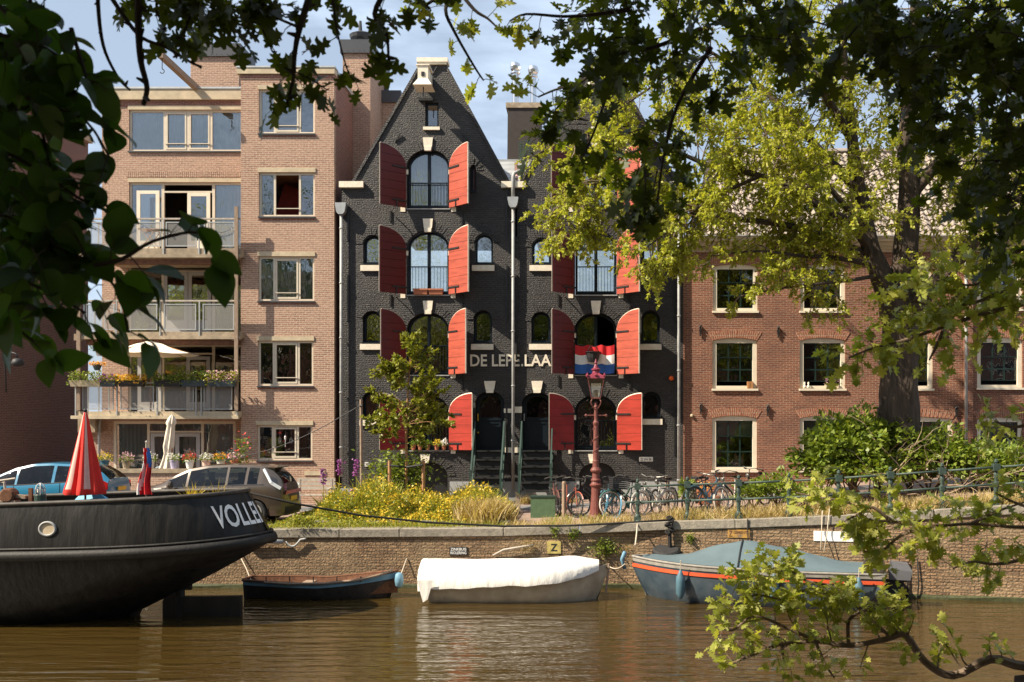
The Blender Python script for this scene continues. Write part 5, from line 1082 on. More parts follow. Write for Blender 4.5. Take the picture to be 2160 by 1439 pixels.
    for wx in wheels:
        for sg in (-1,1):
            yw = sg*(hb0*.985-.11)
            w_ = MB().lathe([(.20,-.11),(.295,-.11),(.32,-.08),(.322,0),(.32,.08),(.295,.11),(.20,.11)],(wx,yw,.322),28,axis='y').build('wheel','rubber',c,world=False)
            rm = MB(); rm.lathe([(.215,-.012),(.222,.02),(.222,.02)],(wx,yw+sg*.095,.322),24,axis='y') if False else None
            rm.tube([(wx+.212*math.cos(a),yw+sg*.112,.322+.212*math.sin(a)) for a in np.linspace(0,6.283,25)[:-1]],.014,5,closed=True)
            for k in range(5):
                for o_ in (-.13,.13):
                    a = 2*math.pi*k/5+.3; rm.bar((wx+.03*math.cos(a),yw+sg*.10,.322+.03*math.sin(a)),(wx+.205*math.cos(a+o_),yw+sg*.112,.322+.205*math.sin(a+o_)),.028,.02,up=(0,1,0))
            rm.lathe([(.04,-.012),(.04,.02)],(wx,yw+sg*.10,.322),10,axis='y'); rm.build('rim','rim',w_,world=False)
            MB().lathe([(.35,-.13),(.35,-.12)],(wx,yw-sg*.0,.36),20,axis='y').build('wheel_well','blk',c,world=False)
    return c, I
leaf = [(0,.62,.60,.62,.55),(.02,.90,.80,.70,.60),(.08,1.06,.93,.76,.60),(.22,1.28,1.01,.80,.56),(.42,1.45,1.05,.83,.56),(.58,1.545,1.055,.85,.57),(.9,1.575,1.05,.87,.58),(1.5,1.585,1.03,.88,.60),(2.1,1.56,1.00,.88,.60),(2.6,1.47,.98,.88,.60),(2.95,1.31,.97,.88,.62),(3.3,1.11,.96,.87,.68),(3.45,1.05,.95,.86,.70),(3.8,.98,.90,.84,.68),(4.15,.86,.80,.78,.62),(4.38,.66,.62,.66,.55),(4.45,.5,.48,.58,.5)]
p = og(430,1113); cr_, I_ = car('brown hatchback parked on the quay with its rear towards the flower bed', Vector((PX(617,26.3),26.4,0)), math.pi, leaf, 'brownp', [.80,3.55], [(.72,1.50),(1.56,2.55),(2.61,3.12)], (2.72,3.42), (.10,.50), pill=(1.02,))
for sg in (-1,1):
    MB().bar((.10,sg*.80,.95),(.34,sg*.835,1.10),.03,.085).bar((.34,sg*.835,1.10),(.56,sg*.74,1.46),.03,.075).build('tail_light','lwhite',cr_,world=False)
    MB().tube([(1.35,sg*.905,.93),(1.5,sg*.925,.935),(1.62,sg*.905,.93)],.018,6).build('door_handle','steel',cr_,world=False)
    MB().tube([(2.42,sg*.905,.93),(2.57,sg*.925,.935),(2.69,sg*.905,.93)],.018,6).build('door_handle','steel',cr_,world=False)
    MB().lathe([(.02,-.06),(.10,-.05),(.11,.0),(.09,.05),(.02,.08)],(2.95,sg*1.0,1.05),10,axis='x').build('wing_mirror','brownp',cr_,world=False)
MB().box(-.02,.0,-.26,.26,.60,.71).build('number_plate','yellow',cr_,world=False); MB().box(.30,.62,-.55,.55,1.475,1.50).build('roof_spoiler','brownp',cr_,world=False)
MB().box(-.012,.01,-.66,.66,.28,.45).build('bumper','blk',cr_,world=False); MB().bar((.75,0,1.57),(.66,0,1.70),.012).build('aerial','blk',cr_,world=False)
MB().add([(.0,sg*.72,.78) for sg in (-1,1)]+[(-.005,sg*.6,.88) for sg in (1,-1)],[(0,1,2,3)]).build('tail_lamp','lred',cr_,world=False)
hyb = [(0,.55,.50,.66,.6),(.03,.88,.80,.74,.64),(.06,1.08,.95,.78,.64),(.30,1.30,1.02,.82,.60),(.6,1.46,1.04,.85,.60),(1.1,1.53,1.02,.87,.62),(1.7,1.56,.98,.88,.63),(2.2,1.54,.95,.88,.63),(2.7,1.42,.93,.88,.63),(3.2,1.20,.92,.87,.66),(3.55,1.03,.91,.86,.70),(3.9,.95,.86,.84,.66),(4.2,.82,.74,.78,.6),(4.4,.6,.55,.66,.5)]
cb_, I_ = car('bright blue hatchback behind the black ship, its yellow plate beside the red parasol', Vector((PX(246,28),28.3,0)), math.pi+R(3), hyb, 'bluep', [.78,3.45], [(.62,1.52),(1.60,2.55),(2.62,3.35)], (2.55,3.48), (.08,.58))
MB().box(-.03,.0,-.26,.26,.74,.85).build('number_plate','yellow',cb_,world=False)
for sg in (-1,1):
    MB().lathe([(.02,-.06),(.10,-.05),(.11,.0),(.09,.05),(.02,.08)],(3.05,sg*1.02,1.0),10,axis='x').build('wing_mirror','blk',cb_,world=False)
    MB().add([(.05,sg*.785,.80),(.10,sg*.81,.78),(.42,sg*.84,1.05),(.30,sg*.80,1.12),(.06,sg*.77,.98)],[(0,1,2,3,4)]).build('tail_light','lred',cb_,world=False)
# ================================================================= BOATS
def loft(st, name, mat, parent, closed_ends=True, world=True, smooth=True, m=0):
    mb = MB(); k = len(st[0]); 
    for s_ in st: mb.v += [tuple(q) for q in s_]
    for i in range(len(st)-1):
        for j in range(k-1): a = i*k+j; mb.f.append((a,a+1,a+k+1,a+k)); mb.m.append(m)
    if closed_ends: mb.f += [tuple(range(k)),tuple((len(st)-1)*k+j for j in range(k-1,-1,-1))]; mb.m += [m,m]
    return mb
# --- black ship: stern at right, axis along X, centre line y = 21
YC, XS = 20.6, PX(568,20.6)
ship = thing('canal_ship','large black steel ship hull with round stern and small porthole, cut by the left edge','ship',(XS-6,YC,WZ))
def bh(s, B=1.6, Ls=3.0): return B*math.sqrt(max(0,1-(1-min(s,Ls)/Ls)**2))
ss = [0,.03,.1,.2,.35,.55,.8,1.1,1.5,2,2.6,3.2,4,5,6,7,8,10,13,16]
def zrub(s): return PZ(1137,21.1)-.0+(.14*math.exp(-s/1.6))-.012*s-.0011*s*s*0
def ztop(s): return 1.20+.02*math.exp(-s)-.035*s+.0*(s > 3)*(s-3)
def hullrow(s):
    tb = .42*math.exp(-s/1.2)+.06  # bulwark rakes inwards at the stern
    xr, xt = XS-s, XS-s-tb
    br = bh(s)+.02; bt = max(0, bh(s)-.10); zr = zrub(s); zt_ = ztop(s)
    # lower body: sections shrink towards the sternpost
    q = min(1,max(0,(s-1.2)/5.4)); zk = zr-.15-(zr-.15-WZ+.75)*min(1,(s/4.6))**1.0 if s < 4.6 else WZ-.75
    bl = br*(.98 if s > 6 else (.35+.6*s/6)) if s > .3 else br*.5
    rows = [(xt,YC-bt,zt_),(xt*.66+xr*.34,YC-(bt*.6+br*.4)-.03,zt_*.66+zr*.34),(xr,YC-br,zr+.04),(xr,YC-br,zr-.14)]
    for t_,w_ in ((.15,.97),(.35,.86-.0),(.55,.68),(.75,.42),(.9,.2),(1.0,.06)):
        ww = br*(w_ if s < 5 else w_+(1-w_)*min(1,(s-5)/5)*.85); rows.append((xr-.0,YC-ww,zr-.14+(zk-zr+.14)*t_))
    return rows
sec = []
for s_ in ss:
    r_ = hullrow(s_); full = r_+[(x,2*YC-y,z) for x,y,z in r_[::-1]]; sec.append(full)
hb = loft(sec,'hull','hull',ship); ho = hb.build('hull','hull',ship,smooth=True)
# rubbing strake and bulwark rail follow the outline
def outline_pts(fn, side):
    return [fn(s_,side) for s_ in ss]
rub = [(XS-s_+.0,YC-bh(s_)-.06,zrub(s_)-.05) for s_ in ss[::-1]]+[(XS+.07,YC,zrub(0)-.05)]+[(XS-s_,YC+bh(s_)+.06,zrub(s_)-.05) for s_ in ss]
MB().tube(rub,.115,8).build('rubbing_strake','hullrub',ship,smooth=True)
MB().tube([(x,y-(.02 if y < YC else -.02),z+.135) for x,y,z in rub],.028,5).build('rivet_band','hullrub',ship,smooth=True)
top = [tuple(hullrow(s_)[0]) for s_ in ss[::-1]]; top = top+[(x,2*YC-y,z) for x,y,z in top[::-1]]
MB().tube(top,.045,8).build('bulwark_rail',mk('worn_rail',(.05,.042,.034),.6,.4,6),ship,smooth=True)
dk = MB(); 
for i,s_ in enumerate(ss): h_ = bh(s_)-.12; dk.v += [(XS-s_-.45,YC-max(h_,0),ztop(s_)-.16),(XS-s_-.45,YC+max(h_,0),ztop(s_)-.16)]
dk.f = [(2*i,2*i+1,2*i+3,2*i+2) for i in range(len(ss)-1)]; dk.m = [0]*len(dk.f); dk.build('deck','hullrub',ship)
# rudder
xr_ = PX(400,21.1)
rd = MB().plate([(PX(367,21.1),WZ-.35),(PX(527,21.1),WZ-.35),(PX(527,21.1),PZ(1248,21.1)),(PX(372,21.1),PZ(1250,21.1)),(PX(367,21.1),PZ(1258,21.1))],[],YC-.07,YC+.07).build('rudder','hull',ship)
MB().tube([(xr_,YC,WZ-.3),(xr_,YC,zrub(1.5)-.1)],.10,10).lathe([(.13,0),(.13,.25)],(xr_,YC,PZ(1235,21.1)),8).box(xr_,xr_+.25,YC-.04,YC+.04,PZ(1236,21.1),PZ(1226,21.1)).build('rudder_stock','hull',rd)
MB().plate([(PX(343,21.1),PZ(1248,21.1)),(PX(397,21.1),PZ(1248,21.1)),(PX(397,21.1),PZ(1190,21.1)),(PX(320,21.1),PZ(1215,21.1)),(PX(300,21.1),PZ(1300,21.1)),(PX(312,21.1),PZ(1290,21.1)),(PX(325,21.1),PZ(1262,21.1))],[],YC-.12,YC+.12).build('sternpost','hull',ship)
# porthole
ys_ = YC-bh(9)-.0; c = P(94,1117,18.9); s_ = XS-c.x
c = Vector((c.x,0,c.z)); yy = YC-bh(9)+.02
MB().tube([(c.x+.155*math.cos(a),yy-.02,c.z+.13*math.sin(a)) for a in np.linspace(0,6.283,21)[:-1]],.026,6,closed=True).build('porthole','pipe',ship,smooth=True)
MB().plate([(c.x+.13*math.cos(a),c.z+.105*math.sin(a)) for a in np.linspace(0,6.283,21)[:-1]],[],yy-.02,yy+.01).build('porthole_glass','conc',ship)
# name, wrapped on the stern bulwark
v,f = text_mesh('VOLLENHOVE',.34,2.3)
seg = [hullrow(s_) for s_ in np.linspace(3.4,0,70)]; cen = [Vector(((r_[0][0]+r_[2][0])/2,(r_[0][1]+r_[2][1])/2,0)) for r_ in seg]; arc = [0]
for i in range(1,len(cen)): arc.append(arc[-1]+(cen[i]-cen[i-1]).length)
def hullmap(a,b):
    k = np.interp(a,arc,range(len(arc))); i = min(int(k),len(seg)-2); t_ = k-i; h_ = .27+.50*b/.34
    def pt(r_): return Vector(r_[2]).lerp(Vector(r_[1]),min(1,h_/.66)) if h_ < .66 else Vector(r_[1]).lerp(Vector(r_[0]),(h_-.66)/.34)
    q = pt(seg[i]).lerp(pt(seg[i+1]),t_); n_ = Vector((seg[i+1][2][0]-seg[i][2][0],seg[i+1][2][1]-seg[i][2][1],0)).normalized(); return q+Vector((n_.y,-n_.x,0))*.025
vv = []
for a,b in v: vv.append(tuple(hullmap(arc[-1]-1.14+a,b)))
MB().add(vv,f).build('ship_name','flagw',ship)
# deck things: pillars of gear along the rail
c = P(85,1058,19.6); c.z = ztop(XS-c.x)+.02
t = thing('ship_lantern','small domed deck lantern with a cage on the black ship rail','lantern',c)
MB().lathe([(.11,0),(.11,.12),(.10,.14)],c,12).build('base','dkgreen',t)
g = MB()
for k in range(6): a = k*math.pi/3; g.tube([c+Vector((.10*math.cos(a)*q,.10*math.sin(a)*q,z_)) for q,z_ in ((1,.13),(1,.24),(.75,.32),(.1,.36))],.012,5)
g.build('cage','steel',t); MB().lathe([(.07,.14),(.07,.24),(.03,.31)],c,10).build('lens','lampglass',t)
c = P(65,1068,19.6); c.z = ztop(XS-c.x)-.05; solo(MB().box(c.x-.035,c.x+.035,c.y-.03,c.y+.03,c.z,c.z+.34),'rail_post','rusty','short square rusty post on the ship rail beside the lantern','post')
c = P(22,1062,19.6); c.z = ztop(XS-c.x); w_ = thing('deck_winch','brown worn winch with a wheel and lever at the left end of the ship rail','winch',c)
MB().lathe([(.12,-.12),(.15,-.1),(.15,.1),(.12,.12)],c+Vector((-.02,0,.16)),12,axis='y').build('drum','rusty',w_); MB().box(c.x-.22,c.x+.15,c.y-.1,c.y+.1,c.z-.02,c.z+.06).bar(c+Vector((.1,0,.15)),c+Vector((.32,0,.12)),.07).build('frame','wood',w_); MB().tube([c+Vector((-.1,0,.2)),c+Vector((-.12,0,.42)),c+Vector((-.3,0,.44)),c+Vector((.1,0,.5))],.025,6).build('lever','greywood',w_)
# red parasol
c = P(180,1060,20.6); z0 = c.z-.3; top_ = PZ(868,20.6)
pa = thing('parasol','closed red and pale striped parasol standing on the black ship','parasol',(c.x,c.y,z0))
MB().tube([(c.x,c.y,z0-.3),(c.x,c.y,top_+.0)],.022,8).build('pole','wood',pa)
MB().lathe([(.02,0),(.04,.02),(.04,.05),(.015,.08)],(c.x,c.y,top_-.02),8).build('finial','blk',pa)
prf = [(.03,0.0),(.06,.12),(.11,.4),(.17,.75),(.235,1.1),(.30,1.45),(.345,1.62),(.36,1.70),(.355,1.74)]
mb = MB(); n = 64
for r_,d_ in prf:
    for j in range(n):
        a = 2*math.pi*j/n; rr = r_*(1+.20*math.sin(a*8)*min(1,d_*1.2)+.05*math.sin(a*19)); mb.v.append((c.x+rr*math.cos(a),c.y+rr*math.sin(a),top_-.02-d_*1.0))
for i in range(len(prf)-1):
    for j in range(n):
        j2 = (j+1) % n; strip = (int(j*16/n) % 3 == 1) and i < len(prf)-3
        mb.f.append((i*n+j,(i+1)*n+j,(i+1)*n+j2,i*n+j2)); mb.m.append(1 if strip else 0)
mb.build('canopy',['redc','pinkc'],pa,smooth=True)
# flag on stern staff
c = P(308,1052,20.4); a_ = P(309,935,20.4); fs = thing('ship_flag','small limp red, white and dark blue flag on a short staff at the ship rail','flag',c)
MB().tube([c-Vector((0,0,.3)),a_],.018,6).lathe([(.01,0),(.03,.02),(.01,.06)],a_,6).build('staff','greywood',fs)
mb = MB(); nx_, nz_ = 14, 12
for j in range(nz_+1):
    for i in range(nx_+1):
        u = i/nx_; v_ = j/nz_; wd_ = (.10+.26*v_); mb.v.append((c.x+.0+(u-.5)*wd_+.05*math.sin(v_*6)*.6, c.y-.03+.06*math.sin(u*14+v_*3), a_.z-.1-v_*.98))
for j in range(nz_):
    for i in range(nx_): a = j*(nx_+1)+i; mb.f.append((a,a+1,a+nx_+2,a+nx_+1)); u = i/nx_+.35*math.sin(j*.7)*.4; mb.m.append(1 if .1 < u < .35 else (2 if u >= .8 and j < 5 else 0))
mb.build('cloth',['flagr','flagw','flagb'],fs,smooth=True)
# dry grass tufts + blue tarp on deck
c = P(185,1056,21); solo(MB().add([(c.x-.5,c.y-.2,c.z-.3),(c.x+.75,c.y-.2,c.z-.25),(c.x+.7,c.y+.4,c.z-.25),(c.x-.45,c.y+.4,c.z-.3),(c.x-.2,c.y,c.z+.10),(c.x+.3,c.y,c.z+.14)],[(0,1,5,4),(1,2,5),(2,3,4,5),(3,0,4)]),'deck_tarp',mk('blue_tarp',(.10,.40,.62),.5,.1,3),'crumpled bright blue tarp on the ship deck below the red parasol','tarp')
for k,(px,lb) in enumerate(((405,'left clump of yellow grass growing in a box behind the ship rail'),(460,'right clump of yellow grass growing in a box behind the ship rail'))):
    c = P(px,1048,21.8); t = thing('grass_clump',lb,'grass clump',c-Vector((0,0,.35)),group='yellow grass clumps on the ship')
    n = 70; dd = rng.normal(0,.55,(n,3)); dd[:,2] = .9; pos = np.tile(np.array(c-Vector((0,0,.2))),(n,1))+rng.normal(0,.05,(n,3)); sz = rng.uniform(.3,.62,n)
    leaves('blades',np.array([(0,.012,0),(.5,.016,0.02),(1,0,-.12),(.5,-.016,.02),(0,-.012,0)]),pos,dd,sz,'yfl',t); MB().box(c.x-.3,c.x+.3,c.y-.12,c.y+.12,c.z-.6,c.z-.2).build('box','wood',t)
# --- small boats
def boat(name,label,loc,rz,Lb,B,hd,sheer,mats,cat='boat',bow=.35,stern=.75,flare=.78,deck=None,inner='rusty',rubc=None,rake=.25,gin=0):
    """local +x bow. hd freeboard at middle; sheer(u) extra height"""
    b = thing(name,label,cat,loc,rz); N = 22; secs = []; rail_l = []; 
    for i in range(N+1):
        u = i/N; x = -Lb/2+Lb*u; s_ = stern+(1-stern)*math.sin(min(1,u/.45)*math.pi/2)
        if u > 1-bow: t_ = (u-1+bow)/bow; s_ *= max(.02,(1-t_**2.1))
        w_ = B/2*s_; zt_ = hd+sheer(u); xr = x+rake*max(0,(u-.8)/.2)**2*0
        kx = -rake*max(0,(u-.75)/.25)**1.5; kz = -.25
        row = [(x,-w_,zt_),(x,-w_*.985,zt_*.72),(x+kx*.4,-w_*(flare+.1),zt_*.3),(x+kx*.8,-w_*flare,0),(x+kx,-w_*flare*.6,kz)]
        secs.append(row+[(q[0],-q[1],q[2]) for q in row[::-1]]); rail_l.append((x,-w_-.01+gin,zt_-gin))
    loft(secs,'hull',None,b).build('hull',mats[0],b,world=False,smooth=True)
    rl_ = MB().tube(rail_l+[(x,-y,z) for x,y,z in rail_l[::-1]],.03,6,closed=True); rl_.build('gunwale',mats[1],b,world=False,smooth=True)
    if inner:
        ins = [[(r_[0][0],r_[0][1]*.94,r_[0][2]-.01),(r_[0][0],r_[0][1]*.8,.08),(r_[0][0],-r_[0][1]*.8,.08),(r_[0][0],-r_[0][1]*.94,r_[0][2]-.01)] for r_ in secs]
        loft(ins,'inside',None,b,closed_ends=False).build('inner_hull',inner,b,world=False)
    return b, secs, rail_l
M['bboat'] = mk('worn_dark_hull',(.035,.028,.024),.6,.4,6,.01); M['bblue'] = mk('worn_blue_strake',(.10,.24,.36),.6,.2,3,.005,c2=(.22,.36,.44))
xl, xr = PX(520,22.9), PX(838,22.9)
b1, sec1, rl1 = boat('rowing_boat','low worn blue and black steel rowing boat beside the ship rudder',Vector(((xl+xr)/2,22.95,WZ+.02)),0,xr-xl,1.05,.36,lambda u: .10*abs(u-.5)*1.2+.22*max(0,u-.5)**1.3*2,['bboat','rusty'],bow=.45,stern=.55)
# band following the sheer
def band(secs,z0f,z1f,mat,par,off=.012,name='strake'):
    mb = MB()
    for s_ in secs:
        a,b2 = Vector(s_[0]),Vector(s_[1]); n_ = 1
        for sg in (1,-1):
            pass
        p0 = a.lerp(b2,z0f); p1 = a.lerp(b2,z1f); mb.v += [(p0.x,p0.y-off,p0.z),(p1.x,p1.y-off,p1.z),(p0.x,-p0.y+off,p0.z),(p1.x,-p1.y+off,p1.z)]
    for i in range(len(secs)-1): a = 4*i; mb.f += [(a,a+4,a+5,a+1),(a+2,a+3,a+7,a+6)]; mb.m += [0,0]
    return mb.build(name,mat,par,world=False,smooth=True)
band(sec1,.15,1.0,'bblue',b1); 
for k in range(5): x = -1.2+k*.55; MB().tube([(x,-.42,.40),(x,-.42,.52)],.014,5).build('thole_pin','iron',b1,world=False)
MB().box(-.5,-.25,-.42,.42,.28,.31).box(.6,.85,-.42,.42,.30,.33).build('thwart','wood',b1,world=False)
MB().tube([(-1.2,-.54,.40),(-.6,-.56,.37),(.2,-.56,.38),(.9,-.50,.44),(1.4,-.36,.54),(1.68,-.1,.62)],.03,6).build('rope_fender','wood',b1,world=False,smooth=True)
c = P(842,1222,22.8); solo(MB().lathe([(.03,0),(.09,.05),(.11,.18),(.09,.32),(.03,.36)],(c.x,c.y,c.z-.2),12),'fender','bblue','blue buoy fender hanging by the bow of the rowing boat','fender',smooth=True)
# white covered boat
xl, xr = PX(910,22.6), PX(1280,22.6)
M['cream_hull'] = mk('cream_hull',(.30,.24,.17),.5,.1,3,c2=(.46,.39,.29))
b2, sec2, rl2 = boat('covered_boat','cream open boat wrapped in a bright white tarpaulin, middle of the quay wall',Vector(((xl+xr)/2,22.7,WZ)),0,xr-xl,1.55,.62,lambda u: .04+.16*max(0,u-.55)*2,['cream_hull','wood'],bow=.42,stern=.8,rake=.3,inner=None,gin=.06)
mb = MB(); N = len(sec2); cols = 13
for i in range(-2,N-1):
    s_ = sec2[max(i,0)]; u = max(i,0)/(N-1); w_ = abs(s_[0][1])+.075; zt_ = s_[0][2]+.025; x = s_[0][0]+(i*.11 if i < 0 else 0)
    pk = .22*(1-.9*max(0,(u-.8)/.2))*(1 if u < .8 else 1)+.0
    lo = .34-.14*u+.018*math.sin(u*11)+.012*math.sin(u*37)+(.06 if i < 0 else 0)
    lo = lo*(1-max(0,(u-.85)/.15)*.5)
    for j in range(cols):
        t_ = -1+2*j/(cols-1); a = abs(t_)
        if a > .8: y = w_*(1+.02*math.sin(u*23+j)); z = zt_-lo*(a-.8)/.2+.0
        else: y = w_*a/.8*.985; z = zt_+.02+pk*(1-(a/.8)**1.6)+.012*math.sin(u*15+a*9)
        mb.v.append((x,math.copysign(y,t_) if a else 0,z))
nr = N-1+2
for i in range(nr-1):
    for j in range(cols-1): a = i*cols+j; mb.f.append((a,a+1,a+cols+1,a+cols)); mb.m.append(0)
mb.f.append(tuple(range(cols-1,-1,-1))); mb.m.append(0)
mb.build('tarpaulin','tarp',b2,world=False,smooth=True)
MB().add([(xl-xl-(xr-xl)/2-.22,-.78,.55),(-(xr-xl)/2+.15,-.80,.55),(-(xr-xl)/2+.03,-.81,.12),(-(xr-xl)/2-.08,-.80,.05)],[(0,1,2,3)]).build('tarp_corner','tarp',b2,world=False)
MB().tube([((xr-xl)/2-.02,0,.12),((xr-xl)/2+.05,0,.82)],.03,6).build('stem_post','wood',b2,world=False)
# blue boat with canopy
A = P(1322,1240,23.35); Bq = P(1880,1268,21.7); cc = (A+Bq)/2; ang = math.atan2(Bq.y-A.y,Bq.x-A.x); Lb = (Bq-A).length
M['navyhull'] = mk('navy_hull',(.028,.045,.062),.35,.3,2.5,.004,c2=(.065,.085,.10),spec=.6); M['greyd'] = mk('grey_gunwale',(.24,.22,.19),.7,.25,6); M['bluecan'] = mk('blue_grey_canopy',(.095,.135,.15),.75,.10,2,.02,bscale=1.5)
b3, sec3, rl3 = boat('canopy_boat','dark blue motor boat with an orange red stripe and blue grey canvas canopy',Vector((cc.x,cc.y,WZ)),ang+math.pi,Lb*.95,2.0,.80,lambda u: .02+.16*max(0,u-.4),['navyhull','greyd'],bow=.38,stern=.86,flare=.86,inner=None,rake=.45)
band(sec3,.02,.42,'greyd',b3,.02,'upper_strake'); band(sec3,.60,.95,mk('orange_stripe',(.62,.09,.03),.5,.15,3),b3,.025,'stripe')
mb = MB(); N = len(sec3); cols = 15
def ridge(u): return float(np.interp(u,[.04,.12,.34,.53,.65,.80,.84,1],[.02,.05,.36,.52,.36,.04,.0,.0]))
for i in range(0,N-1):
    s_ = sec3[i]; u = i/(N-1); w_ = abs(s_[0][1])*.97; zt_ = s_[0][2]
    for j in range(cols):
        t_ = -1+2*j/(cols-1); a = abs(t_); mb.v.append((s_[0][0],t_*w_,zt_+.03+ridge(u)*(1-a**1.35)+(.05 if a > .9 and .1 < u < .9 else 0)*0+.012*math.sin(u*40+t_*8)*(1-a)))
for i in range(N-2):
    for j in range(cols-1): a = i*cols+j; mb.f.append((a,a+1,a+cols+1,a+cols)); mb.m.append(0)
mb.build('canopy','bluecan',b3,world=False,smooth=True)
um = .55; xi = sec3[int(um*(N-1))][0][0]; wv = abs(sec3[int(um*(N-1))][0][1])*.97; zz_ = sec3[int(um*(N-1))][0][2]
MB().tube([(xi,t_*wv,zz_+.05+ridge(um)*(1-abs(t_)**1.35)) for t_ in np.linspace(-1,1,13)],.018,5).build('canopy_seam','blk',b3,world=False)
e = -Lb*.95/2
MB().box(e-.02,e+.45,-.85,.85,.15,.93).build('transom','bboat',b3,world=False)
ob_ = MB().add([(e-.55,-.18,.62),(e-.10,-.18,.62),(e-.10,.18,.62),(e-.55,.18,.62),(e-.50,-.16,.98),(e-.14,-.16,1.02),(e-.14,.16,1.02),(e-.50,.16,.98),(e-.60,-.19,.82),(e-.08,-.19,.86),(e-.08,.19,.86),(e-.60,.19,.82)],[(0,1,9,8),(8,9,5,4),(1,2,10,9),(9,10,6,5),(2,3,11,10),(10,11,7,6),(3,0,8,11),(11,8,4,7),(4,5,6,7),(3,2,1,0)])
ob_.build('outboard_cowl',mk('grey_cowl',(.12,.12,.13),.35,.1,3),b3,world=False,smooth=False); MB().box(e-.42,e-.16,-.09,.09,-.5,.62).box(e-.2,e+.02,-.12,.12,.3,.6).build('outboard_leg','blk',b3,world=False)
fd = None
for k,(x,lb) in enumerate(((1.55,'blue fender nearest the bow of the dark blue canopy boat'),(-.55,'blue fender amidships on the dark blue canopy boat'),(e+.55,'blue fender at the stern beside the outboard motor'))):
    c = Vector((x,0.96 if k == 0 else 1.02,.0)); rot = Matrix.Rotation(ang+math.pi,3,'Z'); wp = rot @ Vector((x,c.y+.07,0))+Vector((cc.x,cc.y,WZ))
    if fd is None:
        fd = thing('fender',lb,'fender',wp,group='blue fenders on the canopy boat')
        MB().lathe([(.02,.12),(.05,.15),(.10,.25),(.105,.5),(.10,.62),(.045,.72),(.03,.78)],(0,0,0),12).build('bumper',mk('blue_fender',(.07,.14,.18),.5,.1,4),fd,world=False,smooth=True); MB().tube([(0,0,.76),(0,-.05,1.0)],.012,5).build('lanyard','rope',fd,world=False)
    else: copy_thing(fd, wp, label=lb)
# tyre and chain on wall, ropes
c = onwall(1405,1165,.2); solo(MB().lathe([(.17,-.10),(.30,-.10),(.34,-.06),(.34,.06),(.30,.10),(.17,.10)],(0,0,0),20).xf(Matrix.Translation(c) @ Matrix.Rotation(R(15),4,'X')),'tyre_fender','rubber','old black tyre hanging on the quay wall above the bow of the canopy boat','tyre')
def ropeth(pts,r,m,label,name='mooring_rope',sag=0,n=20):
    if len(pts) == 2: a,b = Vector(pts[0]),Vector(pts[1]); pts = [a.lerp(b,t_)+Vector((0,0,-sag*4*t_*(1-t_))) for t_ in np.linspace(0,1,n)]
    return solo(MB().tube(pts,r,6),name,m,label,'rope',smooth=True)
p0 = Vector((XS-.9,YC+.6,ztop(.5)-.03)); p1 = onwall(1412,1097,-.05)
a_ = P(515,1037,21.5); mid = [P(620,1062,21.9),P(760,1087,22.5),P(900,1102,23.1),P(1060,1110,23.7),P(1200,1109,24.0),P(1320,1103,24.05)]
ropeth([a_]+mid+[p1],.028,'ropeb','long black mooring rope sagging from the ship stern to the quay edge')
kn = MB(); c = onwall(1412,1092,.1)
for k in range(7): kn.tube([c+Vector((.05*math.sin(k*1.7)+.06*math.cos(a),-.04+.06*math.sin(a)*.6,-.06*k+.03*math.sin(a+k))) for a in np.linspace(0,6.283,10)[:-1]],.03,5,closed=True)
kn.tube([c+Vector((0,-.03,-.3)),c+Vector((.01,-.02,-.75))],.055,6); solo(kn,'rope_knot','ropeb','thick black knotted rope hanging over the coping above the tyre','rope')
ropeth([P(1340,1150,23.0),P(1343,1125,23.7),onwall(1345,1100,.05)],.018,'rope','pale rope from the canopy boat bow up to the first railing post')
ropeth([P(1318,1165,23.2),P(1312,1180,23.3),P(1318,1200,23.3)],.05,'bblue','curved blue sleeve round the rope at the canopy boat bow',name='rope_sleeve')
ropeth([P(1318,1190,23.1),onwall(1285,1195,.02)],.014,'rope','thin pale rope from the blue sleeve to the quay wall',sag=.08)
ropeth([onwall(1735,1071,.08),onwall(1733,1120,.08),onwall(1731,1160,.3)],.012,'rope','pair end of thin pale rope looped over the white board on the wall')
ropeth([onwall(1750,1071,.08),onwall(1745,1120,.1),onwall(1738,1165,.3)],.012,'rope','slanting thin pale rope crossing the white board on the wall')
ropeth([P(840,1228,22.7),onwall(852,1195,.1),onwall(858,1178,.02)],.016,'rope','short pale rope from the rowing boat bow to the quay wall')
ropeth([onwall(500,1160,.05),onwall(520,1200,.1),P(530,1226,22.9)],.016,'rope','pale rope slanting down the wall to the rowing boat stern')
ropeth([onwall(1577,1095,.08),onwall(1578,1150,.06)],.016,'ropeb','dark rope hanging down over the rusty yellow sign')
ropeth([onwall(1935,1180,.04),onwall(1938,1230,.06),onwall(1935,1268,.05)],.016,'ropeb','dark rope hanging down the wall right of the outboard motor')
# pipe with chain at left
c = onwall(555,1142,.12); pp = solo(MB().tube([c-Vector((.5,0,.02)),c,c+Vector((.5,0,-.01))],.055,8),'wall_pipe','pipe','short horizontal grey pipe on the quay wall behind the ship stern','pipe',smooth=True)
ch = [onwall(602+i*4,1143+12*math.sin(math.pi*min(1,i/8))-.6*i,.08) for i in range(12)]; ropeth(ch,.028,'pipe','sagging grey chain on the quay wall right of the short pipe',name='wall_chain')
ropeth([onwall(1040,1172,.05),onwall(1062,1160,.1),onwall(1110,1152,.1),onwall(1125,1150,.05)],.03,'greywood','thin grey branch like pole lying against the wall above the white boat',name='wall_pole')
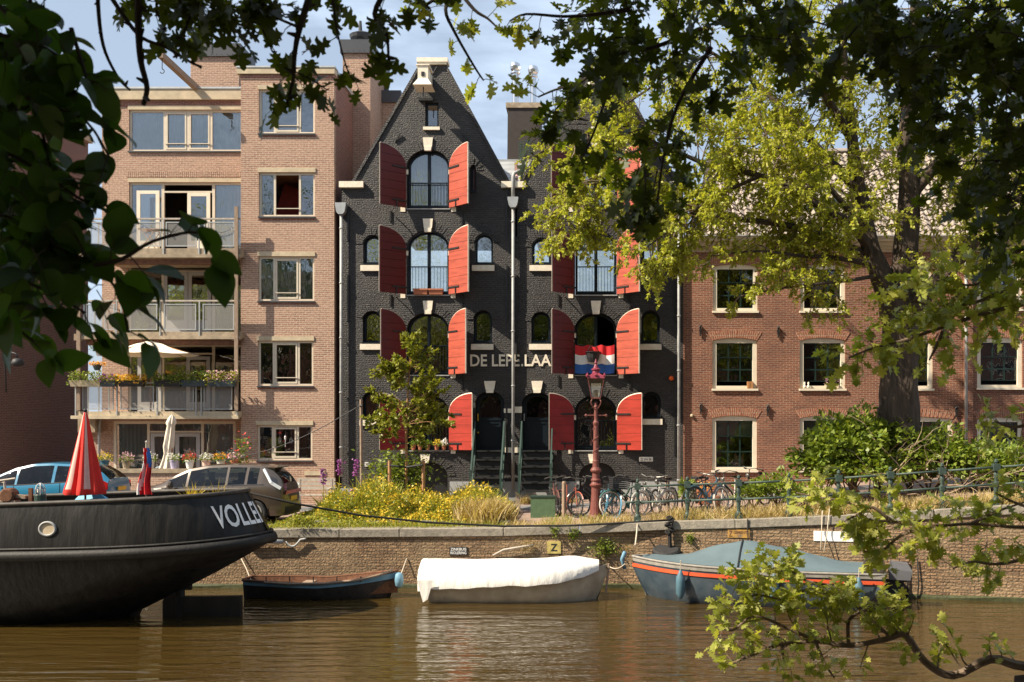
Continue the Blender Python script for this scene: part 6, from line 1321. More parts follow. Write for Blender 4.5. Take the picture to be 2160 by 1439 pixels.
# signs on wall
def wsign(px0,px1,py0,py1,label,bgm,parts,cat='sign'):
    a,b = onwall(px0,py1,.02),onwall(px1,py0,.02); s_ = thing('wall_sign',label,cat,a); n_ = Vector((b.y-a.y,-(b.x-a.x),0)).normalized() if True else 0
    dx = Vector((b.x-a.x,b.y-a.y,0)); W_ = dx.length; dx.normalize(); h_ = b.z-a.z
    def at(u,v_,d=0): return a+dx*u+Vector((0,0,v_))+Vector((dx.y,-dx.x,0))*d
    MB().add([at(0,0,.0),at(W_,0,.0),at(W_,h_,.0),at(0,h_,.0),at(0,0,-.03),at(W_,0,-.03),at(W_,h_,-.03),at(0,h_,-.03)],[(0,1,2,3),(4,7,6,5),(0,4,5,1),(1,5,6,2),(2,6,7,3),(3,7,4,0)]).build('board',bgm,s_)
    for txt,u0,u1,v0,v1,m_ in parts:
        v,f = text_mesh(txt,h_*(v1-v0),W_*(u1-u0)); MB().add([at(W_*u0+x,h_*v0+y,.004) for x,y in v],f).build('lettering',m_,s_)
    return s_
wsign(948,986,1154,1171,'small black and white sign reading ZINKBUIS RIOLERING on the quay wall','blk',[('ZINKBUIS',.06,.94,.55,.90,'flagw'),('RIOLERING',.06,.94,.10,.45,'flagw')])
wsign(1154,1183,1142,1168,'worn yellow square sign with a black Z on the quay wall',mk('pale_yellow_sign',(.50,.40,.13),.7,.3,8),[('Z',.25,.75,.2,.8,'blk')])
wsign(1535,1581,1118,1134,'rusty yellow sign reading Z GEMEENTE above the canopy boat',mk('rusty_yellow_sign',(.62,.33,.03),.7,.4,5,c2=(.18,.12,.08)),[('Z',.05,.22,.12,.88,'rusty'),('GEMEENTE',.26,.95,.5,.85,'rusty')])
wsign(1716,1803,1122,1141,'blank white board on the quay wall crossed by thin ropes','flagw',[],'board')
# ladder at far right of boat
l0 = onwall(1888,1262,.05); l1 = onwall(1888,1185,.05); lad = thing('wall_ladder','black iron ladder going into the water beside the outboard motor','ladder',l0)
for dx in (0,.28): MB().bar(l0+Vector((dx,-dx*.22,-.3)),l1+Vector((dx,-dx*.22,0)),.03).build('ladder_rail','iron',lad)
for k in range(5): z_ = l0.z+.1+k*.19; MB().bar((l0.x,l0.y,z_),(l0.x+.28,l0.y-.06,z_),.02).build('rung','iron',lad)
# ================================================================= TERRACE AND BALCONY THINGS
def parasol_closed(px,pt,pb,Y,label,m):
    c = P(px,pb,Y); zt_ = PZ(pt,Y); t = thing('parasol',label,'parasol',(c.x,Y,0)); MB().tube([(c.x,Y,0),(c.x,Y,zt_)],.025,8).build('pole','teak',t)
    mb = MB(); n = 40; prf = [(.02,0),(.09,.12),(.14,.32),(.10,.42),(.13,.8),(.15,1.2),(.10,1.5),(.13,1.75),(.17,1.95),(.2,2.05)]
    for i,(r_,d_) in enumerate(prf):
        for j in range(n): a = 2*math.pi*j/n; rr = r_*(1+.22*math.sin(a*6+d_)+.1*math.sin(a*11)); mb.v.append((c.x-.10*d_+rr*math.cos(a),Y+rr*math.sin(a),zt_-d_*.86))
    for i in range(len(prf)-1):
        for j in range(n): j2 = (j+1)%n; mb.f.append((i*n+j,(i+1)*n+j,(i+1)*n+j2,i*n+j2)); mb.m.append(0)
    mb.build('canopy',m,t,smooth=True)
parasol_closed(363,875,1000,31.8,'closed cream parasol standing on the ground floor terrace','canvas')
c = P(318,716,32.7); zb_ = PZ(868,DB)
t = thing('parasol','open cream parasol shading the lowest balcony','parasol',(c.x,c.y,zb_)); MB().tube([(c.x,c.y,zb_),(c.x,c.y,c.z)],.028,8).build('pole','teak',t)
mb = MB(); n = 8; Rr_ = 1.62; ht = .50
mb.v.append((c.x,c.y,c.z)); 
for rr_,dz_ in ((.5,.17),(1.0,.36),(Rr_,ht)):
    for k in range(n*4):
        a = 2*math.pi*k/(n*4)+R(22.5); ph = (k % 4)/4; r_ = rr_*(math.cos(math.pi/8)/math.cos((ph-.5)*math.pi/4)); mb.v.append((c.x+r_*math.cos(a),c.y+r_*math.sin(a)*.8,c.z-dz_-.035*math.sin(ph*math.pi)))
K = n*4
for k in range(K): k2 = (k+1)%K; mb.f += [(0,1+k,1+k2),(1+k,1+K+k,1+K+k2,1+k2),(1+K+k,1+2*K+k,1+2*K+k2,1+K+k2)]; mb.m += [0,0,0]
mb.build('canopy','canvas',t); rb_ = MB()
for k in range(n): a = 2*math.pi*k/n+R(22.5); rb_.bar((c.x,c.y,c.z-.06),(c.x+Rr_*math.cos(a),c.y+Rr_*math.sin(a)*.8,c.z-ht-.02),.02)
rb_.build('ribs','teak',t)
# terrace pots
pots = [(217,'blue pot with yellow green grass plant, first on the terrace wall','bk_blue','potleaf','yfl'),(263,'wide grey pot with yellow and pink flowers, second on the terrace wall','conc2','potleaf','kfl'),(313,'pale yellow pot with tall white daisies behind the ship flag','canvas','potleaf','wfl'),(364,'lavender pot with small white flowers beside the closed cream parasol','lav','potleaf','wfl'),(397,'white pot with orange red flowers, right of the lavender pot','flagw','potleaf','rfl'),(432,'pink pot with white flowers above the brown car roof','pinkc','potleaf','wfl'),(463,'white pot with yellow white flowers, before last on the terrace wall','lightstone','potleaf','ofl'),(492,'low pot with pink and white flowers at the right end of the wall','terra','potleaf','kfl')]
M['lav'] = mk('lavender_pot',(.50,.46,.62),.6)
for px,lb,pm,lm,fm_ in pots:
    c = Vector((PX(px,DT),DT+.12,PZ(989,DT))); t = thing('flower_pot',lb,'flower pot',c,group='flower pots on the terrace wall')
    MB().lathe([(.095,0),(.13,.23),(.145,.23),(.145,.27),(.12,.27)],c,14).build('pot',pm,t,smooth=False); tuft(c+Vector((0,0,.22)),.22,.26,150,lm,t,size=.06); tuft(c+Vector((0,0,.30)),.24,.26,110,fm_,t,'flowers',.045,T_FL)
# balcony boxes
bxs = [(185,150,'stone trough with leafy green bushes at the left end of the lowest balcony','conc','potleaf','grass',.30,150,216),(230,0,'dark blue box with green and violet plants hung on the lowest balcony rail','navyhull','grass','pfl',.2,214,248),(279,0,'box overflowing with bright yellow orange flowers on the lowest balcony rail','blk','yfl','ofl',.2,252,307),(357,0,'box with dark green plants trailing down the lowest balcony rail','blk','potleaf','shrub',.22,328,386),(410,0,'dark box with a tall green herb on the lowest balcony rail','navyhull','potleaf','grass',.32,384,438),(471,0,'dark box with pink and violet flowers at the right end of the lowest balcony','navyhull','grass','kfl',.32,441,500)]
for px,_,lb,bm_,lm,fm_,hh_,pa0,pa1 in bxs:
    x0,x1 = PX(pa0,DB-.1),PX(pa1,DB-.1); z0 = PZ(812,DB-.1); t = thing('balcony_planter',lb,'planter',((x0+x1)/2,DB-.12,z0),group='planters on the lowest balcony')
    MB().add([(x0+.04,DB-.22,z0-.06),(x1-.04,DB-.22,z0-.06),(x1-.04,DB-.06,z0-.06),(x0+.04,DB-.06,z0-.06),(x0,DB-.26,z0+.15),(x1,DB-.26,z0+.15),(x1,DB-.04,z0+.15),(x0,DB-.04,z0+.15)],[(0,1,5,4),(1,2,6,5),(2,3,7,6),(3,0,4,7),(4,5,6,7)]).build('trough',bm_,t)
    n = 330; pos = np.stack([rng.uniform(x0-.05,x1+.05,n),rng.normal(DB-.18,.10,n),z0+.12+hh_*rng.random(n)**1.3-.12*(rng.random(n) < .25)],1); leaves('foliage',T_Q,pos,rdir(n,.3),rng.uniform(.05,.12,n),lm,t)
    n = 160; pos = np.stack([rng.uniform(x0-.05,x1+.05,n),rng.normal(DB-.22,.10,n),z0+.16+hh_*rng.random(n)-.1*(rng.random(n) < .3)],1); leaves('flowers',T_FL,pos,rdir(n,.3),rng.uniform(.04,.07,n),fm_,t)
c = P(205,775,32.5); t = thing('hanging_pot','hanging pot of orange flowers above the left end of the lowest balcony','flower pot',c); MB().lathe([(.08,-.1),(.15,.08),(.15,.1)],c,12).build('pot','navyhull',t); tuft(c+Vector((0,0,.06)),.28,.16,200,'ofl',t,'flowers',.05,T_FL)
c = P(209,748,32.9); t = thing('hanging_pot','white pot with green foliage above the orange flowers on the balcony','flower pot',c); MB().lathe([(.07,-.05),(.12,.12),(.12,.14)],c,12).build('pot','flagw',t); tuft(c+Vector((0,0,.1)),.28,.35,180,'potleaf',t,size=.08)
# top balcony folding table, bulbs
c = Vector((PX(318,33.3),33.3,PZ(522,DB)+.02)); t = thing('folding_table','small folding slatted wooden table on the top balcony','table',c)
for k in range(6): MB().box(c.x-.32,c.x+.32,c.y-.25+k*.09,c.y-.19+k*.09,c.z+.70,c.z+.72).build('slat','teak',t)
MB().bar(c+Vector((-.28,-.2,0)),c+Vector((.25,-.2,.7)),.025).bar(c+Vector((.28,-.2,0)),c+Vector((-.25,-.2,.7)),.025).bar(c+Vector((-.28,.2,0)),c+Vector((.25,.2,.7)),.025).bar(c+Vector((.28,.2,0)),c+Vector((-.25,.2,.7)),.025).build('legs','teak',t)
ls = thing('string_lights','string of small clear bulbs looped along the top balcony rail','string lights',P(300,480,32.5)); pts = []
for i in range(60): u = i/59; pts.append(P(185+310*u,470+22*abs(math.sin(u*9)),32.5))
MB().tube(pts,.008,4).build('wire','blk',ls)
for i in range(3,60,5): MB().lathe([(.01,0),(.03,-.03),(.03,-.06),(.01,-.09)],pts[i],8).build('bulb','lampglass',ls,smooth=True)
# pot climbing rose at bay
c = P(512,1000,31.3); t = thing('potted_rose','climbing rose with red flowers at the corner of the flats above the wall','rose',c); n = 260
pos = np.array(c)+np.stack([rng.normal(0,.13,n),rng.normal(0,.1,n),rng.random(n)*1.15],1); leaves('foliage',T_Q,pos,rdir(n,.2),rng.uniform(.06,.12,n),'potleaf',t); pos = np.array(c)+np.stack([rng.normal(-.05,.2,30),rng.normal(-.1,.1,30),.3+rng.random(30)*1.1],1); leaves('flowers',T_FL,pos,rdir(30),rng.uniform(.07,.11,30),'rfl',t)
# window ornaments ground floor bay
for k,(px,lb) in enumerate(((591,'left white house shaped ornament hanging in the bay window'),(603,'white spoon shaped ornament hanging in the middle of the bay window'),(615,'right white house shaped ornament hanging in the bay window'))):
    c = P(px,930,33.06); mb = MB()
    if k != 1: mb.plate([(c.x-.05,c.z-.08),(c.x+.05,c.z-.08),(c.x+.06,c.z+.05),(c.x,c.z+.14),(c.x-.06,c.z+.05)],[rect(c.x-.025,c.x+.025,c.z-.05,c.z+.02)],33.0,33.02)
    else: mb.lathe([(.01,-.2),(.012,.02),(.035,.08),(.035,.14),(.01,.2)],(c.x,33.0,c.z),8)
    mb.tube([(c.x,33.01,c.z+.12),(c.x,33.01,c.z+.35)],.006,4); solo(mb,'window_ornament','flagw',lb,'ornament')
c = P(598,810,33.3); t = thing('house_plant','leafy green house plant behind the third floor bay window','house plant',c); MB().lathe([(.08,0),(.1,.16)],c,10).build('pot','blk',t); MB().tube([c,c+Vector((0,0,.6))],.012,5).build('stem','twig',t); tuft(c+Vector((0,0,.45)),.25,.5,140,'shrub',t,size=.1)
# ================================================================= VEGETATION
class Grow:
    def __init__(s): s.tw = MB(); s.p = []; s.d = []
    def limb(s, pts, r0, r1, n=8):
        pts = [Vector(p) for p in pts]; out = []
        for i in range(len(pts)-1):   # catmull smoothing
            a = pts[max(i-1,0)]; b = pts[i]; c = pts[i+1]; d = pts[min(i+2,len(pts)-1)]
            for t in (0,.25,.5,.75): out.append(.5*((2*b)+(c-a)*t+(2*a-5*b+4*c-d)*t*t+(3*b-a-3*c+d)*t**3))
        out.append(pts[-1]); k = len(out)
        s.tw.tube(out, [r0+(r1-r0)*(i/(k-1))**.8 for i in range(k)], n); return out
    def twig(s, p, d, ln, r, depth, gap, spread=.7, droop=.0, jit=.25, kids=5, leafr=(0.25,1)):
        d = Vector(d).normalized(); seg = 5; pts = [Vector(p)]; L_ = ln/seg
        for i in range(seg):
            d = (d+Vector(rng.normal(0,jit,3))*.6+Vector((0,0,-droop))).normalized(); pts.append(pts[-1]+d*L_)
        s.tw.tube(pts, [r*(1-.75*i/seg) for i in range(seg+1)], 4 if depth else 3)
        if depth <= 0:
            n = max(2,int(ln/gap))
            for i in range(n):
                t = leafr[0]+(leafr[1]-leafr[0])*(i+rng.random())/n; k = min(int(t*seg),seg-1); q = pts[k].lerp(pts[k+1],t*seg-k)
                dd = (pts[k+1]-pts[k]).normalized()+Vector(rng.normal(0,.75,3)); s.p.append(tuple(q)); s.d.append(tuple(dd))
            return
        for i in range(kids):
            t = .25+.75*(i+rng.random()*.8)/kids; k = min(int(t*seg),seg-1); q = pts[k].lerp(pts[k+1],t*seg-k)
            dd = (pts[k+1]-pts[k]).normalized()+Vector(rng.normal(0,spread,3)); s.twig(q, dd, ln*rng.uniform(.45,.7)*(1.1-.4*t), r*.5, depth-1, gap, spread, droop, jit, kids, leafr)
        s.twig(pts[-1], d, ln*.5, r*.35, depth-1, gap, spread, droop, jit, kids, leafr)
    def along(s, out, t0, t1, n, ln, r, depth, gap, up=.2, **k):
        for i in range(n):
            t = t0+(t1-t0)*(i+rng.random())/n; q = t*(len(out)-1); a = min(int(q),len(out)-2); p = out[a].lerp(out[a+1],q-a); d = (out[a+1]-out[a]).normalized()
            side = Vector(rng.normal(0,1,3)); side -= side.dot(d)*d; s.twig(p, d*.5+side.normalized()+Vector((0,0,up)), ln*rng.uniform(.6,1.2), r, depth, gap, **k)
    def leaves(s, name, tmpl, size, mat, parent, mask=None):
        p = np.array(s.p); d = np.array(s.d)
        if mask is not None: p, d = p[mask], d[mask]
        return leaves(name, tmpl, p, d, size*rng.uniform(.7,1.25,len(p)), mat, parent)
def PP(l, Y): return [P(a,b,(c[0] if c else Y)) for a,b,*c in l]
# --- big elm on the far quay
base = Vector((PX(1893,27),27,gz(9)))
elm = thing('elm_tree','big forked elm with furrowed bark and yellow green leaves on the far quay','tree',base)
G = Grow()
tr = MB()
def bark_tube(pts, rs, n=18):
    global tr
    P_ = [Vector(p) for p in pts]; out = []; ro = []
    for i in range(len(P_)-1):
        a = P_[max(i-1,0)]; b = P_[i]; c = P_[i+1]; d = P_[min(i+2,len(P_)-1)]
        for t in np.linspace(0,1,7)[:-1]: out.append(.5*((2*b)+(c-a)*t+(2*a-5*b+4*c-d)*t*t+(3*b-a-3*c+d)*t**3)); ro.append(rs[i]+(rs[i+1]-rs[i])*t)
    out.append(P_[-1]); ro.append(rs[-1]); i0 = len(tr.v); tr.tube(out, ro, n)
    for k in range(len(out)):
        for j in range(n):
            q = Vector(tr.v[i0+k*n+j]); c = out[k]; f = 1+.09*math.sin(j*2.4+k*.15)+.05*math.sin(j*4.9+k*.4)+.035*math.sin(k*1.1+j); tr.v[i0+k*n+j] = tuple(c+(q-c)*f)
    return out
TY = 27
t0 = bark_tube(PP([(1893,1010),(1894,905),(1896,800),(1898,700),(1893,640),(1885,600)],TY), [.62,.56,.50,.47,.46,.44])
lA = bark_tube(PP([(1890,650),(1862,590),(1835,520),(1822,450),(1805,360),(1795,250),(1780,120,27.5),(1770,-40,28)],TY), [.38,.30,.25,.21,.17,.14,.10,.06])
lB = bark_tube(PP([(1898,660),(1905,590),(1912,500),(1918,400),(1912,300),(1920,180),(1930,20,26),(1930,-80,26)],TY), [.40,.36,.33,.28,.22,.17,.12,.08])
lC = bark_tube(PP([(1905,690),(1945,630,26.6),(2000,570,26.2),(2060,500,26),(2130,430,26),(2230,330,26)],TY), [.30,.24,.22,.18,.14,.09])
lD = bark_tube(PP([(1835,525),(1790,470,26.6),(1700,420,26.3),(1600,370,26),(1500,350,26),(1400,308,26),(1300,270,26)],TY), [.15,.13,.11,.085,.07,.045,.02],10)
lE = bark_tube(PP([(1835,540),(1760,510),(1680,480,26.5),(1560,462,26.2),(1440,452,26),(1300,440,26),(1180,462,26)],TY), [.12,.10,.085,.07,.05,.03,.015],10)
lF = bark_tube(PP([(1812,400),(1740,330),(1680,260,27.5),(1600,180,28),(1500,110,28),(1400,50,28)],TY), [.14,.12,.10,.08,.05,.02],10)
lG = bark_tube(PP([(1915,420),(1990,330),(2070,230,27.5),(2150,120,28),(2230,0,28)],TY), [.17,.15,.11,.07,.04],10)
lH = bark_tube(PP([(1800,300),(1730,180,26),(1680,60,25.5),(1640,-60,25)],TY), [.13,.10,.06,.03],10)
lM = bark_tube(PP([(1830,500),(1770,420,26.5),(1690,340,26.2),(1610,300,26),(1540,290,26)],TY), [.10,.08,.06,.04,.015],8)
lN = bark_tube(PP([(1850,560),(1770,545,26.4),(1690,540,26),(1600,530,25.8),(1500,540,25.6)],TY), [.09,.07,.05,.03,.012],8)
lI = bark_tube(PP([(1855,580),(1800,590,26),(1720,600,25.6),(1640,610,25.5),(1560,625,25.4)],TY), [.07,.05,.035,.025,.012],8)
lJ = bark_tube(PP([(1600,372,26),(1500,420,25.5),(1420,480,25.3),(1340,540,25.2)],TY), [.06,.045,.03,.012],8)
lK = bark_tube(PP([(1400,308,26),(1310,330,25.6),(1250,400,25.4),(1220,450,25.3)],TY), [.04,.03,.02,.01],8)
lL = bark_tube(PP([(1500,110,28),(1380,180,27),(1280,250,26.8),(1210,310,26.6)],TY), [.05,.035,.02,.01],8)
tr.build('trunk','bark',elm,smooth=True)
kw = dict(spread=.75, droop=.10, jit=.28, kids=5)
for out,n,t_0,ln,up in ((lA,12,.35,1.9,.1),(lB,14,.3,2.0,.1),(lC,12,.3,1.8,.2),(lD,22,.12,1.5,.05),(lE,22,.15,1.25,-.05),(lF,16,.2,1.6,.1),(lG,14,.2,1.8,.1),(lH,10,.2,1.8,.0),(lI,6,.2,.7,-.1),(lJ,12,.2,.95,-.2),(lK,11,.2,.9,-.2),(lL,14,.1,1.1,-.1),(lM,13,.15,1.4,.05),(lN,6,.15,.9,-.1)):
    G.along(out, t_0, 1, int(n*1.5), ln, .022, 2, .024, up=up, **kw)
G.tw.build('twigs','twig',elm); G.leaves('crown',T_Q,.105,'elm',elm); print('elm leaves',len(G.p))
# shoots on the trunk
n = 160; pos = np.stack([rng.normal(PX(1850,26.5),.35,n),rng.normal(26.4,.2,n),rng.normal(PZ(640,26.5),.35,n)],1); leaves('trunk_shoots',T_Q,pos,rdir(n,.2),rng.uniform(.09,.15,n),'elm',elm)
# --- sapling with stakes
b_ = Vector((PX(857,28.2),28.2,0)); sap = thing('sapling','slim young street tree with small leafy crown between two brown stakes','tree',b_)
G = Grow(); tp = G.limb([b_,P(857,950,28.2),P(857,900,28.2),P(861,820,28.2),P(866,760,28.2),P(872,716,28.2)],.05,.012)
for px,py,ln,up in ((857,925,1.0,.3),(858,910,1.0,.4),(858,895,1.15,.3),(859,880,1.15,.5),(860,862,1.1,.5),(861,845,1.1,.6),(862,828,.95,.7),(863,812,.9,.8),(864,795,.8,.8),(866,775,.7,1),(868,755,.6,1.2),(870,735,.5,1.5)):
    for k in range(4):
        a = rng.random()*6.28; G.twig(P(px,py,28.2),(math.cos(a)*1.1,math.sin(a),up),ln*.84*rng.uniform(.75,1.1),.009,1,.013,spread=.5,droop=-.02,kids=5)
G.tw.build('trunk','stake',sap); G.leaves('crown',T_Q,.13,'sapl',sap); print('sapling',len(G.p))
for k,(px,py,lb) in enumerate(((822,972,'left brown wooden stake tied to the sapling'),(893,972,'right brown wooden stake tied to the sapling'))):
    p = P(px,py,28.0); solo(MB().tube([(p.x,p.y,0),(p.x,p.y,p.z)],.052,8),'tree_stake','stake',lb,'stake',group='stakes of the sapling')
solo(MB().tube([P(822,982,27.9),P(840,984,27.9),P(857,986,28.1),P(875,983,27.9),P(893,981,27.9)],.03,5),'tree_tie','blk','black rubber band tying the sapling to its two stakes','tie')
# --- shrubs right
def shrub(label, blobs, mat, n, size, name='shrub', Y0=None, stemm='twig'):
    c0 = blobs[0]; b_ = Vector((PX(c0[0],c0[2]),c0[2],gz(PX(c0[0],c0[2])))); t = thing(name,label,'shrub',b_); tot = sum(b[3]*b[4] for b in blobs); pos = []; dirs = []; st_ = MB()
    for px,py,Y,rx,ry in blobs:
        k = int(n*rx*ry/tot); c = P(px,py,Y); a = rx*Y/F; h_ = ry*Y/F
        u = rng.normal(0,1,(k,3)); u /= np.linalg.norm(u,axis=1)[:,None]; rr = rng.random(k)**.3; u[:,2] = np.where(u[:,2] < -.3, -u[:,2]*.6, u[:,2])
        lump = 1+.22*np.sin(u[:,0]*7+px)+.18*np.sin(u[:,2]*9+py); pos.append(np.array(c)+u*rr[:,None]*lump[:,None]*np.array([a,a*.8,h_])); dd = u+rng.normal(0,.5,(k,3)); dd[:,2] -= .2; dirs.append(dd)
        for j in range(7): e = Vector(u[j])*.8; st_.tube([Vector((c.x,c.y,b_.z)),(c.x+e.x*a*.5,c.y+e.y*a*.5,(c.z+b_.z)/2),(c.x+e.x*a,c.y+e.y*a*.8,c.z+e.z*h_)],[.03,.02,.008],4)
    pos = np.concatenate(pos); dirs = np.concatenate(dirs); ok = pos[:,2] > b_.z-.1; leaves('foliage',T_Q if size < .2 else T_OV,pos[ok],dirs[ok],size*rng.uniform(.6,1.3,ok.sum()),mat,t); st_.build('stems',stemm,t); return t
shrub('large leafy green shrub around the foot of the big elm, left of its trunk',[(1790,960,26.6,95,85),(1850,920,26.8,60,45),(1730,985,26.4,55,60),(1830,1000,26.2,90,55),(1800,920,26.8,50,40)],'shrub',9000,.17)
shrub('leafy green shrub right of the elm trunk among bare branches',[(1960,975,26.8,100,75),(2040,990,26.8,90,70),(1920,940,27,60,40),(2130,1000,26,80,60)],'shrub',8000,.16)
shrub('low light green shrub behind the railing, next to the white tyred bike',[(1640,1035,26.2,50,38),(1590,1045,26.0,40,28),(1690,1050,25.8,45,32)],'shrub',3600,.10)
shrub('small yellow green shrub beside the black warehouse drainpipe',[(1450,1040,27.5,22,34)],'shrub',500,.10)
# dead branch tangle
G = Grow()
for k in range(26):
    a = P(rng.uniform(1860,2090),rng.uniform(1000,1050),25.3+rng.random()); G.twig(a,(rng.normal(0,1),rng.normal(-.2,.3),rng.uniform(.1,1)),rng.uniform(.9,1.9),.018,1,9,spread=.7,jit=.35,kids=3)
solo(G.tw,'dead_branches','twigl','tangle of bare pale brown branches lying on the shrub behind the railing','branches')
# --- wildflower bed
def stuff(name,label,cat):
    o = thing(name,label,cat,(0,0,0)); return o
def blades(name, xr, yr, n, hmin, hmax, mat, wd=.02, dens=None, zf=None):
    x = rng.uniform(*xr,n); y = rng.uniform(*yr,n)
    if dens is not None: k = rng.random(n) < dens(x,y); x, y = x[k], y[k]
    n = len(x); z = np.interp(x,GX,GZ) if zf is None else zf(x,y); d = rng.normal(0,.33,(n,3)); d[:,2] = 1; h = rng.uniform(hmin,hmax,n)
    if callable(hmax): pass
    T = np.array([(0,wd/2,0),(.5,wd/2.5,.03),(1,0,-.1),(.5,-wd/2.5,.03),(0,-wd/2,0)]); 
    return leaves(name,T,np.stack([x,y,z],1),d,h,mat,None)
def bedh(x,y):
    e = np.clip(np.minimum((x+8.35)/1.2,(-1.95-x)/.7),0,1)*np.clip((y-24.75)/1.3,0.15,1); return e*(.50+.12*np.sin(x*1.9+1)+.12*np.sin(x*4.7+y*2)+.10*np.sin(x*9.3-y*3)+.22*np.exp(-((x+5.6)/1.0)**2))
n = 9000; x = rng.uniform(-8.2,-2.1,n); y = rng.uniform(24.8,28.6,n); hh = bedh(x,y)*rng.uniform(.55,1.15,n)
T = np.array([(0,.012,0),(.5,.010,.03),(1,0,-.1),(.5,-.010,.03),(0,-.012,0)]); d = rng.normal(0,.3,(n,3)); d[:,2] = 1
T[:,1] *= 2.0
o = leaves('wildflower_stems',T,np.stack([x,y,0*x],1),d,hh*1.25+.05,'grass',None); o['kind'] = 'stuff'; o['label'] = 'tall green stems and grass of the wildflower bed on the quay'; o['category'] = 'grass'
n = 26000; x = rng.uniform(-8.2,-2.1,n); y = rng.uniform(24.8,28.6,n); z = bedh(x,y)*rng.uniform(.25,1.1,n)
o = leaves('wildflower_leaves',T_Q,np.stack([x,y,z],1),rdir(n,.4),rng.uniform(.05,.11,n),'grass',None); o['kind'] = 'stuff'; o['label'] = 'small green leaves of the wildflower bed on the quay'; o['category'] = 'leaves'
n = 15000; x = rng.normal(-4.2,1.2,n); x = np.where(rng.random(n) < .35, rng.uniform(-8.1,-2.1,n), x); x = np.clip(x,-8.2,-2.1); y = rng.uniform(24.9,28.6,n); z = bedh(x,y)*rng.uniform(.5,1.3,n)
cl = rng.random(n) < (.35+.65*(np.sin(x*5.1+y*3.3)*np.sin(y*4.7-x*2.2) > -.1)); x,y,z = x[cl],y[cl],z[cl]; n = len(x)
o = leaves('yellow_wildflowers',T_FL,np.stack([x,y,z],1),rdir(n,.4),rng.uniform(.035,.08,n),'yfl',None); o['kind'] = 'stuff'; o['label'] = 'mass of small yellow flowers in the bed before the black warehouse'; o['category'] = 'flowers'
for k,(px,py,Y,lb) in enumerate(((682,1005,27.5,'purple flower spike nearest the bench'),(716,985,28.3,'tall purple flower spike before the grey drainpipe'),(752,985,28,'purple flower spike right of the drainpipe, left of the wooden pole'),(745,1050,26.5,'low purple flower spike in the middle of the green bed'))):
    c = P(px,py,Y); t = thing('purple_flower',lb,'flower',(c.x,c.y,0)); MB().tube([(c.x,c.y,0),c+Vector((0,0,.1))],.01,4).build('stem','grass',t); n = 90
    pos = np.array(c)+np.stack([rng.normal(0,.045,n),rng.normal(0,.045,n),rng.uniform(-.25,.22,n)],1); leaves('petals',T_FL,pos,rdir(n),rng.uniform(.05,.09,n),'pfl',t)
# leafy taller plant among stakes
c = P(845,1000,28.4); t = thing('leafy_plant','tall leafy green plant growing among the yellow flowers between the stakes','plant',(c.x,c.y,0)); n = 1500
u = rng.normal(0,1,(n,3)); pos = np.array(c)+u*np.array([.42,.2,.33]); pos[:,2] = np.abs(pos[:,2]); leaves('foliage',T_Q,pos,rdir(n,.0),rng.uniform(.08,.16,n),'shrub',t)
# dry grass
yy_ = lambda x: np.where(x < .95,24.2,24.2-.222*(x-.95))
n = 12000; x = rng.uniform(-2.2,13,n); off = .12+rng.random(n)**1.6*1.5; y = yy_(x)+off; k = (rng.random(n) < .35+.65*(np.sin(x*3.3)+np.sin(x*7.7+1)*.6 > -.5)) & ~((x > -2) & (x < .9) & (off > .75)); x,y = x[k],y[k]; n = len(x)
d = rng.normal(0,.5,(n,3)); d[:,2] = .9; T2 = T.copy(); o = leaves('dry_grass',T2,np.stack([x,y,np.interp(x,GX,GZ)],1),d,rng.uniform(.10,.34,n)*np.where(x > 2,1.25,.8),'dry',None); o['kind'] = 'stuff'; o['label'] = 'dry straw coloured grass along the quay edge under the railing'; o['category'] = 'grass'
n = 6300; x = np.concatenate([rng.uniform(-9,-2,1500),rng.uniform(-2,13,4800)]); off = .12+rng.random(n)*np.where(x < -2,.5,1.6); y = yy_(x)+off; k = (np.sin(x*2.1+2)+np.sin(x*5.3) > .1) | (x < -2); x,y = x[k],y[k]; n = len(x)
d = rng.normal(0,.5,(n,3)); d[:,2] = .8; o = leaves('green_grass',T2,np.stack([x,y,np.interp(x,GX,GZ)],1),d,rng.uniform(.08,.30,n),'grass',None); o['kind'] = 'stuff'; o['label'] = 'green grass tufts growing along the quay edge'; o['category'] = 'grass'
n = 2600; x = rng.normal(-2.75,.28,n); y = rng.normal(25.6,.35,n); d = rng.normal(0,.4,(n,3)); d[:,2] = 1; o = leaves('straw',T2,np.stack([x,y,0*x],1),d,rng.uniform(.3,.85,n),'dry',None); tag(o,'tall dry straw clump at the right end of the flower bed','dry grass')
n = 1800; x = rng.uniform(-2.3,-.4,n); y = rng.normal(32.2,.25,n); d = rng.normal(0,.6,(n,3)); d[:,2] = .7; o = leaves('dry_weeds',T2,np.stack([x,y,0*x+.05],1),d,rng.uniform(.12,.35,n),'dry',None); o['kind'] = 'stuff'; o['label'] = 'dry weeds at the foot of the black warehouse steps'; o['category'] = 'grass'
